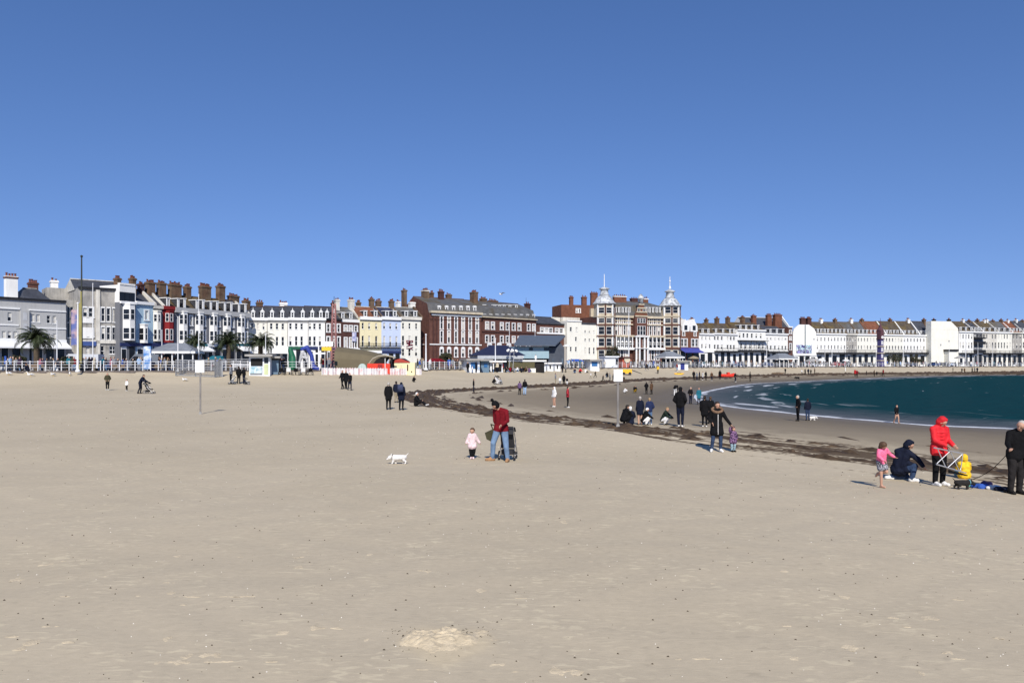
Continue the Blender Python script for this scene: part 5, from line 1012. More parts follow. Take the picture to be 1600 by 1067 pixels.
# dogs
def dog(loc, rz, s, mat, label, low_head=True, collar=None, tail_up=True):
    E = empty('dog', loc, rz, label, 'dog'); E.scale = (s, s, s)   # faces -X; shoulder height about .30
    hz = .20 if low_head else .40
    sg = [((-.20,0,.25), .125, (.0,0,.26), .115), ((.0,0,.26), .115, (.20,0,.265), .105), ((-.22,0,.28), .10, (-.34,0,hz+.08), .080), ((-.34,0,hz+.08), .085, (-.40,0,hz+.05), .082), ((-.42,0,hz+.02), .058, (-.49,0,hz-.01), .042),
          ((-.33,.055,hz+.14), .026, (-.31,.065,hz+.215), .012), ((-.33,-.055,hz+.14), .026, (-.31,-.065,hz+.215), .012), ((.26,0,.33), .022, (.37 if tail_up else .42,0,.44 if tail_up else .38), .012)]
    for y in (-.06, .06):
        d = .04*(1 if y > 0 else -1)
        sg += [((-.20,y,.24), .055, (-.20+d,y,.13), .042), ((-.20+d,y,.13), .040, (-.21+d*1.6,y,.03), .034), ((-.21+d*1.6,y,.025), .024, (-.25+d*1.6,y,.02), .02)]
        sg += [((.20,y,.26), .072, (.14-d,y,.16), .052), ((.14-d,y,.16), .046, (.23-d,y,.11), .035), ((.23-d,y,.11), .035, (.21-d,y,.03), .03), ((.21-d,y,.025), .022, (.17-d,y,.02), .019)]
    link('body', fuse('dog_body', sg, .013, [mat], 2), E)
    mb = MB(); capsule(mb, (-.525, 0, hz-.0), .016, (-.53, 0, hz-.0), .016, 6); mb.build('nose', m_black, E)
    for y in (-.035, .035): mb = MB(); capsule(mb, (-.47, y, hz+.085), .010, (-.472, y, hz+.085), .010, 6); mb.build('eye', m_black, E)
    mb = MB(); n = 12; c0 = V(-.285, 0, (.28+hz+.08)/2+.015)
    for k in range(n): a, b = 2*pi*k/n, 2*pi*(k+1)/n; mb.tube(c0+V(.02*sin(a), .10*cos(a), .10*sin(a)), c0+V(.02*sin(b), .10*cos(b), .10*sin(b)), .012, n=5)
    mb.build('collar', collar or m_black, E); return E
dog(g(624, 725), R(0), .68, M('white_fur', (.78,.75,.70), var=.12, scale=9, bump=.6, bscale=40), 'small white terrier sniffing its way across the open sand', True)
dog(g(1503, 765), R(180), .62, M('black_fur', (.018,.016,.015), var=.3, scale=9, bump=.5, bscale=40), 'black dog on a lead beside the person in the red jacket', True, cl('turquoise'), True)
a = g(1587, 772)+V(-.34, -.32, 1.06); b = g(1503, 765)+V(.2, 0, .22); mb = MB(); pts = [lerp(a, b, t)-V(0, 0, .12*sin(pi*t)) for t in [i/10 for i in range(11)]]; mb.path(pts, .008, 5)
tag(mb.build('dog_lead', black), 'thin dark lead sagging between the grey haired man and the black dog', 'lead')
# clothes on the sand
def heap(px, py, w_, h_, mat, label, n=7, seed=1):
    r = random.Random(seed); q = g(px, py); sg = []
    for k in range(n): x = r.uniform(-.5, .5)*w_; sg.append((q+V(x, r.uniform(-.08, .08), .03), r.uniform(.5, 1)*h_, q+V(x+r.uniform(-.12, .12), r.uniform(-.08, .08), .04), r.uniform(.4, .8)*h_))
    o = link('clothing', fuse('clothing', sg, .02, [mat], 2)); tag(o, label, 'clothing', 'clothes and bags dropped on the sand')
heap(1522, 762, .20, .06, cl('mint', (.15,.45,.35)), 'mint green garment lying right of the black dog', seed=2); heap(1533, 763, .18, .10, blue, 'royal blue bag on the sand between mint and white clothes', seed=3); heap(1542, 758, .12, .08, purple, 'small purple garment on top of the blue and white things', seed=6)
heap(1550, 765, .26, .08, whitec, 'white towel bundle dropped on the sand', seed=4); heap(1565, 767, .22, .08, navy, 'dark navy bundle at the end of the dropped clothes', seed=5); heap(1578, 771, .26, .05, black, 'flat black cloth by the feet of the grey haired man', seed=7)

def P(kind, px, py, Hpx, face, label, top=black, bottom=black, shoes_=shoe_k, hair=hair_b, skin_=None, H=None, group=None):
    q = g(px, py); H_ = H or Hpx*q.y/F; return person(kind, q, H_, face, label, top, bottom, shoes_, hair, skin_, group)
P('pockets', 168, 610, 27, 20, 'person in an olive jacket standing alone on the sand, leftmost on the beach', olive, black, shoe_w)
P('child', 198, 611, 18, -20, 'toddler in a white top between the olive jacket and the pushchair', whitec, black, shoe_w, hair_br)
P('push', 219, 615, 31, 90, 'adult in navy leaning over a pushchair on the left sand', navy, navy)
pushchair(g(232, 615), R(90), 'dark pushchair with a white lining under the adult leaning in navy', black, 1.05)
P('stand', 361, 600, 30, -90, 'person in grey with a pushchair beside the net cage, left one of three', greyc, black); pushchair(g(365, 600)+V(0,-.3,0), R(-60), 'pushchair carrying a white bag beside the net cage', greyc, .95)
P('stand', 373, 600, 27, 180, 'person in black in the middle of three behind the notice board', black, black); P('pockets', 381, 600, 26, 150, 'person in a dark coat right of three by the white kiosk', black, navy)
pushchair(g(385, 601), R(90), 'low dark pushchair on the sand in front of the white kiosk', black, .75)
P('walk', 535, 608, 29, -30, 'walker in black on the left of a close group of three', black, black, hair=hair_br); P('walkcoat', 540.5, 608, 29, 0, 'walker in the middle of three wearing a pale scarf', black, black, shoe_k, hair_g); P('walk', 546.5, 610, 27, 30, 'walker in a black jacket on the right of a close group of three', black, navy)
P('coat', 607, 640, 42, 185, 'person in a bulky black hooded coat seen from behind with a shadow to the right', black, black, hair=hair_g)
P('stand', 619, 629, 33, 170, 'person in a navy jacket partly hidden behind the navy backpack wearer', navy, khaki); q = P('coat', 627, 641, 43, 175, 'person in navy with a hood and a small backpack seen from behind', navy, black, hair=navy)
mb = MB(); mb.box(-.16, -.02, 0, .16, .14, .42); bm_ = mb.build('backpack', cl('slate_blue', (.05,.06,.11)), None, g(627, 641)+V(0, -.36, 1.08), 0, True); tag(bm_, 'slate blue backpack on the back of the hooded navy figure', 'backpack')
P('sit', 652, 635, 26, 80, 'person in black sitting at the edge of the seaweed band', black, black, shoe_w, whitec, H=1.6)
P('crouch', 646, 597, 20, 60, 'small dark figure crouching on the sand below the cream hut', black, black, hair=hair_b, H=1.3)
P('pockets', 740, 612, 20, 90, 'lone person in black standing just above the upper seaweed line', black, navy)
P('crouch', 771, 600, 20, 90, 'person in black crouching beside a child seat on the upper beach', black, black, H=1.5); pushchair(g(778, 601), R(60), 'white and black pushchair on the upper beach below the beach bar', whitec, 1.1, black); P('childsit', 783, 599, 20, -90, 'child in grey leaning at the upper beach pushchair', greyc, black, H=1.2)
P('stand', 812, 617, 21, 170, 'person in a purple coat, left of a pair below the seaweed arm', purple, black); P('stand', 820, 617, 24, 175, 'person in a black coat and pale jeans, right of a pair below the seaweed arm', black, lightb)
P('stand', 868, 601, 18, 90, 'person in pale grey walking the upper seaweed line', greyc, khaki); P('child', 875, 601, 12, 0, 'small child in white on the upper seaweed line', whitec, greyc); P('coat', 881, 602, 17, 180, 'bulky black coated person on the upper seaweed line', black, black); P('child', 886, 601, 11, 0, 'small child in black on the upper seaweed line', black, whitec)
P('hood', 866, 636, 31, -60, 'girl in a white hooded top with bare legs on the damp sand', whitec, skin, shoe_w); P('pockets', 887, 637, 33, 90, 'person in a red jacket and black trousers on the damp sand', cl('brick', (.36,.03,.04)), black, shoe_w)
P('run', 930, 591, 11, 90, 'child in black running on the far dry sand', black, black); P('walk', 923, 591, 9, -90, 'tiny child in white on the far dry sand', whitec, khaki); P('run', 942, 598, 12, 60, 'child in black running over the far seaweed line', black, black)
P('stand', 953, 597, 14, 90, 'person in grey among the group left of the white sign', greyc, navy); P('walk', 958, 596, 12, -90, 'person in black among the group left of the white sign', black, black); P('stand', 975, 597, 9, 0, 'small dark figure right behind the white sign', black, brown)
P('childsit', 976, 614, 10, 60, 'child in white sitting on the damp sand near the sign pole', whitec, whitec, H=1.0); P('crouch', 992, 614, 16, 0, 'child in black and yellow crouching on the damp sand', black, yellow, H=1.35)
P('pockets', 1010, 616, 19, 160, 'person in black, left of a pair on the damp sand', black, black); P('coat', 1018, 616, 19, -150, 'person in a brown coat, right of a pair on the damp sand', brown, black)
P('bend', 1055, 618, 20, 150, 'person in black bending down with pale trousers near the water tip', black, whitec, shoe_w, H=1.5)
P('pockets', 1079, 631, 26, 20, 'person in black with a white front standing at the tip of the water', black, navy, shoe_k, hair_g); P('coat', 1092, 632, 26, 0, 'person in a teal jacket standing at the tip of the water', teal, navy)
P('crouch', 976, 664, 23, 120, 'person in black sitting low right beside the sign pole', black, black, H=1.5); P('sit', 985, 664, 24, 170, 'person in a navy top with a white hat sitting in the family group', navy, greyc, shoe_w, whitec, H=1.5)
P('coat', 1000, 664, 44, 195, 'adult in a bulky navy coat with bare legs standing over the seated family', navy, skin, hair=hair_g); P('crouch', 1007, 664, 22, 100, 'child in black and white crouching between the standing adults', black, whitec, H=1.3, hair=whitec)
P('pockets', 1015, 664, 42, 190, 'adult in a navy jacket, blue jeans and white trainers in the family group', cl('ink_blue', (.02,.03,.08)), denim, shoe_w, hair_bl)
P('crouch', 1038, 664, 24, 60, 'child in dark green crouching alone on the damp sand', cl('dark_green', (.015,.025,.018)), whitec, hair=hair_bl, H=1.35)
P('pockets', 1063, 667, 43, 150, 'tall person in navy trousers hunching forward on the damp sand', black, navy, shoe_w, black, H=1.75)
P('coat', 1101, 667, 48, 165, 'person in black directly left of the woman with the fur hood', black, black, shoe_w); P('stand', 1110, 662, 42, 180, 'person mostly hidden behind the woman with the fur hood', black, black, hair=hair_br)
for i, (px_, py_, h_, k_, t_, lb) in enumerate([(1084, 594, 15, 'stand', black, 'leftmost dark figure of the group by the red boat'), (1089, 595, 13, 'pockets', greyc, 'grey figure second in the group by the red boat'), (1093, 594, 14, 'stand', navy, 'navy figure third in the group by the red boat'), (1098, 594, 13, 'coat', whitec, 'pale topped figure in the group by the red boat'), (1103, 594, 14, 'pockets', black, 'black figure fifth in the group by the red boat'), (1112, 595, 14, 'stand', brown, 'brown coated figure alone left of the red boat'), (1125, 593, 15, 'coat', black, 'figure in black at the left end of the red boat'), (1149, 597, 15, 'pockets', black, 'figure in black at the right end of the red boat'), (1172, 596, 15, 'stand', black, 'lone figure in black right of the red boat')]):
    P(k_, px_, py_, h_, 180*(i % 2)+30*i, lb, t_, [black, navy][i % 2], [shoe_k, shoe_w][i % 2])
P('pockets', 1247, 658, 40, -90, 'adult in black standing by the water edge', black, black, hair=hair_g); P('stand', 1262, 657, 34, 180, 'person in navy with pale sleeves beside the adult in black at the water', navy, dkdenim); 
dog(g(1269, 657), R(180), .6, M('white_fur'), 'small pale dog at the water edge by the two figures')
P('walk', 1401, 661, 28, 10, 'child in a black top and white shorts wading in the shallows', black, skin, skin, hair_b)
for i, (px_, py_, h_, t_, lb) in enumerate([(1227, 584, 9, black, 'lone tiny figure on the far upper beach'), (1253, 586, 9, whitec, 'pale figure leftmost of the far group of five'), (1258, 586, 10, black, 'second dark figure of the far group of five'), (1263, 586, 10, navy, 'third navy figure of the far group of five'), (1267, 586, 9, black, 'fourth black figure of the far group of five'), (1273, 586, 11, brown, 'brown figure rightmost of the far group of five'), (1336, 588, 11, redc, 'left figure in red on the far beach'), (1339, 590, 12, maroon, 'right figure in dark red on the far beach'), (1354, 586, 7, black, 'small lone figure right of the red pair on the far beach'), (1366, 588, 10, brown, 'brown figure below the clock tower on the far beach'), (1370, 587, 7, black, 'child beside the brown figure below the clock tower'), (1380, 588, 11, maroon, 'dark red figure just right of the clock tower on the sand'), (1489, 582, 8, black, 'left single figure on the farthest sand'), (1503, 583, 8, black, 'left of two figures below the tall cream gable'), (1507, 583, 8, brown, 'right of two figures below the tall cream gable'), (1519, 583, 9, black, 'left of three figures on the farthest sand'), (1523, 583, 9, greyc, 'middle of three figures on the farthest sand'), (1527, 583, 9, navy, 'right of three figures on the farthest sand')]):
    P(['stand', 'pockets', 'coat', 'walk'][i % 4], px_, py_, h_, i*50, lb, t_, black)
dog(g(1246, 593), R(20), 1.5, M('black_fur'), 'small dark dog trotting on the wet far sand')
# ------------------------------------------------------------ promenade furniture, huts, palms, cars, crowd
m_conc = M('concrete', (.34,.33,.31), var=.15, scale=.8, stain=.3); m_steel = M('painted_steel', (.42,.43,.44), rough=.5, metal=.3); m_pole = M('white_pole', (.72,.73,.74), rough=.5, var=.08); m_wood = M('old_wood', (.16,.11,.07), var=.3)
def along(px, back=0): p = rail_at(px, 0); a = rail_dir(px); return V(p.x-sin(a)*back, p.y+cos(a)*back, Z_PROM), a
# railings: one thing per stretch; posts are parts, spaced about a metre
mb = MB(); mb.tube((0,0,0), (0,0,1.08), .05, .045, 6); mb.lathe([(.07, 0), (.07, .08), (.03, .14)], (0,0,1.06), 6); post_me = mb.mesh('post', m_pole)
def railing(px0, px1, step, label):
    a = rail_at(px0); b = rail_at(px1); pts = [V(p[0], p[1], 0) for p in RAIL_L if a.x < p[0] < b.x and p[1] > 60]; pts = [V(a.x, a.y, 0)]+pts+[V(b.x, b.y, 0)]
    E = empty('promenade_railing', (a.x, a.y, Z_PROM), 0, label, 'railing', 'white railings along the promenade'); o = V(a.x, a.y, 0)
    L = 0; seg = []
    for i in range(len(pts)-1): l = (pts[i+1]-pts[i]).length; seg.append((L, l, pts[i], pts[i+1])); L += l
    n = int(L/step); loc = []
    for k in range(n+1):
        t = k*step
        for s0, l, p, q in seg:
            if s0 <= t <= s0+l: loc.append(p+(q-p)*((t-s0)/l)-o); break
    for q in loc: link('post', post_me, E, (q.x, q.y, .1))
    for z in (.42, .75, 1.08):
        mb = MB(); mb.path([(q.x, q.y, .1+z) for q in loc], .028 if z > 1 else .02, 5); mb.build('rail', m_pole, E)
railing(-40, 160, .85, 'white railing stretch at the far left below the grey block'); railing(162, 420, .85, 'white railing stretch behind the net cage'); railing(438, 508, 1.0, 'white railing stretch behind the pedal karts')
railing(662, 742, 1.2, 'white railing stretch below the big brick hotel'); railing(890, 1090, 1.4, 'white railing stretch in front of the domed hotel'); railing(1092, 1300, 1.3, 'white railing stretch in front of the black veranda and mural'); railing(1302, 1460, 1.6, 'white railing stretch below the clock tower'); railing(1462, 1640, 1.6, 'white railing stretch along the farthest sand at right')
# ---- poles and lamps
def pole(px, ytop, back, label, r=.07, m=m_pole, name='flagpole', extra=None, cat='flagpole', Y=None, ybase=None):
    if Y is None: q = rail_at(px, back); 
    else: q = V((px-CX)/F*Y, Y, gz((px-CX)/F*Y, Y))
    h = zof(ytop, q.y)-q.z; E = empty(name, q, 0, label, cat)
    mb = MB(); mb.tube((0,0,0), (0,0,h), r*1.2, r*.6, 8); mb.build('shaft', m, E); mb = MB(); mb.lathe([(r*2.6, 0), (r*2.6, .15), (r*1.4, .35)], n=8); mb.build('base', m, E)
    mb = MB(); mb.lathe([(r*.9, 0), (r*1.3, r), (r*.5, r*2)], (0,0,h), 8); mb.build('cap', m, E); return E, h, q
E, h, q = pole(127.5, 402, 3, 'very tall mast, dark above and yellowish green below, left of the grey stone block', .13, M('mast_dark', (.03,.035,.03), rough=.5), 'mast', cat='mast')
mb = MB(); mb.tube((-.32, .1, .0), (-.28, .1, h*.60), .13, .11, 8); mb.tube((-.02, -.05, 1), (-.02, -.05, h*.70), .12, .10, 8); mb.build('sleeve', M('mast_ochre', (.30,.27,.10), var=.3, scale=.6), E)
def flagpole(px, yt, back, label, flagm=None, r=.06):
    E, h, q = pole(px, yt, back, label, r)
    if flagm: mb = MB(); n = 6; [mb.prism([(-.08-.22*i, .05*sin(i*1.4), h-.6), (-.08-.22*(i+1), .05*sin((i+1)*1.4), h-.75), (-.08-.22*(i+1), .05*sin((i+1)*1.4), h-4.9), (-.08-.22*i, .05*sin(i*1.4), h-4.7)], (0, .02, 0)) for i in range(3)]; mb.build('banner', flagm, E)
bann = M('flag_blue_pink', (.10,.13,.32), var=.3, scale=1, col2=(.42,.30,.32), s2=.8)
flagpole(121.5, 475, -1, 'white flagpole with a long blue banner beside the tall mast', bann, .10)
flagpole(145, 444, 5, 'thin pale flagpole against the weathered stone block'); flagpole(89, 502, 5, 'thin white pole right of the leftmost palm'); flagpole(278, 496, -1.0, 'white flagpole left of the notice board by the hipped shelter'); flagpole(310.5, 461, 4, 'thin tall flagpole rising behind the notice board'); flagpole(253, 517, 6, 'white lamp pole in front of the cream and red houses')
flagpole(415, 522, 1, 'white pole in front of the cream terrace beside the kiosk palm'); flagpole(665.5, 524, -.5, 'white pole at the left side of the big brick hotel', None, .12); flagpole(774, 530, 1, 'white pole in front of the navy tent roof', None, .10); flagpole(796, 504, 14, 'thin pole above the navy tent roof against red brick'); flagpole(836, 508, 16, 'thin pale pole above the grey pavilion roof')
flagpole(982.5, 489, 8, 'tall white flagpole in front of the left half of the domed hotel', None, .12); flagpole(1000, 520, 8, 'white pole at the porch of the domed hotel'); flagpole(1198, 545, 1, 'white pole left of the small hipped shelter by the mural', None, .09); flagpole(1241, 552, 1, 'white pole right below the mural gable', None, .09); flagpole(1300, 540, 1, 'white pole below the grey stone house', None, .08); flagpole(1289, 540, 10, 'thin pole behind the pale parasol')
flagpole(1369, 545, 1, 'white pole left of the clock tower', None, .09); flagpole(1411.5, 548, 1, 'white pole right of the clock tower', None, .09); flagpole(1483, 540, 1, 'dark pole before the blank cream gable', None, .07); flagpole(1509, 518, 3, 'white pole in front of the stacked iron balconies house', None, .09); flagpole(1528, 536, 2, 'white pole in the last terrace, middle one of three'); flagpole(1551, 541, 2, 'white pole in the last terrace, rightmost of three')
# lattice tower of the tower ride, pinkish
q = rail_at(522, 14); h = zof(463, q.y)-Z_PROM; E = empty('lattice_mast', q, 0, 'pink and rusty lattice mast in front of the dark brick pair', 'mast'); mp_ = M('mast_pink', (.42,.20,.18), var=.3, scale=2)
for dx, dy in ((-.4, -.4), (.4, -.4), (.4, .4), (-.4, .4)): mb = MB(); mb.tube((dx, dy, 0), (dx*.5, dy*.5, h*.9), .07, n=5); mb.build('upright', mp_, E)
mb = MB(); n = 22
for k in range(n):
    z0, z1 = h*.9*k/n, h*.9*(k+1)/n; s0 = .4*(1-.5*k/n); s1 = .4*(1-.5*(k+1)/n); mb.tube((-s0, -s0, z0), (s1, -s1, z1), .03, n=4); mb.tube((s0, -s0, z0), (-s1, -s1, z1), .03, n=4); mb.tube((-s0, s0, z0), (s1, s1, z1), .03, n=4)
mb.build('bracing', mp_, E); mb = MB(); mb.tube((0, 0, h*.85), (0, 0, h), .06, .04); mb.build('aerial', m_black, E)
# clock tower
q = rail_at(1375.5, 7); E = empty('clock_tower', q, rail_dir(1375), 'slim dark painted clock tower with a white round dial in front of the far terrace', 'clock tower'); k = q.y/F; Wd = 3.2*k
mcl = M('clock_maroon', (.10,.045,.055), var=.25, scale=1); mcb = M('clock_blue', (.07,.06,.17), var=.25, scale=1)
H1 = zof(527, q.y)-Z_PROM; H2 = zof(519, q.y)-Z_PROM
for nm, z0, z1, w_, m in (('base', 0, H1*.2, Wd*1.25, mcb), ('shaft', H1*.2, H1*.95, Wd, mcb), ('clock_stage', H1*.95, H2+.6, Wd*1.15, mcl)): mb = MB(); mb.box(-w_, -w_, z0, w_, w_, z1); mb.build(nm, m, E)
for z in (.2, .45, .68, .93): mb = MB(); w_ = Wd*1.35; mb.box(-w_, -w_, H1*z, w_, w_, H1*z+.25); mb.build('moulding', m_gold if z < .9 else mcl, E)
for (dx, dy, rz) in ((0, -1, 0), (1, 0, pi/2)):
    mb = MB(); zc = zof(527.5, q.y)-Z_PROM; n = 16; rr = 2.7*k; ring = [(rr*cos(2*pi*i/n), -Wd*1.16-.09, zc+rr*sin(2*pi*i/n)) for i in range(n)]; mb.prism(ring, (0, .08, 0), 0); mb.box(-.04, -Wd*1.16-.12, zc, .04, -Wd*1.16-.10, zc+rr*.8, 1); mb.box(0, -Wd*1.16-.12, zc-.04, rr*.6, -Wd*1.16-.10, zc+.04, 1)
    mb.build('clock_face', [m_frame, m_black], E, rz=rz)
mb = MB(); mb.lathe([(Wd*1.5, 0), (Wd*1.1, .5), (Wd*.7, .9), (Wd*.55, 1.3), (Wd*.15, 2.3), (.04, 3.6)], (0, 0, H2+.6), 8); mb.build('cap', mcl, E)
for z in (.3, .52, .75):
    for dx in (-.35, .35): mb = MB(); mb.box(Wd*(dx-.2), -Wd-.05, H1*z, Wd*(dx+.2), -Wd-.004, H1*z+1.1); mb.build('panel', m_frame, E)
# notice boards
def notice(px, py, y0, y1, wpx, label, Y=None):
    q = on_ground(px, py); k = q.y/F; E = empty('notice_sign', q, 0, label, 'sign', 'white notice boards on posts'); zt = zof(y0, q.y)-q.z; zb = zof(y1, q.y)-q.z; w_ = wpx*k
    mb = MB(); mb.tube((0, 0, -.1), (0, 0, zt-.1), .05, .05, 8); mb.build('post', M('galvanised', (.26,.24,.22), rough=.6, metal=.2, var=.25), E)
    mb = MB(); mb.box(-w_/2, -.08, zb, w_/2, -.055, zt); mb.build('board', m_frame, E)
    r = random.Random(px); 
    mb = MB(); z = zt-.08
    while z > zb+.08:
        x = -w_/2+.05
        while x < w_/2-.1:
            l = r.uniform(.03, .1); mb.box(x, -.083, z-.012, min(x+l, w_/2-.05), -.0805, z); x += l+.025
        z -= .06
    tag(mb.build('print_lines', M('sign_print', (.45,.44,.43)), E), kind='stuff'); mb = MB(); mb.tube((0, 0, -.05), (0, 0, .12), .11, .06, 8); mb.build('footing', m_conc, E)
notice(313, 647, 563, 582, 14, 'white printed notice board on a bare post, left one, standing alone on dry sand'); notice(965.5, 667, 577, 596, 14, 'white printed notice board on a post at the seaweed line beside the seated family')
# ---- palms
def frond_mesh(L, droop, seed):
    r = random.Random(seed); mb = MB(); pts = []; n = 12; a = radians_(r.uniform(35, 70)); x = z = 0
    for i in range(n+1): pts.append(V(x, 0, z)); a -= droop/n*(.6+.9*i/n); x += L/n*cos(a); z += L/n*sin(a)
    for i in range(n): mb.tube(pts[i], pts[i+1], .035*(1-i/n)+.008, .035*(1-(i+1)/n)+.008, 4)
    for i in range(2, n*2+1):
        t = i/2; k = min(int(t), n-1); p = lerp(pts[k], pts[k+1], t-k); d = (pts[k+1]-pts[k]).normalized(); ll = .62*sin(pi*min(.95, .12+t/n*.88))+.12
        for sd in (-1, 1):
            tip = p+V(d.x*ll*.55, sd*ll*.75, d.z*ll*.55-ll*(.25+r.uniform(0, .25))); w_ = d*.055; mb.poly([p-w_, p+w_, tip])
    return mb.mesh('frond', M('palm_green', (.030,.040,.015), rough=.6, var=.4, scale=1.5))
_fr = [frond_mesh(2.9+.25*(i % 3), radians_(95+13*i), i) for i in range(6)]
def palm(px, ytop, back, spread, label, seed):
    q = rail_at(px, back); r = random.Random(seed); k = q.y/F; E = empty('palm_tree', q, 0, label, 'palm tree', 'palm trees on the promenade'); crown = (zof(ytop, q.y)-Z_PROM); sc = spread*k/2/2.9*1.22
    ht = max(1.0, crown-1.75*sc); mb = MB(); 
    for i in range(9): z0 = ht*i/9; z1 = ht*(i+1)/9; mb.tube((0, 0, z0), (0, 0, z1+.02), .20*sc+.1, .25*sc+.1, 9, caps=(i in (0, 8)))
    mb.build('trunk', M('palm_trunk', (.10,.075,.05), var=.4, scale=4, bump=.6, bscale=14), E)
    for i in range(64): o = link('frond', _fr[r.randrange(6)], E, (0, 0, ht), rot=(r.uniform(-.15, .15), r.uniform(-.75, .45), r.uniform(0, 2*pi)), scale=sc*r.uniform(.75, 1.08))
palm(57, 513, 8, 58, 'largest palm at the far left, in front of the pale grey block', 1); palm(357, 521, 4, 46, 'palm right of the notice board with spreading fronds', 2); palm(305, 524, 7, 34, 'palm half hidden behind the notice board', 3); palm(407, 522, 7, 50, 'palm behind the white kiosk in front of the cream terrace', 4)
def tree(px, y0, wpx, back, label, seed, mat=None, name='tree'):
    q = rail_at(px, back); r = random.Random(seed); k = q.y/F; E = empty(name, q, 0, label, 'tree'); H_ = zof(y0, q.y)-Z_PROM; W_ = wpx*k/2; mb = MB(); mb.tube((0, 0, 0), (0, 0, H_*.5), .18, .1, 6)
    for i in range(6): a = r.uniform(0, 2*pi); mb.tube((0, 0, H_*.35), (W_*.6*cos(a), W_*.6*sin(a), H_*r.uniform(.6, .85)), .07, .03, 4)
    mb.build('trunk', m_wood, E); mb = MB(); cl_ = [(r.uniform(-.7, .7)*W_, r.uniform(-.7, .7)*W_, H_*r.uniform(.38, .88), r.uniform(.25, .5)*W_) for _ in range(14)]
    for _ in range(2600):
        c = r.choice(cl_); d = V(r.gauss(0, 1), r.gauss(0, 1), r.gauss(0, .8)).normalized()*c[3]*r.uniform(.6, 1.15); p_ = V(*c[:3])+d; s_ = r.uniform(.10, .22); u = V(r.gauss(0, 1), r.gauss(0, 1), r.gauss(0, 1)).normalized(); v = u.orthogonal().normalized(); mb.poly([p_-u*s_, p_+v*s_*.6, p_+u*s_])
    mb.build('crown', mat or M('tree_green', (.035,.042,.022), rough=.8, var=.4, scale=1.5, col2=(.055,.045,.02), s2=1), E)
tree(958, 539, 24, 10, 'dark bushy tree in front of the left turret of the domed hotel', 5); tree(697, 551, 22, 6, 'rough dark green shrub tree in front of the brick hotel', 6); tree(1432, 553, 18, 14, 'dark clipped bush left part below the cool white house', 8); tree(1400, 553, 28, 12, 'brownish shrubbery right of the clock tower', 9); tree(28, 556, 16, 6, 'low bush at the foot of the largest palm', 11); tree(105, 556, 18, 7, 'low dark bush right of the largest palm', 12)
# ---- hipped shelters
def shelter(p0, p1, ye, yr, back, label, px_roof=None):
    pm = (p0+p1)/2; q = rail_at(pm, back); k = q.y/F; W_ = (p1-p0)*k; E = empty('promenade_shelter', q, rail_dir(pm)*.6, label, 'shelter', 'hipped shelters on the promenade'); ze = zof(ye, q.y)-Z_PROM; zr = zof(yr, q.y)-Z_PROM; D = W_*.45; x = W_/2
    mb = MB(); a = [(-x, -D, ze), (x, -D, ze), (x, D, ze), (-x, D, ze)]; b = [(-x*.38, 0, zr), (x*.38, 0, zr)]; mb.poly([a[0], a[1], b[1], b[0]]); mb.poly([a[1], a[2], b[1]]); mb.poly([a[2], a[3], b[0], b[1]]); mb.poly([a[3], a[0], b[0]]); mb.build('roof', m_slateg2, E); mb = MB(); mb.box(-x-.05, -D-.05, ze-.28, x+.05, D+.05, ze-.01); mb.build('fascia', m_frame, E)
    for i in range(5):
        xx = -x+.3+(W_-.6)*i/4
        for yy in (-D+.3, D-.3): mb = MB(); mb.tube((xx, yy, 0), (xx, yy, ze-.28), .09, .08, 8); mb.build('column', m_frame, E)
    mb = MB(); mb.box(-x*.8, -.05, .9, x*.8, .05, ze-.4, 1); mb.box(-x*.8, -.08, 0, x*.8, .08, .9, 0); mb.build('screen', [m_frame, m_glass], E)
    for s_ in (-1, 1): mb = MB(); mb.box(-x*.8, s_*.1 if s_ > 0 else -.6, .4, x*.8, .6 if s_ > 0 else -.1, .48); mb.build('bench_seat', m_wood, E)
m_slateg2 = M('shelter_slate', (.20,.215,.235), rough=.6, var=.15)
shelter(243, 310, 549, 536, 5, 'grey hipped shelter left of the net cage'); shelter(1028, 1063, 557.5, 549, 3, 'grey hipped shelter in front of the domed hotel right turret'); shelter(1203, 1240, 560, 552, 3, 'small grey hipped shelter left of the mural'); 
# ---- kiosks
def kiosk(p0, p1, y0, y1, back, label, wallm, roofm, openm, sand=True, over=.4, lean=0, depth=None):
    pm = (p0+p1)/2; q = rail_at(pm, back); z = gz(q.x, q.y) if back < 0 else Z_PROM; k = q.y/F; W_ = (p1-p0)*k; H_ = zof(y0, q.y)-z; D = depth or 3.
    E = empty('beach_kiosk', V(q.x, q.y, z-.05), rail_dir(pm)*.35, label, 'kiosk', 'kiosks and huts at the top of the sand'); x = W_/2
    mb = MB(); mb.box(-x, 0, 0, x, D, H_-.25); mb.build('wall', wallm, E); mb = MB(); mb.box(-x-over, -over-.4, H_-.25, x+over, D+.3, H_); mb.build('roof', roofm, E); return E, x, H_
m_kblue = M('kiosk_blue', (.03,.13,.33), rough=.6); m_kwhite = M('kiosk_white', (.74,.77,.80), rough=.6, var=.05); m_kgrey = M('kiosk_greyblue', (.13,.20,.27), rough=.6)
E, x, H_ = kiosk(390, 421, 553, 584, -2.5, 'white beach kiosk with an open serving hatch beneath the palm', m_kwhite, m_conc, m_dark)
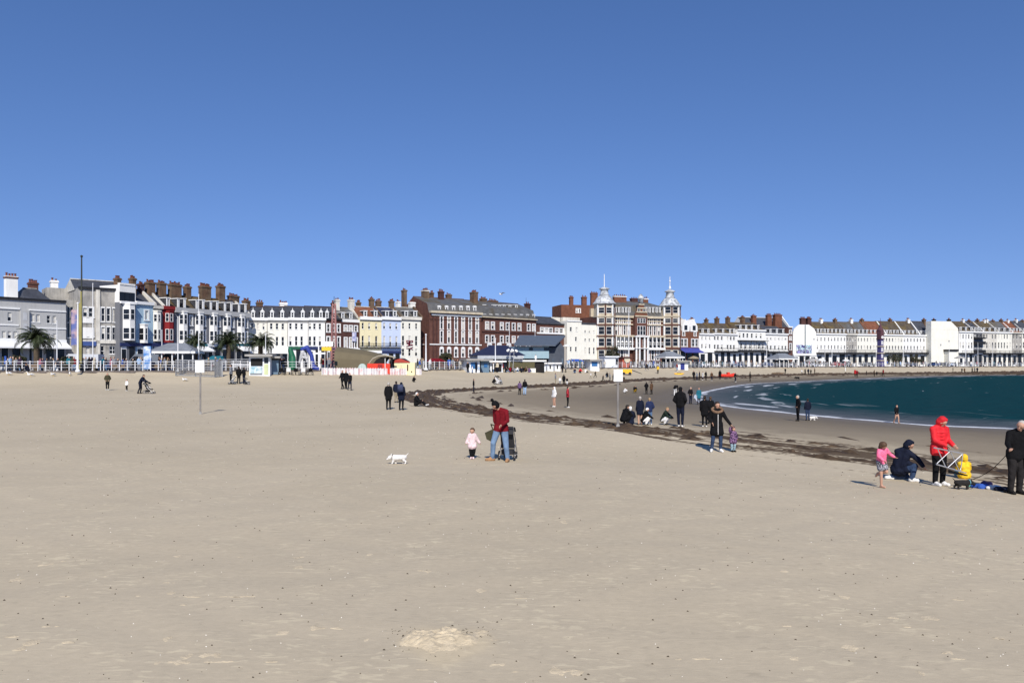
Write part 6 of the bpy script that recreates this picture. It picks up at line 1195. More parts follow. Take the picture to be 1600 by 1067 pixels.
mb = MB(); mb.box(-x+.2, -.06, 1.25, x*.3, -.01, H_-.5); mb.build('serving_hatch', m_dark, E); mb = MB(); mb.box(-x+.1, -.25, .35, x*.25, -.02, 1.15); mb.build('counter_panel', M('counter_print', (.62,.70,.72), col2=(.25,.42,.48), s2=2.5), E); mb = MB(); mb.box(x*.45, -.06, .2, x*.85, -.01, 1.5); mb.build('poster', M('pale_green_poster', (.55,.60,.35)), E); mb = MB(); mb.box(x*.45, -.05, 1.6, x*.85, -.01, H_-.4); mb.build('window', m_glass, E)
E, x, H_ = kiosk(421, 434, 556, 584, -1.5, 'dark shuttered extension right of the white kiosk', M('kiosk_dark', (.05,.055,.065)), m_conc, m_dark)
for i in range(3): mb = MB(); mb.box(-x+.1+i*x*.65, -.05, .1, -x+.1+i*x*.65+.35, -.01, H_-.5); mb.build('shutter', m_kgrey, E)
E, x, H_ = kiosk(730, 750, 560, 583, -4, 'white beach hut with a royal blue shutter at the left of the beach bar', m_kwhite, m_conc, m_kblue); mb = MB(); mb.box(-x*.45, -.06, .7, x*.65, -.01, H_-.6); mb.build('shutter', m_kblue, E)
E, x, H_ = kiosk(751.5, 764.5, 561, 583, -4, 'grey blue beach hut right of the hut with the royal blue shutter', m_kgrey, m_conc, m_kblue); mb = MB(); mb.box(-x*.3, -.06, .9, x*.55, -.01, H_-.7); mb.build('shutter', m_kblue, E)
E, x, H_ = kiosk(765.5, 786, 563, 583, -3.5, 'white hut with a wide dark opening left of the olive hedge screen', m_kwhite, m_frame, m_dark); mb = MB(); mb.box(-x*.75, -.06, .1, x*.8, -.01, H_-.6); mb.build('opening', m_dark, E)
E, x, H_ = kiosk(922, 937, 561, 582, -4, 'white hut with a royal blue shutter below the left turret of the domed hotel', m_kwhite, m_conc, m_kblue); mb = MB(); mb.box(-x*.7, -.06, 1.0, x*.55, -.01, H_-.5); mb.build('shutter', m_kblue, E)
E, x, H_ = kiosk(944, 967, 556, 574, 1.5, 'plain white boxy cabin in front of the dark tree', m_kwhite, m_kwhite, m_dark, over=.05); mb = MB(); mb.box(x*.6, -.05, .8, x*.95, -.01, H_-.6); mb.build('window', m_glass, E)
E, x, H_ = kiosk(1058, 1076, 563, 579, -3, 'white hut with a deep blue door in front of the orange brick house', m_kwhite, m_conc, m_navy); mb = MB(); mb.box(-x*.45, -.06, .1, x*.3, -.01, H_-.6); mb.build('door', M('door_blue', (.03,.04,.20)), E)
E, x, H_ = kiosk(972, 987, 557, 572, 3, 'rusty red booth with a lit round sign behind the white notice board', M('booth_red', (.42,.10,.06)), m_brick, m_dark, over=.1); mb = MB(); mb.lathe([(.7, 0), (.7, .1)], n=14); o = mb.build('round_sign', cream, E, (0, -.15, 1.9)); o.rotation_euler = (R(90), 0, 0)
# white changing cubicles + bar with terrace
for i, (a, b) in enumerate([(845, 853), (855, 865), (866.5, 876)]):
    E, x, H_ = kiosk(a, b, 566, 583, -4, ['leftmost narrow white cubicle right of the cream block', 'middle white cubicle with a dark slit window', 'rightmost white cubicle beside the blue clad crowd'][i], m_kwhite, m_frame, m_dark, over=.1, depth=1.6); mb = MB(); mb.box(-x*.3, -.05, .5, x*.15, -.01, H_-.5); mb.build('door', m_dark if i else m_kgrey, E)
pm = 815; q = rail_at(pm, -3.2); k = q.y/F; z = gz(q.x, q.y); E = empty('beach_bar_terrace', V(q.x, q.y, z), rail_dir(pm)*.35, 'raised terrace with an olive hedge screen and white top rail below the grey pavilion', 'terrace')
mb = MB(); W_ = 44*k; mb.box(-W_/2, 0, (zof(575, q.y)-z), W_/2, .3, zof(565, q.y)-z); mb.build('hedge_screen', M('hedge_olive', (.10,.09,.045), var=.35, scale=6, bump=.5), E); mb = MB(); mb.box(-W_/2, -.1, zof(565, q.y)-z+.01, W_*.95, .5, zof(562.5, q.y)-z); mb.build('top_rail', m_frame, E); mb = MB(); mb.box(W_*.2, -.5, -.2, W_*.5, -.05, zof(575.5, q.y)-z); mb.build('cream_block', m_cream, E); mb = MB(); mb.box(-W_/2, .3, -.2, W_*.9, 5, zof(566, q.y)-z); mb.build('deck', m_dark, E)
# grey-blue pavilion
q = rail_at(850, 9); k = q.y/F; E = empty('pavilion_building', q, radians_(14), 'modern pavilion with a dark grey sloping roof and pale blue clad upper storey', 'pavilion')
def px_(p, yy=q.y): return (p-850)*yy/F
ze = zof(541, q.y)-Z_PROM; zr = zof(525.5, q.y+4)-Z_PROM; x0, x1 = px_(803), px_(893)
mb = MB(); mb.prism([(x0-.5, -1.2, ze), (x1-3.5, -1.2, ze), (x1+.6, 5, zr), (x0+2.3, 5, zr)], (0, 0, .25)); mb.build('roof', M('roof_blue_grey', (.085,.105,.135), rough=.55, var=.08), E)
mb = MB(); mb.box(x0, 0, zof(560, q.y)-Z_PROM, x1-4.5, 8, ze-.05); mb.build('upper_storey', M('pale_cladding', (.30,.42,.47), var=.06), E)
for p, w_ in ((826, 6), (850, 8), (857, 5)): mb = MB(); mb.box(px_(p), -.06, zof(547.5, q.y)-Z_PROM, px_(p+w_), -.01, ze-.25); mb.build('window', m_glass, E)
mb = MB(); mb.box(x0, .6, 0, x1-4.5, 8, zof(560, q.y)-Z_PROM-.01); mb.build('lower_storey', m_dark, E); mb = MB(); mb.prism([(x1-4.5, .5, ze-.3), (x1-4.5, 5, zr-.4), (x1-4.5, 5, 0), (x1-4.5, .5, 0)], (3.4, 0, 0)); mb.build('end_wall', M('dark_slats', (.07,.08,.10)), E)
for i in range(7): mb = MB(); mb.box(x0+i*2.0, .5, .0, x0+i*2.0+.15, .58, zof(560, q.y)-Z_PROM-.02); mb.build('mullion', m_kgrey, E)
# navy tent-roofed cafe
q = rail_at(778, 3); E = empty('tent_roof_cafe', q, radians_(12), 'cafe with a low navy pyramid roof and a pale fascia beside the grey pavilion', 'cafe'); 
def px_(p): return (p-778)*q.y/F
ze = zof(555.5, q.y)-Z_PROM; zr = zof(539.5, q.y+3)-Z_PROM; x0, x1 = px_(740), px_(820); xr, xs = px_(771), px_(797); mn = M('navy_roof', (.018,.022,.055), rough=.6, var=.1)
mb = MB(); a = [(x0, -1.5, ze), (x1, -1.5, ze), (x1, 7, ze), (x0, 7, ze)]; b = [(xr, 3, zr), (xs, 3, zr)]; mb.poly([a[0], a[1], b[1], b[0]]); mb.poly([a[1], a[2], b[1]]); mb.poly([a[2], a[3], b[0], b[1]]); mb.poly([a[3], a[0], b[0]]); mb.build('roof', mn, E); mb = MB(); mb.box(x0+.4, -1.6, ze-.6, x1-.6, 7, ze-.02); mb.build('fascia', M('fascia_grey', (.40,.42,.44)), E); mb = MB(); mb.box(x0+.8, -.5, 0, x1-1, 6, ze-.6); mb.build('glazed_front', m_glass, E)
for i in range(8): mb = MB(); x = x0+1+i*(x1-x0-2)/7; mb.box(x-.06, -.62, 0, x+.06, -.52, ze-.62); mb.build('mullion', m_frame, E)
# feather banner flags beside it
for i, (p, yt) in enumerate([(795, 547), (801, 548)]):
    q = rail_at(p, -2.5); E = empty('double_lamp', q, 0, ['left of two leaning lamp posts with white double heads before the navy roof', 'right of two leaning lamp posts with white double heads before the navy roof'][i], 'lamp post'); h = zof(yt, q.y)-q.z; mb = MB(); mb.tube((0, 0, -.5), (.25, 0, h), .07, .05, 6); mb.build('post', m_steel, E)
    for s_ in (-1, 1): mb = MB(); capsule(mb, (.25+s_*.45, 0, h-.1), .22, (.25+s_*.28, 0, h+.05), .18, 8); mb.build('lamp_head', m_frame, E)
# ---- brown shell stage, red slide pit, cream hut, white fence
q = on_ground(560, 586); YF = q.y; q.x *= (YF+5)/YF; q.y += 5; E = empty('shell_stage', V(q.x, q.y, gz(q.x, q.y)), 0, 'big brown canvas shell stage with its dark arched mouth facing right', 'stage'); k = q.y/F
def PX(p): return (p-560)*k
def PZ(y): return zof(y, q.y)-gz(q.x, q.y)
mb = MB(); top = [(521, 541), (535, 542.5), (550, 544.5), (565, 546.5), (580, 550), (592, 553.5), (603, 556)]; nn = 8; rows = []
for i, (p, y) in enumerate(top):
    zt = PZ(y); wd = 4.2-.2*i; row = []
    for j in range(nn+1): a = pi*j/nn; row.append((PX(p)+(.5*(1-sin(a)) if i == 0 else (1.6*(1-sin(a))*(-1)+0 if i == len(top)-1 else 0)), 3-wd*cos(a), max(.0, zt*sin(a)**.7)))
    rows.append(row)
for i in range(len(rows)-1):
    for j in range(nn): mb.poly([rows[i][j], rows[i+1][j], rows[i+1][j+1], rows[i][j+1]])
mb.poly(rows[0][::-1]); o = mb.build('shell', M('brown_canvas', (.14,.115,.07), rough=.85, var=.15, scale=.5), E, smooth=False)
mb = MB(); mb.poly([(PX(585), -.9, 0), (PX(606), -1.2, 0), (PX(606), -1.2, PZ(557.5)), (PX(598), -1.1, PZ(558)), (PX(590), -1, PZ(562)), (PX(585), -.9, PZ(568))]); mb.build('mouth', m_dark, E)
mb = MB(); x = [PX(585-11*0)+0]; mb.path([(PX(577)+.2, -1.1, 0), (PX(579), -1.2, PZ(568)), (PX(585), -1.25, PZ(560.5)), (PX(594), -1.3, PZ(556.5)), (PX(604), -1.35, PZ(555.3)), (PX(620), -1.2, PZ(558.5))], .10, 6); mb.build('rim', M('rim_beige', (.35,.32,.24)), E)
mb = MB(); mb.poly([(PX(604), -1.1, PZ(555.6)), (PX(626), 2, PZ(559.5)), (PX(626), 4, PZ(559.5)), (PX(604), 4, PZ(555.6))]); mb.build('canopy_tail', M('tail_green', (.05,.06,.04)), E)
q2 = on_ground(592, 586); q2 = V(q2.x*(q2.y+1.3)/q2.y, q2.y+1.3, 0); q2.z = gz(q2.x, q2.y); E = empty('slide_pit', q2, 0, 'bright red padded ride surround in front of the shell mouth', 'ride'); k2 = q2.y/F; mb = MB(); ws = 17.5*k2; mb.box(-ws, -.3, 0, ws, .3, zof(568, q2.y)-q2.z); mb.build('padding', M('vivid_red', (.68,.05,.025), rough=.5), E); mb = MB(); mb.box(-ws*.05, -.42, 0, ws*.35, -.31, zof(569, q2.y)-q2.z); mb.build('dark_panel', M('deep_red', (.30,.03,.03)), E); mb = MB(); mb.tube((ws*.6, -.4, 0), (ws*.6, -.4, zof(560, q2.y)-q2.z), .05, n=5); mb.build('post', m_frame, E)
q2 = on_ground(566, 586); q2 = V(q2.x*(q2.y+.8)/q2.y, q2.y+.8, 0); q2.z = gz(q2.x, q2.y); E = empty('round_arch_panel', q2, 0, 'pale green round topped ladder panel left of the red surround', 'panel'); k2 = q2.y/F; mb = MB(); r_ = 6.2*k2; zc = zof(577, q2.y)-q2.z+.2; zc = max(zc, .1); mb.prism([(r_*cos(pi*i/12), 0, zc+(zof(568, q2.y)-q2.z-zc)*sin(pi*i/12)) for i in range(13)]+[(-r_, 0, 0), (r_, 0, 0)], (0, .12, 0)); mb.build('panel', M('mint_panel', (.42,.52,.48), var=.1), E)
for i in (-1, 0, 1): mb = MB(); mb.tube((r_*.45*i, -.03, 0), (r_*.45*i, -.03, zof(570, q2.y)-q2.z), .03, n=4); mb.build('bar', m_frame, E)
q2 = on_ground(632, 585.5); zb = gz(q2.x, q2.y); k2 = q2.y/F; E = empty('cream_hut', V(q2.x, q2.y, zb-.1), 0, 'cream yellow ticket hut with a red sloped roof among the white fence', 'hut'); ws = 16*k2; zt = zof(566.5, q2.y)-zb+.1
mb = MB(); mb.box(-ws, 0, 0, ws, 2.2, zt); mb.build('wall', M('hut_cream', (.78,.70,.42), var=.05), E); mb = MB(); mb.prism([(-ws, -.1, zt), (ws*.55, -.1, zt), (-ws*.5, 1.2, zt+.5), (-ws, 1.2, zt+.5)], (0, .0, .07)); mb.build('roof', M('roof_red', (.40,.06,.04)), E); mb = MB(); mb.box(ws*.25, -.04, zt*.35, ws*.37, -.005, zt*.85); mb.build('sign_strip', m_brickd, E); mb = MB(); mb.box(-ws*.35, -.04, zt*.35, -ws*.30, -.005, zt*.85); mb.build('sign_strip', m_stone, E); mb = MB(); mb.lathe([(.09, 0), (.09, .04)], n=10); o = mb.build('vent', m_black, E, (ws*.7, -.03, zt*.28)); o.rotation_euler = (R(90), 0, 0)
fpts = []
for p in range(503, 663, 4):
    fpts.append(on_ground(p, 585.8))
E = empty('white_fence', fpts[0], 0, 'low white and pink printed panel fence round the rides at the top of the sand', 'fence'); mfp = M('fence_panel', (.74,.70,.70), var=.06, scale=2, col2=(.66,.42,.42), s2=1.4)
for i in range(len(fpts)-1):
    a = fpts[i]-fpts[0]; b = fpts[i+1]-fpts[0]; mb = MB(); d = (b-a).normalized(); mb.prism([a+d*.03-V(0,0,.1), b-d*.03-V(0,0,.1), b-d*.03+V(0,0,.86), a+d*.03+V(0,0,.86)], (0, .05, 0)); mb.build('panel', mfp, E); mb = MB(); mb.tube(a-V(0,0,.1)+V(0,-.03,0), a+V(0,-.03,.93), .04, n=6); mb.build('post', m_frame, E)
greyc2 = cl('offwhite', (.50,.50,.50))
# inflatable green slide, blue and white arch
q = rail_at(456, 3); k = q.y/F; E = empty('inflatable_slide', q, 0, 'tall green inflatable slide in front of the white terrace', 'inflatable'); h = zof(543, q.y)-Z_PROM
mg = M('inflatable_green', (.015,.12,.06), rough=.5); link('slide_body', fuse('slide_body', [(V(-.2,0,h-.3), .32, V(.1,0,h*.55), .42), (V(.1,0,h*.55), .42, V(.3,-.6,.4), .5), (V(-.35,.3,h-.3), .25, V(-.3,.3,.3), .3)], .06, [mg], 1), E); mb = MB(); mb.tube((-.6, 0, 0), (-.5, 0, h*.8), .06, n=6); mb.build('ladder', m_frame, E)
q = rail_at(478, 2); k = q.y/F; E = empty('inflatable_arch', q, 0, 'blue and white leaning inflatable arch right of the green slide', 'inflatable'); h = zof(540, q.y)-Z_PROM; mbl = M('inflatable_blue', (.03,.05,.27), rough=.5)
link('blue_tube', fuse('blue_tube', [(V(-.5,0,h-.5), .26, V(.15,0,h-.25), .3), (V(.15,0,h-.25), .3, V(.75,0,h*.6), .26), (V(.75,0,h*.6), .26, V(1.0,0,.5), .3), (V(1.0,0,.5), .35, V(1.6,0,.2), .3)], .06, [mbl], 1), E)
link('white_tube', fuse('white_tube', [(V(-.4,-.1,h-.9), .3, V(-.85,0,1.1), .15), (V(-.1,-.1,h-1.1), .2, V(.2,0,1.2), .16), (V(-.6,-.1,h*.55), .14, V(.15,-.1,h*.5), .16)], .05, [greyc2], 1), E)
# signpost with yellow and white boards
q = rail_at(512, 1); E = empty('ride_sign', q, 0, 'white board above a yellow lettered board left of the shell stage', 'sign'); mb = MB(); k = q.y/F; z1 = zof(541, q.y)-Z_PROM; mb.box(-.6, 0, z1, .7, .06, z1+.75-.1); 
mb.build('white_board', m_frame, E); mb = MB(); mb.box(-.8, -.02, z1-.6, .5, .05, z1-.08); mb.build('yellow_board', M('sign_yellow', (.75,.52,.05)), E); mb = MB(); mb.tube((0, .1, 0), (0, .1, z1+.5), .05, n=6); mb.build('post', m_steel, E)
q = rail_at(498, 2); E = empty('white_cross_post', q, 0, 'white cross shaped post between the blue arch and the yellow board', 'sign'); h = zof(540, q.y)-Z_PROM; mb = MB(); mb.box(-.07, -.05, 0, .07, .05, h); mb.build('post', m_frame, E); mb = MB(); mb.box(-.5, -.04, h*.66, .9, .04, h*.66+.22); mb.build('arm', m_frame, E)
# black and white low trolleys / bikes row
for i in range(5):
    q = on_ground(441+i*10.5, 586); q.y -= .0; E = empty('beach_tricycle', q, R(10*i), ['leftmost low black and white pedal kart on the sand', 'second pedal kart from the kiosk', 'middle pedal kart of the row', 'fourth pedal kart from the kiosk', 'rightmost pedal kart beside the white fence'][i], 'pedal kart', 'row of pedal karts by the kiosk')
    for (x, y, r_) in ((-.35, -.25, .2), (.35, -.25, .2), (0, .5, .25)):
        mb = MB(); n = 10; [mb.tube((x, y+r_*cos(2*pi*k/n), r_+r_*sin(2*pi*k/n)), (x, y+r_*cos(2*pi*(k+1)/n), r_+r_*sin(2*pi*(k+1)/n)), .035, n=5) for k in range(n)]; mb.build('wheel', m_black, E)
    mb = MB(); mb.path([(-.35, -.25, .2), (0, 0, .35), (.35, -.25, .2)], .03); mb.path([(0, 0, .35), (0, .5, .25)], .03); mb.build('frame', m_frame, E); mb = MB(); mb.box(-.25, -.4, .4, .25, 0, .48); mb.box(-.25, -.45, .4, .25, -.38, .85); tag(mb.build('seat', whitec if i % 2 else black, E))
# net cage
a = on_ground(275, 588); b = on_ground(336, 590.5); c = on_ground(347, 589.5); E = empty('net_cage', a, 0, 'open metal mesh enclosure of barrier panels on the sand', 'enclosure'); h = zof(562, a.y)-a.z
def mesh_panel(p, q_, E, o):
    p = p-o; q_ = q_-o; d = q_-p; n = max(2, int(d.length/3.1)); 
    for i in range(n):
        s0 = p+d*(i/n); s1 = p+d*((i+1)/n); f = MB(); up = V(0, 0, h); f.tube(s0, s0+up, .08, n=5); f.tube(s1, s1+up, .08, n=5); f.tube(s0+up, s1+up, .04, n=4); f.tube(s0+V(0,0,.1), s1+V(0,0,.1), .04, n=4); f.tube(s0+up*.5, s1+up*.5, .03, n=4)
        o_ = f.build('panel_frame', m_steel, E); m_ = MB(); 
        for k in range(1, 13): t = k/13; m_.tube(s0+(s1-s0)*t+V(0,0,.1), s0+(s1-s0)*t+up, .017, n=3, caps=False)
        for k in range(1, 11): m_.tube(s0+up*(k/11), s1+up*(k/11), .017, n=3, caps=False)
        tag(m_.build('mesh_wire', m_steel, o_), kind='stuff')
mesh_panel(a, b, E, a); mesh_panel(b, c, E, a); mesh_panel(a+V(.5, 6, 0), b+V(2, 6, .3), E, a); mesh_panel(a, a+V(.5, 6, 0), E, a)
# ---- boats and boards on the sand
q = on_ground(1136, 591); E = empty('inflatable_boat', q, R(8), 'red inflatable boat lying on the sand near the water', 'boat'); rr_ = cl('boat_red', (.70,.05,.03), .5); L_b = 20*q.y/F
link('hull', fuse('hull', [(V(-L_b*.5, -.5, .55), .3, V(L_b*.35, -.5, .5), .3), (V(-L_b*.5, .5, .55), .3, V(L_b*.35, .5, .5), .3), (V(L_b*.35, -.5, .5), .3, V(L_b*.55, 0, .75), .26), (V(L_b*.35, .5, .5), .3, V(L_b*.55, 0, .75), .26)], .07, [rr_], 1), E); mb = MB(); mb.box(-L_b*.45, -.35, .42, L_b*.3, .35, .5); mb.build('floor', m_black, E); mb = MB(); mb.box(L_b*.0, -.3, .5, L_b*.18, .3, 1.15); mb.build('console', cl('boat_red'), E)
def board(px, py, L_, rz, mat, label, z=.12): q = on_ground(px, py); E = empty('kayak', q, rz, label, 'kayak'); link('hull', fuse('hull', [(V(-L_*.5, 0, z+.14), .07, V(-L_*.15, 0, z), .26), (V(-L_*.15, 0, z), .26, V(L_*.15, 0, z), .26), (V(L_*.15, 0, z), .26, V(L_*.5, 0, z+.16), .06)], .05, [mat], 1), E); mb = MB(); mb.box(-.45, -.14, z+.2, .45, .14, z+.29); mb.build('seat_well', m_black, E)
yl = cl('kayak_yellow', (.80,.45,.04), .5); board(1061, 585.5, 2.2, R(5), yl, 'yellow kayak lying on the far sand before the domed hotel'); 
q = on_ground(979, 586); E = empty('yellow_trailer', q, 0, 'yellow box trailer with a dark bar right behind the white notice board', 'trailer'); mb = MB(); mb.box(-1.1, -.4, .3, 1.0, .6, 1.15); mb.build('box', yl, E); mb = MB(); mb.tube((1.0, 0, 1.0), (3.0, -.2, .25), .09, .05, 6); mb.build('tow_bar', m_black, E)
for s_ in (-.6, .6): mb = MB(); mb.lathe([(.3, -.06), (.3, .06)], n=12); o = mb.build('wheel', m_black, E, (s_, -.42, .3)); o.rotation_euler = (R(90), 0, 0)
board(1216, 584.5, 3.4, R(12), m_wood, 'dark drift log shaped boat on the far sand')
# ---- parasols
def parasol(px, y0, wpx, back, mat, label):
    q = rail_at(px, back); k = q.y/F; r_ = wpx*k/2; h = zof(y0, q.y)-Z_PROM; E = empty('parasol', q, 0, label, 'parasol'); mb = MB(); mb.lathe([(r_, h-r_*.42-.12), (r_, h-r_*.42), (r_*.5, h-r_*.15), (.03, h)], n=10); mb.build('canopy', mat, E); mb = MB(); mb.tube((0, 0, 0), (0, 0, h-.1), .04, n=6); mb.build('pole', m_steel, E)
parasol(1270, 559, 26, 6, m_conc, 'wide grey parasol below the start of the far white terrace'); parasol(1282, 560, 16, 10, m_frame, 'white parasol right of the wide grey one'); parasol(1084, 556, 18, 7, khaki, 'khaki parasol in front of the orange brick house'); parasol(1500, 556, 16, 5, m_conc, 'grey parasol below the last terrace'); parasol(1322, 561, 12, 4, m_frame, 'small white parasol left of the clock tower')
parasol(868, 540, 12, 10, m_frame, 'white canopy shade left one beside the pavilion end wall'); parasol(885, 538, 12, 10, m_frame, 'white canopy shade right one beside the pavilion end wall')
# ---- cars
def car_proto():
    E = empty('parked_car', (0, 0, 0), 0, 'x', 'car', 'cars parked along the road'); L2, W2 = 2.1, .86
    side = [(-2.1, .35), (-2.08, .75), (-1.95, .92), (-1.1, 1.0), (-.55, 1.42), (.75, 1.46), (1.55, 1.05), (2.05, .95), (2.1, .6), (2.08, .35)]
    bm = bmesh.new(); n = len(side); sec = []
    for y, t in ((-W2, .0), (-W2*.9, 1), (W2*.9, 1), (W2, .0)): sec.append([bm.verts.new((x, y if z < .95 else y*.88, z if t else min(z, 1.0)*.98+.01)) for x, z in side])
    for j in range(3):
        for i in range(n-1): bm.faces.new((sec[j][i], sec[j][i+1], sec[j+1][i+1], sec[j+1][i]))
        bm.faces.new((sec[j][n-1], sec[j][0], sec[j+1][0], sec[j+1][n-1]))
    bm.faces.new(sec[0][::-1]); bm.faces.new(sec[3]); bmesh.ops.recalc_face_normals(bm, faces=bm.faces); me = bpy.data.meshes.new('body'); bm.to_mesh(me); me.materials.append(m_frame); link('body', me, E)
    for s_ in (-1, 1):
        mb = MB(); y = s_*W2*.80; mb.prism([(-.95, y, 1.03), (1.35, y, 1.06), (.7, y, 1.36), (-.5, y, 1.34)], (0, s_*.055, 0)); mb.build('side_window', m_glass, E)
    mb = MB(); mb.prism([(-1.12, -.62, 1.03), (-1.12, .62, 1.03), (-.60, .55, 1.40), (-.60, -.55, 1.40)], (-.04, 0, .03)); mb.build('windscreen', m_glass, E)
    for x in (-1.3, 1.3):
        for y in (-.82, .82):
            mb = MB(); mb.lathe([(.20, -.1), (.31, -.09), (.31, .09), (.20, .1)], n=14); o = mb.build('wheel', m_black, E, (x, y, .31)); o.rotation_euler = (R(90), 0, 0); mb = MB(); mb.lathe([(.18, -.115), (.18, .115)], n=8); mb.build('rim', M('grey_metal'), o)
    for y in (-.6, .6): mb = MB(); mb.box(-2.12, y-.15, .65, -2.06, y+.15, .8); mb.build('headlight', m_frame, E)
    return E
car0 = car_proto(); carc = [('silver', (.45,.46,.48)), ('black', (.015,.015,.018)), ('dark blue', (.02,.04,.12)), ('white', (.72,.72,.72)), ('grey', (.13,.14,.15)), ('dark red', (.25,.02,.02))]
spots = [(8, 'at the far left end of the road'), (42, 'left of the largest palm trunk'), (86, 'behind the thin white pole'), (118, 'behind the foot of the tall mast'), (140, 'behind the thin pole by the stone block'), (214, 'before the light blue house'), (258, 'behind the left hipped shelter'), (286, 'right of the left hipped shelter'), (308, 'behind the notice board'), (366, 'right of the middle palm'), (446, 'left of the green slide'), (492, 'behind the white cross post'), (664, 'behind the pole beside the brick hotel'), (706, 'in front of the brick hotel, middle one'), (24, 'below the pale grey block awnings'), (70, 'beside the largest palm'), (100, 'left of the tall mast'), (166, 'below the weathered stone block'), (196, 'below the white gabled house'), (232, 'left of the hipped shelter'), (332, 'behind the net cage'), (385, 'behind the kiosk palm'), (432, 'behind the dark kiosk extension'), (690, 'in front of the brick hotel, left one'), (722, 'in front of the brick hotel, right one'), (1010, 'before the domed hotel, left one'), (1040, 'before the domed hotel, right one'), (1108, 'before the pedimented white house'), (1128, 'before the balconied white house'), (1150, 'left end of the black veranda'), (1172, 'middle of the black veranda'), (1192, 'right end of the black veranda'), (1252, 'under the mural'), (1286, 'right of the mural gable'), (1310, 'before the far terrace left part'), (1332, 'before the grey stone house'), (1352, 'left of the clock tower'), (1396, 'right of the clock tower'), (1420, 'before the cool white house'), (1440, 'at the right end of the far terrace'), (1462, 'below the blank cream gable'), (1518, 'before the iron balconies house'), (1542, 'before the dormered off white house'), (1566, 'before the pale yellow washed house'), (1588, 'at the right edge of the last terrace')]
for i, (px, where) in enumerate(spots):
    nm, c = carc[(i*5+i//3) % 6]; e = car0 if i == 0 else copy_tree(car0); p, a = along(px, 18.5+(i % 3)*1.5); e.location = (p.x, p.y, Z_PROM-.03); e.rotation_euler = (0, 0, a+(pi if i % 2 else 0)); e['label'] = '%s car parked %s' % (nm, where)
    bd = [c_ for c_ in e.children if c_.name.startswith('body')][0]; bd.material_slots[0].link = 'OBJECT'; bd.material_slots[0].material = M('car_'+nm.replace(' ', '_'), c, rough=.25, var=.03, spec=.5)
for i, (px, c, lab) in enumerate([(58, (.55,.57,.60), 'pale blue grey van behind the railing beside the largest palm'), (192, (.16,.18,.21), 'dark grey van in front of the white gabled house')]):
    p, a = along(px, 12); E = empty('parked_van', p, a, lab, 'van'); mv = M('van_paint_%s' % 'ab'[i], c, rough=.3, var=.04); mb = MB(); mb.prism([(-2.6, -1, .35), (2.5, -1, .35), (2.5, -1, 2.2), (-1.2, -1, 2.25), (-1.9, -1, 1.35), (-2.6, -1, 1.15)], (0, 2, 0)); mb.build('body', mv, E); mb = MB(); mb.prism([(-1.8, -1.02, 1.35), (-.6, -1.02, 1.35), (-.6, -1.02, 1.95), (-1.3, -1.02, 1.95)], (0, 2.04, 0)); mb.build('side_window', m_glass, E)
    for x in (-1.6, 1.6):
        for y in (-.95, .95): mb = MB(); mb.lathe([(.34, -.1), (.34, .1)], n=14); o = mb.build('wheel', m_black, E, (x, y, .34)); o.rotation_euler = (R(90), 0, 0)
# ---- bins, benches, market tables
def bench(px, back, label): p, a = along(px, back); E = empty('bench', p, a, label, 'bench', 'benches on the promenade'); mb = MB(); mb.box(-.9, -.2, .42, .9, .22, .48); mb.build('seat', m_wood, E); mb = MB(); mb.box(-.9, .2, .5, .9, .26, .9); mb.build('backrest', m_wood, E); [((lambda m_: (m_.box(x-.05, -.18, 0, x+.05, .22, .42), m_.build('leg', m_black, E)))(MB())) for x in (-.8, .8)]
for px, w_ in ((40, 'left of the tall mast by the largest palm'), (178, 'below the stone block'), (240, 'left of the hipped shelter'), (690, 'before the brick hotel'), (1020, 'before the domed hotel'), (1150, 'before the black veranda'), (1255, 'below the mural'), (1340, 'before the grey stone house'), (1430, 'right of the clock tower'), (1545, 'before the last terrace')): bench(px, 2.2, 'wooden bench on the promenade '+w_)
def bin_(px, back, mat, label): p, a = along(px, back); E = empty('litter_bin', p, a, label, 'bin'); mb = MB(); mb.lathe([(.28, 0), (.32, .9), (.34, 1.0)], n=12); mb.build('drum', mat, E); mb = MB(); mb.lathe([(.35, 0), (.3, .15), (.05, .25)], (0, 0, 1.0), 12); mb.build('lid', m_black, E)
bin_(231, 3, blue, 'blue litter bin behind the railing in front of the blue house'); bin_(880, 1, m_black, 'black litter bin right of the white cubicles'); bin_(1337, -1.0+1.5, m_frame, 'white litter bin at the sand edge left of the clock tower')
p = on_ground(1321, 580); E = empty('marker_post', p, 0, 'short white marker post on the far sand below the mural row', 'post'); mb = MB(); mb.tube((0, 0, 0), (0, 0, .9), .10, n=8); mb.build('shaft', m_frame, E); mb = MB(); mb.lathe([(.16, 0), (.05, .15)], (0, 0, .9), 8); mb.build('cap', m_frame, E)
# blue advertising column and banners
q = rail_at(230.5, 1.5); E = empty('advert_column', q, 0, 'tall blue and white advert board before the light blue house', 'sign'); h = zof(541, q.y)-Z_PROM; mb = MB(); mb.box(-.45, -.08, .3, .45, .08, h); mb.build('board', M('advert_blue', (.08,.22,.50), col2=(.65,.70,.75), s2=1.3), E); mb = MB(); mb.tube((0, 0, 0), (0, 0, .3), .06); mb.build('post', m_steel, E)
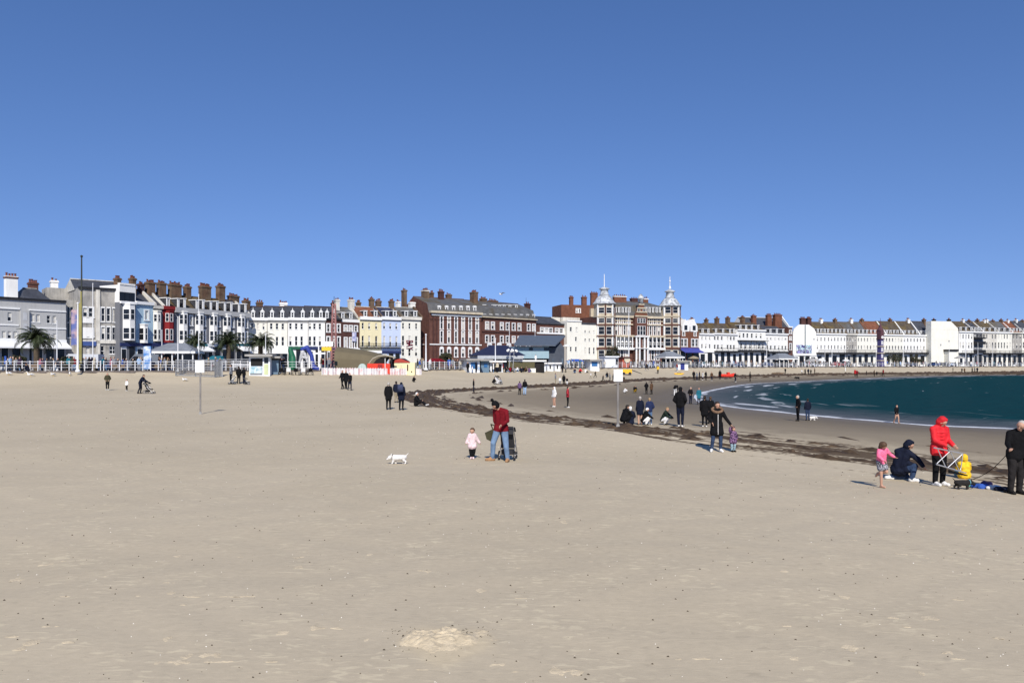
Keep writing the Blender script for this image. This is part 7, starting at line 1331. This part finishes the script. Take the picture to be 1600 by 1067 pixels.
# stall awnings by the crowd
for i, (px, y0, w_, m, lab) in enumerate([(900, 561, 26, blue, 'blue canopy over the crowd right of the white cubicles'), (340, 556, 30, teal, 'teal canopy behind the net cage'), (682, 560, 26, maroon, 'dark maroon canopy in front of the brick hotel'), (628, 560, 20, navy, 'navy canopy behind the cream hut')]):
    q = rail_at(px, 5); k = q.y/F; x = w_*k/2; h = zof(y0, q.y)-Z_PROM; E = empty('canopy_tent', q, rail_dir(px)*.5, lab, 'canopy'); mb = MB(); mb.add([(-x, -1, h-.5), (x, -1, h-.5), (x, 1.6, h-.5), (-x, 1.6, h-.5), (-x*.6, .3, h), (x*.6, .3, h)], [(0, 1, 5, 4), (1, 2, 5), (2, 3, 4, 5), (3, 0, 4)]); mb.build('canopy', m, E)
    for dx in (-x+.05, x-.05): mb = MB(); mb.tube((dx, -1, 0), (dx, -1, h-.5), .04, n=5); mb.build('pole', m_steel, E)
# ---- the crowd on the promenade and at the top of the sand
rc = random.Random(21); kinds = ['stand', 'pockets', 'coat', 'walk', 'walkcoat', 'hood', 'child']
tops = [('red', maroon), ('white', whitec), ('pale blue', lightb), ('brown', brown), ('teal', teal), ('pink', cl('dusty_pink', (.35,.12,.16))), ('khaki', khaki), ('blue', blue), ('cream', cream)]
darks = [('black', black), ('navy', navy), ('dark grey', cl('charcoal')), ('olive', olive), ('dark brown', cl('dark_brown', (.03,.018,.012))), ('dark purple', cl('dark_purple', (.03,.015,.04))), ('grey', greyc)]
zones = [(2, 45, 8, 'left of the largest palm'), (60, 100, 8, 'between the largest palm and the tall mast'), (106, 150, 8, 'around the tall mast'), (152, 200, 6, 'below the weathered stone block'), (205, 240, 6, 'before the light blue house'), (246, 274, 9, 'under the left hipped shelter'), (316, 352, 8, 'behind the net cage'), (436, 450, 5, 'left of the green slide'), (484, 520, 7, 'left of the brown shell stage'), (606, 622, 4, 'behind the cream hut'), (650, 686, 8, 'left part of the brick hotel front'), (700, 730, 8, 'right part of the brick hotel front'),
         (885, 922, 11, 'right of the white cubicles'), (938, 945, 3, 'beside the boxy cabin'), (985, 1028, 8, 'before the porch of the domed hotel'), (1030, 1056, 6, 'at the shelter by the domed hotel'), (1078, 1120, 9, 'before the pedimented white house'), (1122, 1196, 11, 'along the black veranda'), (1205, 1240, 7, 'at the shelter by the mural'), (1250, 1300, 9, 'below the mural'), (1305, 1365, 8, 'left of the clock tower'), (1385, 1450, 10, 'right of the clock tower'), (1460, 1520, 9, 'below the blank cream gable'), (1525, 1598, 9, 'before the last terrace')]
for a, b, n, wh in zones:
    n = min(16, int(n*1.35))
    tp = rc.sample(darks, min(7, (n+1)//2+1)); tp += rc.sample(tops, n-len(tp)) if n > len(tp) else []; rc.shuffle(tp)
    if rc.random() < .9: pass
    for i in range(n):
        nm, m = tp[i]; px = a+(b-a)*(i+.5)/n+rc.uniform(-1.5, 1.5); q = rail_at(px, rc.choice([1.2, 2, 3.2, 5, 8])); kd = rc.choice(kinds); hh_ = rc.uniform(1.55, 1.85) if kd != 'child' else rc.uniform(1.0, 1.3)
        person(kd, q, hh_, rc.uniform(0, 360), ('child' if kd == 'child' else 'person')+' in %s on the promenade %s' % (nm, wh), m, rc.choice([black, navy, denim, dkdenim, greyc, khaki]), rc.choice([shoe_k, shoe_w]), rc.choice([hair_b, hair_br, hair_g, hair_bl]), group='people strolling on the promenade')
for i, (px, py, kd, nm, m, wh) in enumerate([(731, 583, 'stand', 'black', black, 'left of the white hut with the blue shutter'), (738, 583, 'child', 'white', whitec, 'in front of the royal blue shutter'), (744, 583, 'coat', 'navy', navy, 'at the corner of the royal blue shutter hut'), (748, 583, 'child', 'pale blue', lightb, 'between the two beach huts'), (771, 583, 'coat', 'white', whitec, 'under the dark opening of the white hut'), (777, 582, 'stand', 'cream', cream, 'right side of the dark hut opening'), (785, 582, 'stand', 'red', redc, 'right of the white hut'), (791, 582, 'sit', 'black', black, 'left end of the olive hedge'), (797, 582, 'crouch', 'maroon', maroon, 'second at the foot of the olive hedge'), (803, 582, 'sit', 'grey', greyc, 'third at the foot of the olive hedge'), (809, 582, 'crouch', 'white', whitec, 'fourth at the foot of the olive hedge'), (815, 582, 'sit', 'navy', navy, 'fifth at the foot of the olive hedge'), (821, 582, 'crouch', 'brown', brown, 'sixth at the foot of the olive hedge'), (827, 582, 'sit', 'purple', purple, 'last at the foot of the olive hedge'),
                                         (879, 583, 'stand', 'black', black, 'right of the rightmost cubicle'), (884, 582, 'coat', 'pale grey', greyc, 'beside the black bin'), (898, 583, 'sit', 'navy', navy, 'below the blue canopy, left'), (906, 583, 'crouch', 'red', redc, 'below the blue canopy, middle'), (915, 583, 'sit', 'white', whitec, 'below the blue canopy, right'), (949, 590, 'crouch', 'black', black, 'on the sand below the boxy cabin'), (1011, 580, 'run', 'black', black, 'on the sand left of the bright yellow vest'), (1028, 584, 'pockets', 'yellow', yellow, 'on the sand below the porch of the domed hotel'), (1058, 580, 'stand', 'maroon', maroon, 'behind the yellow kayak'), (12, 581, 'walk', 'white', whitec, 'at the far left end of the sand'), (18, 581, 'coat', 'brown', brown, 'at the far left by the railing'), (34, 583, 'crouch', 'black', black, 'sitting at the far left sand edge'), (44, 583, 'crouch', 'navy', navy, 'second sitting at the far left sand edge')]):
    q = on_ground(px, py); person(kd, q, 1.7 if kd != 'child' else 1.1, (i*67) % 360, '%s in %s %s' % ('child' if kd == 'child' else 'person', nm, wh), m, [black, denim, navy][i % 3], [shoe_w, shoe_k][i % 2])
# two figures standing up on the terrace
for i, (px, m, lb) in enumerate([(816, whitec, 'person in white with dark hat standing on the bar terrace, left one'), (837, whitec, 'person in white standing on the bar terrace, right one')]):
    q = rail_at(px, -1.2); k = q.y/F; z = zof(566, q.y); person('stand', V(q.x, q.y, z), 12*k, 0, lb, m, whitec)
# gulls
def gull(loc, rz, s, label, fly=False):
    E = empty('seagull', loc, rz, label, 'gull'); E.scale = (s, s, s); link('body', fuse('body', [(V(-.18, 0, .16), .05, V(.05, 0, .18), .085), (V(.05, 0, .18), .085, V(.22, 0, .17), .03), (V(-.16, 0, .2), .05, V(-.2, 0, .28), .045)], .02, [whitec], 1), E)
    mb = MB(); mb.tube((-.23, 0, .28), (-.31, 0, .265), .015, .005, 5); mb.build('beak', yellow, E)
    for sd in (-1, 1):
        mb = MB()
        if fly: mb.prism([(-.06, sd*.04, .22), (.10, sd*.04, .22), (.12, sd*.35, .36), (.22, sd*.70, .30), (.0, sd*.36, .38)], (0, 0, .015))
        else: mb.prism([(-.08, sd*.075, .2), (.28, sd*.04, .17), (.05, sd*.085, .12)], (0, sd*.02, 0))
        mb.build('wing', greyc, E)
        if not fly: mb = MB(); mb.tube((0, sd*.03, 0), (0, sd*.03, .12), .01, n=4); mb.build('leg', yellow, E)
gull(V((783-CX)/F*150, 150, zof(462, 150)), R(30), 1.6, 'white gull gliding in the sky above the brick block', True)
for i, (px, py) in enumerate([(14, 587), (48, 589), (83, 588.5), (109, 587)]): gull(on_ground(px, py), R(40*i), 1.5, ['leftmost gull standing on the sand at the far left', 'second gull from the left on the sand', 'third gull from the left on the sand', 'gull nearest the tall mast on the sand'][i])
gull(on_ground(289, 596), R(10), 1.2, 'gull standing alone in front of the net cage')
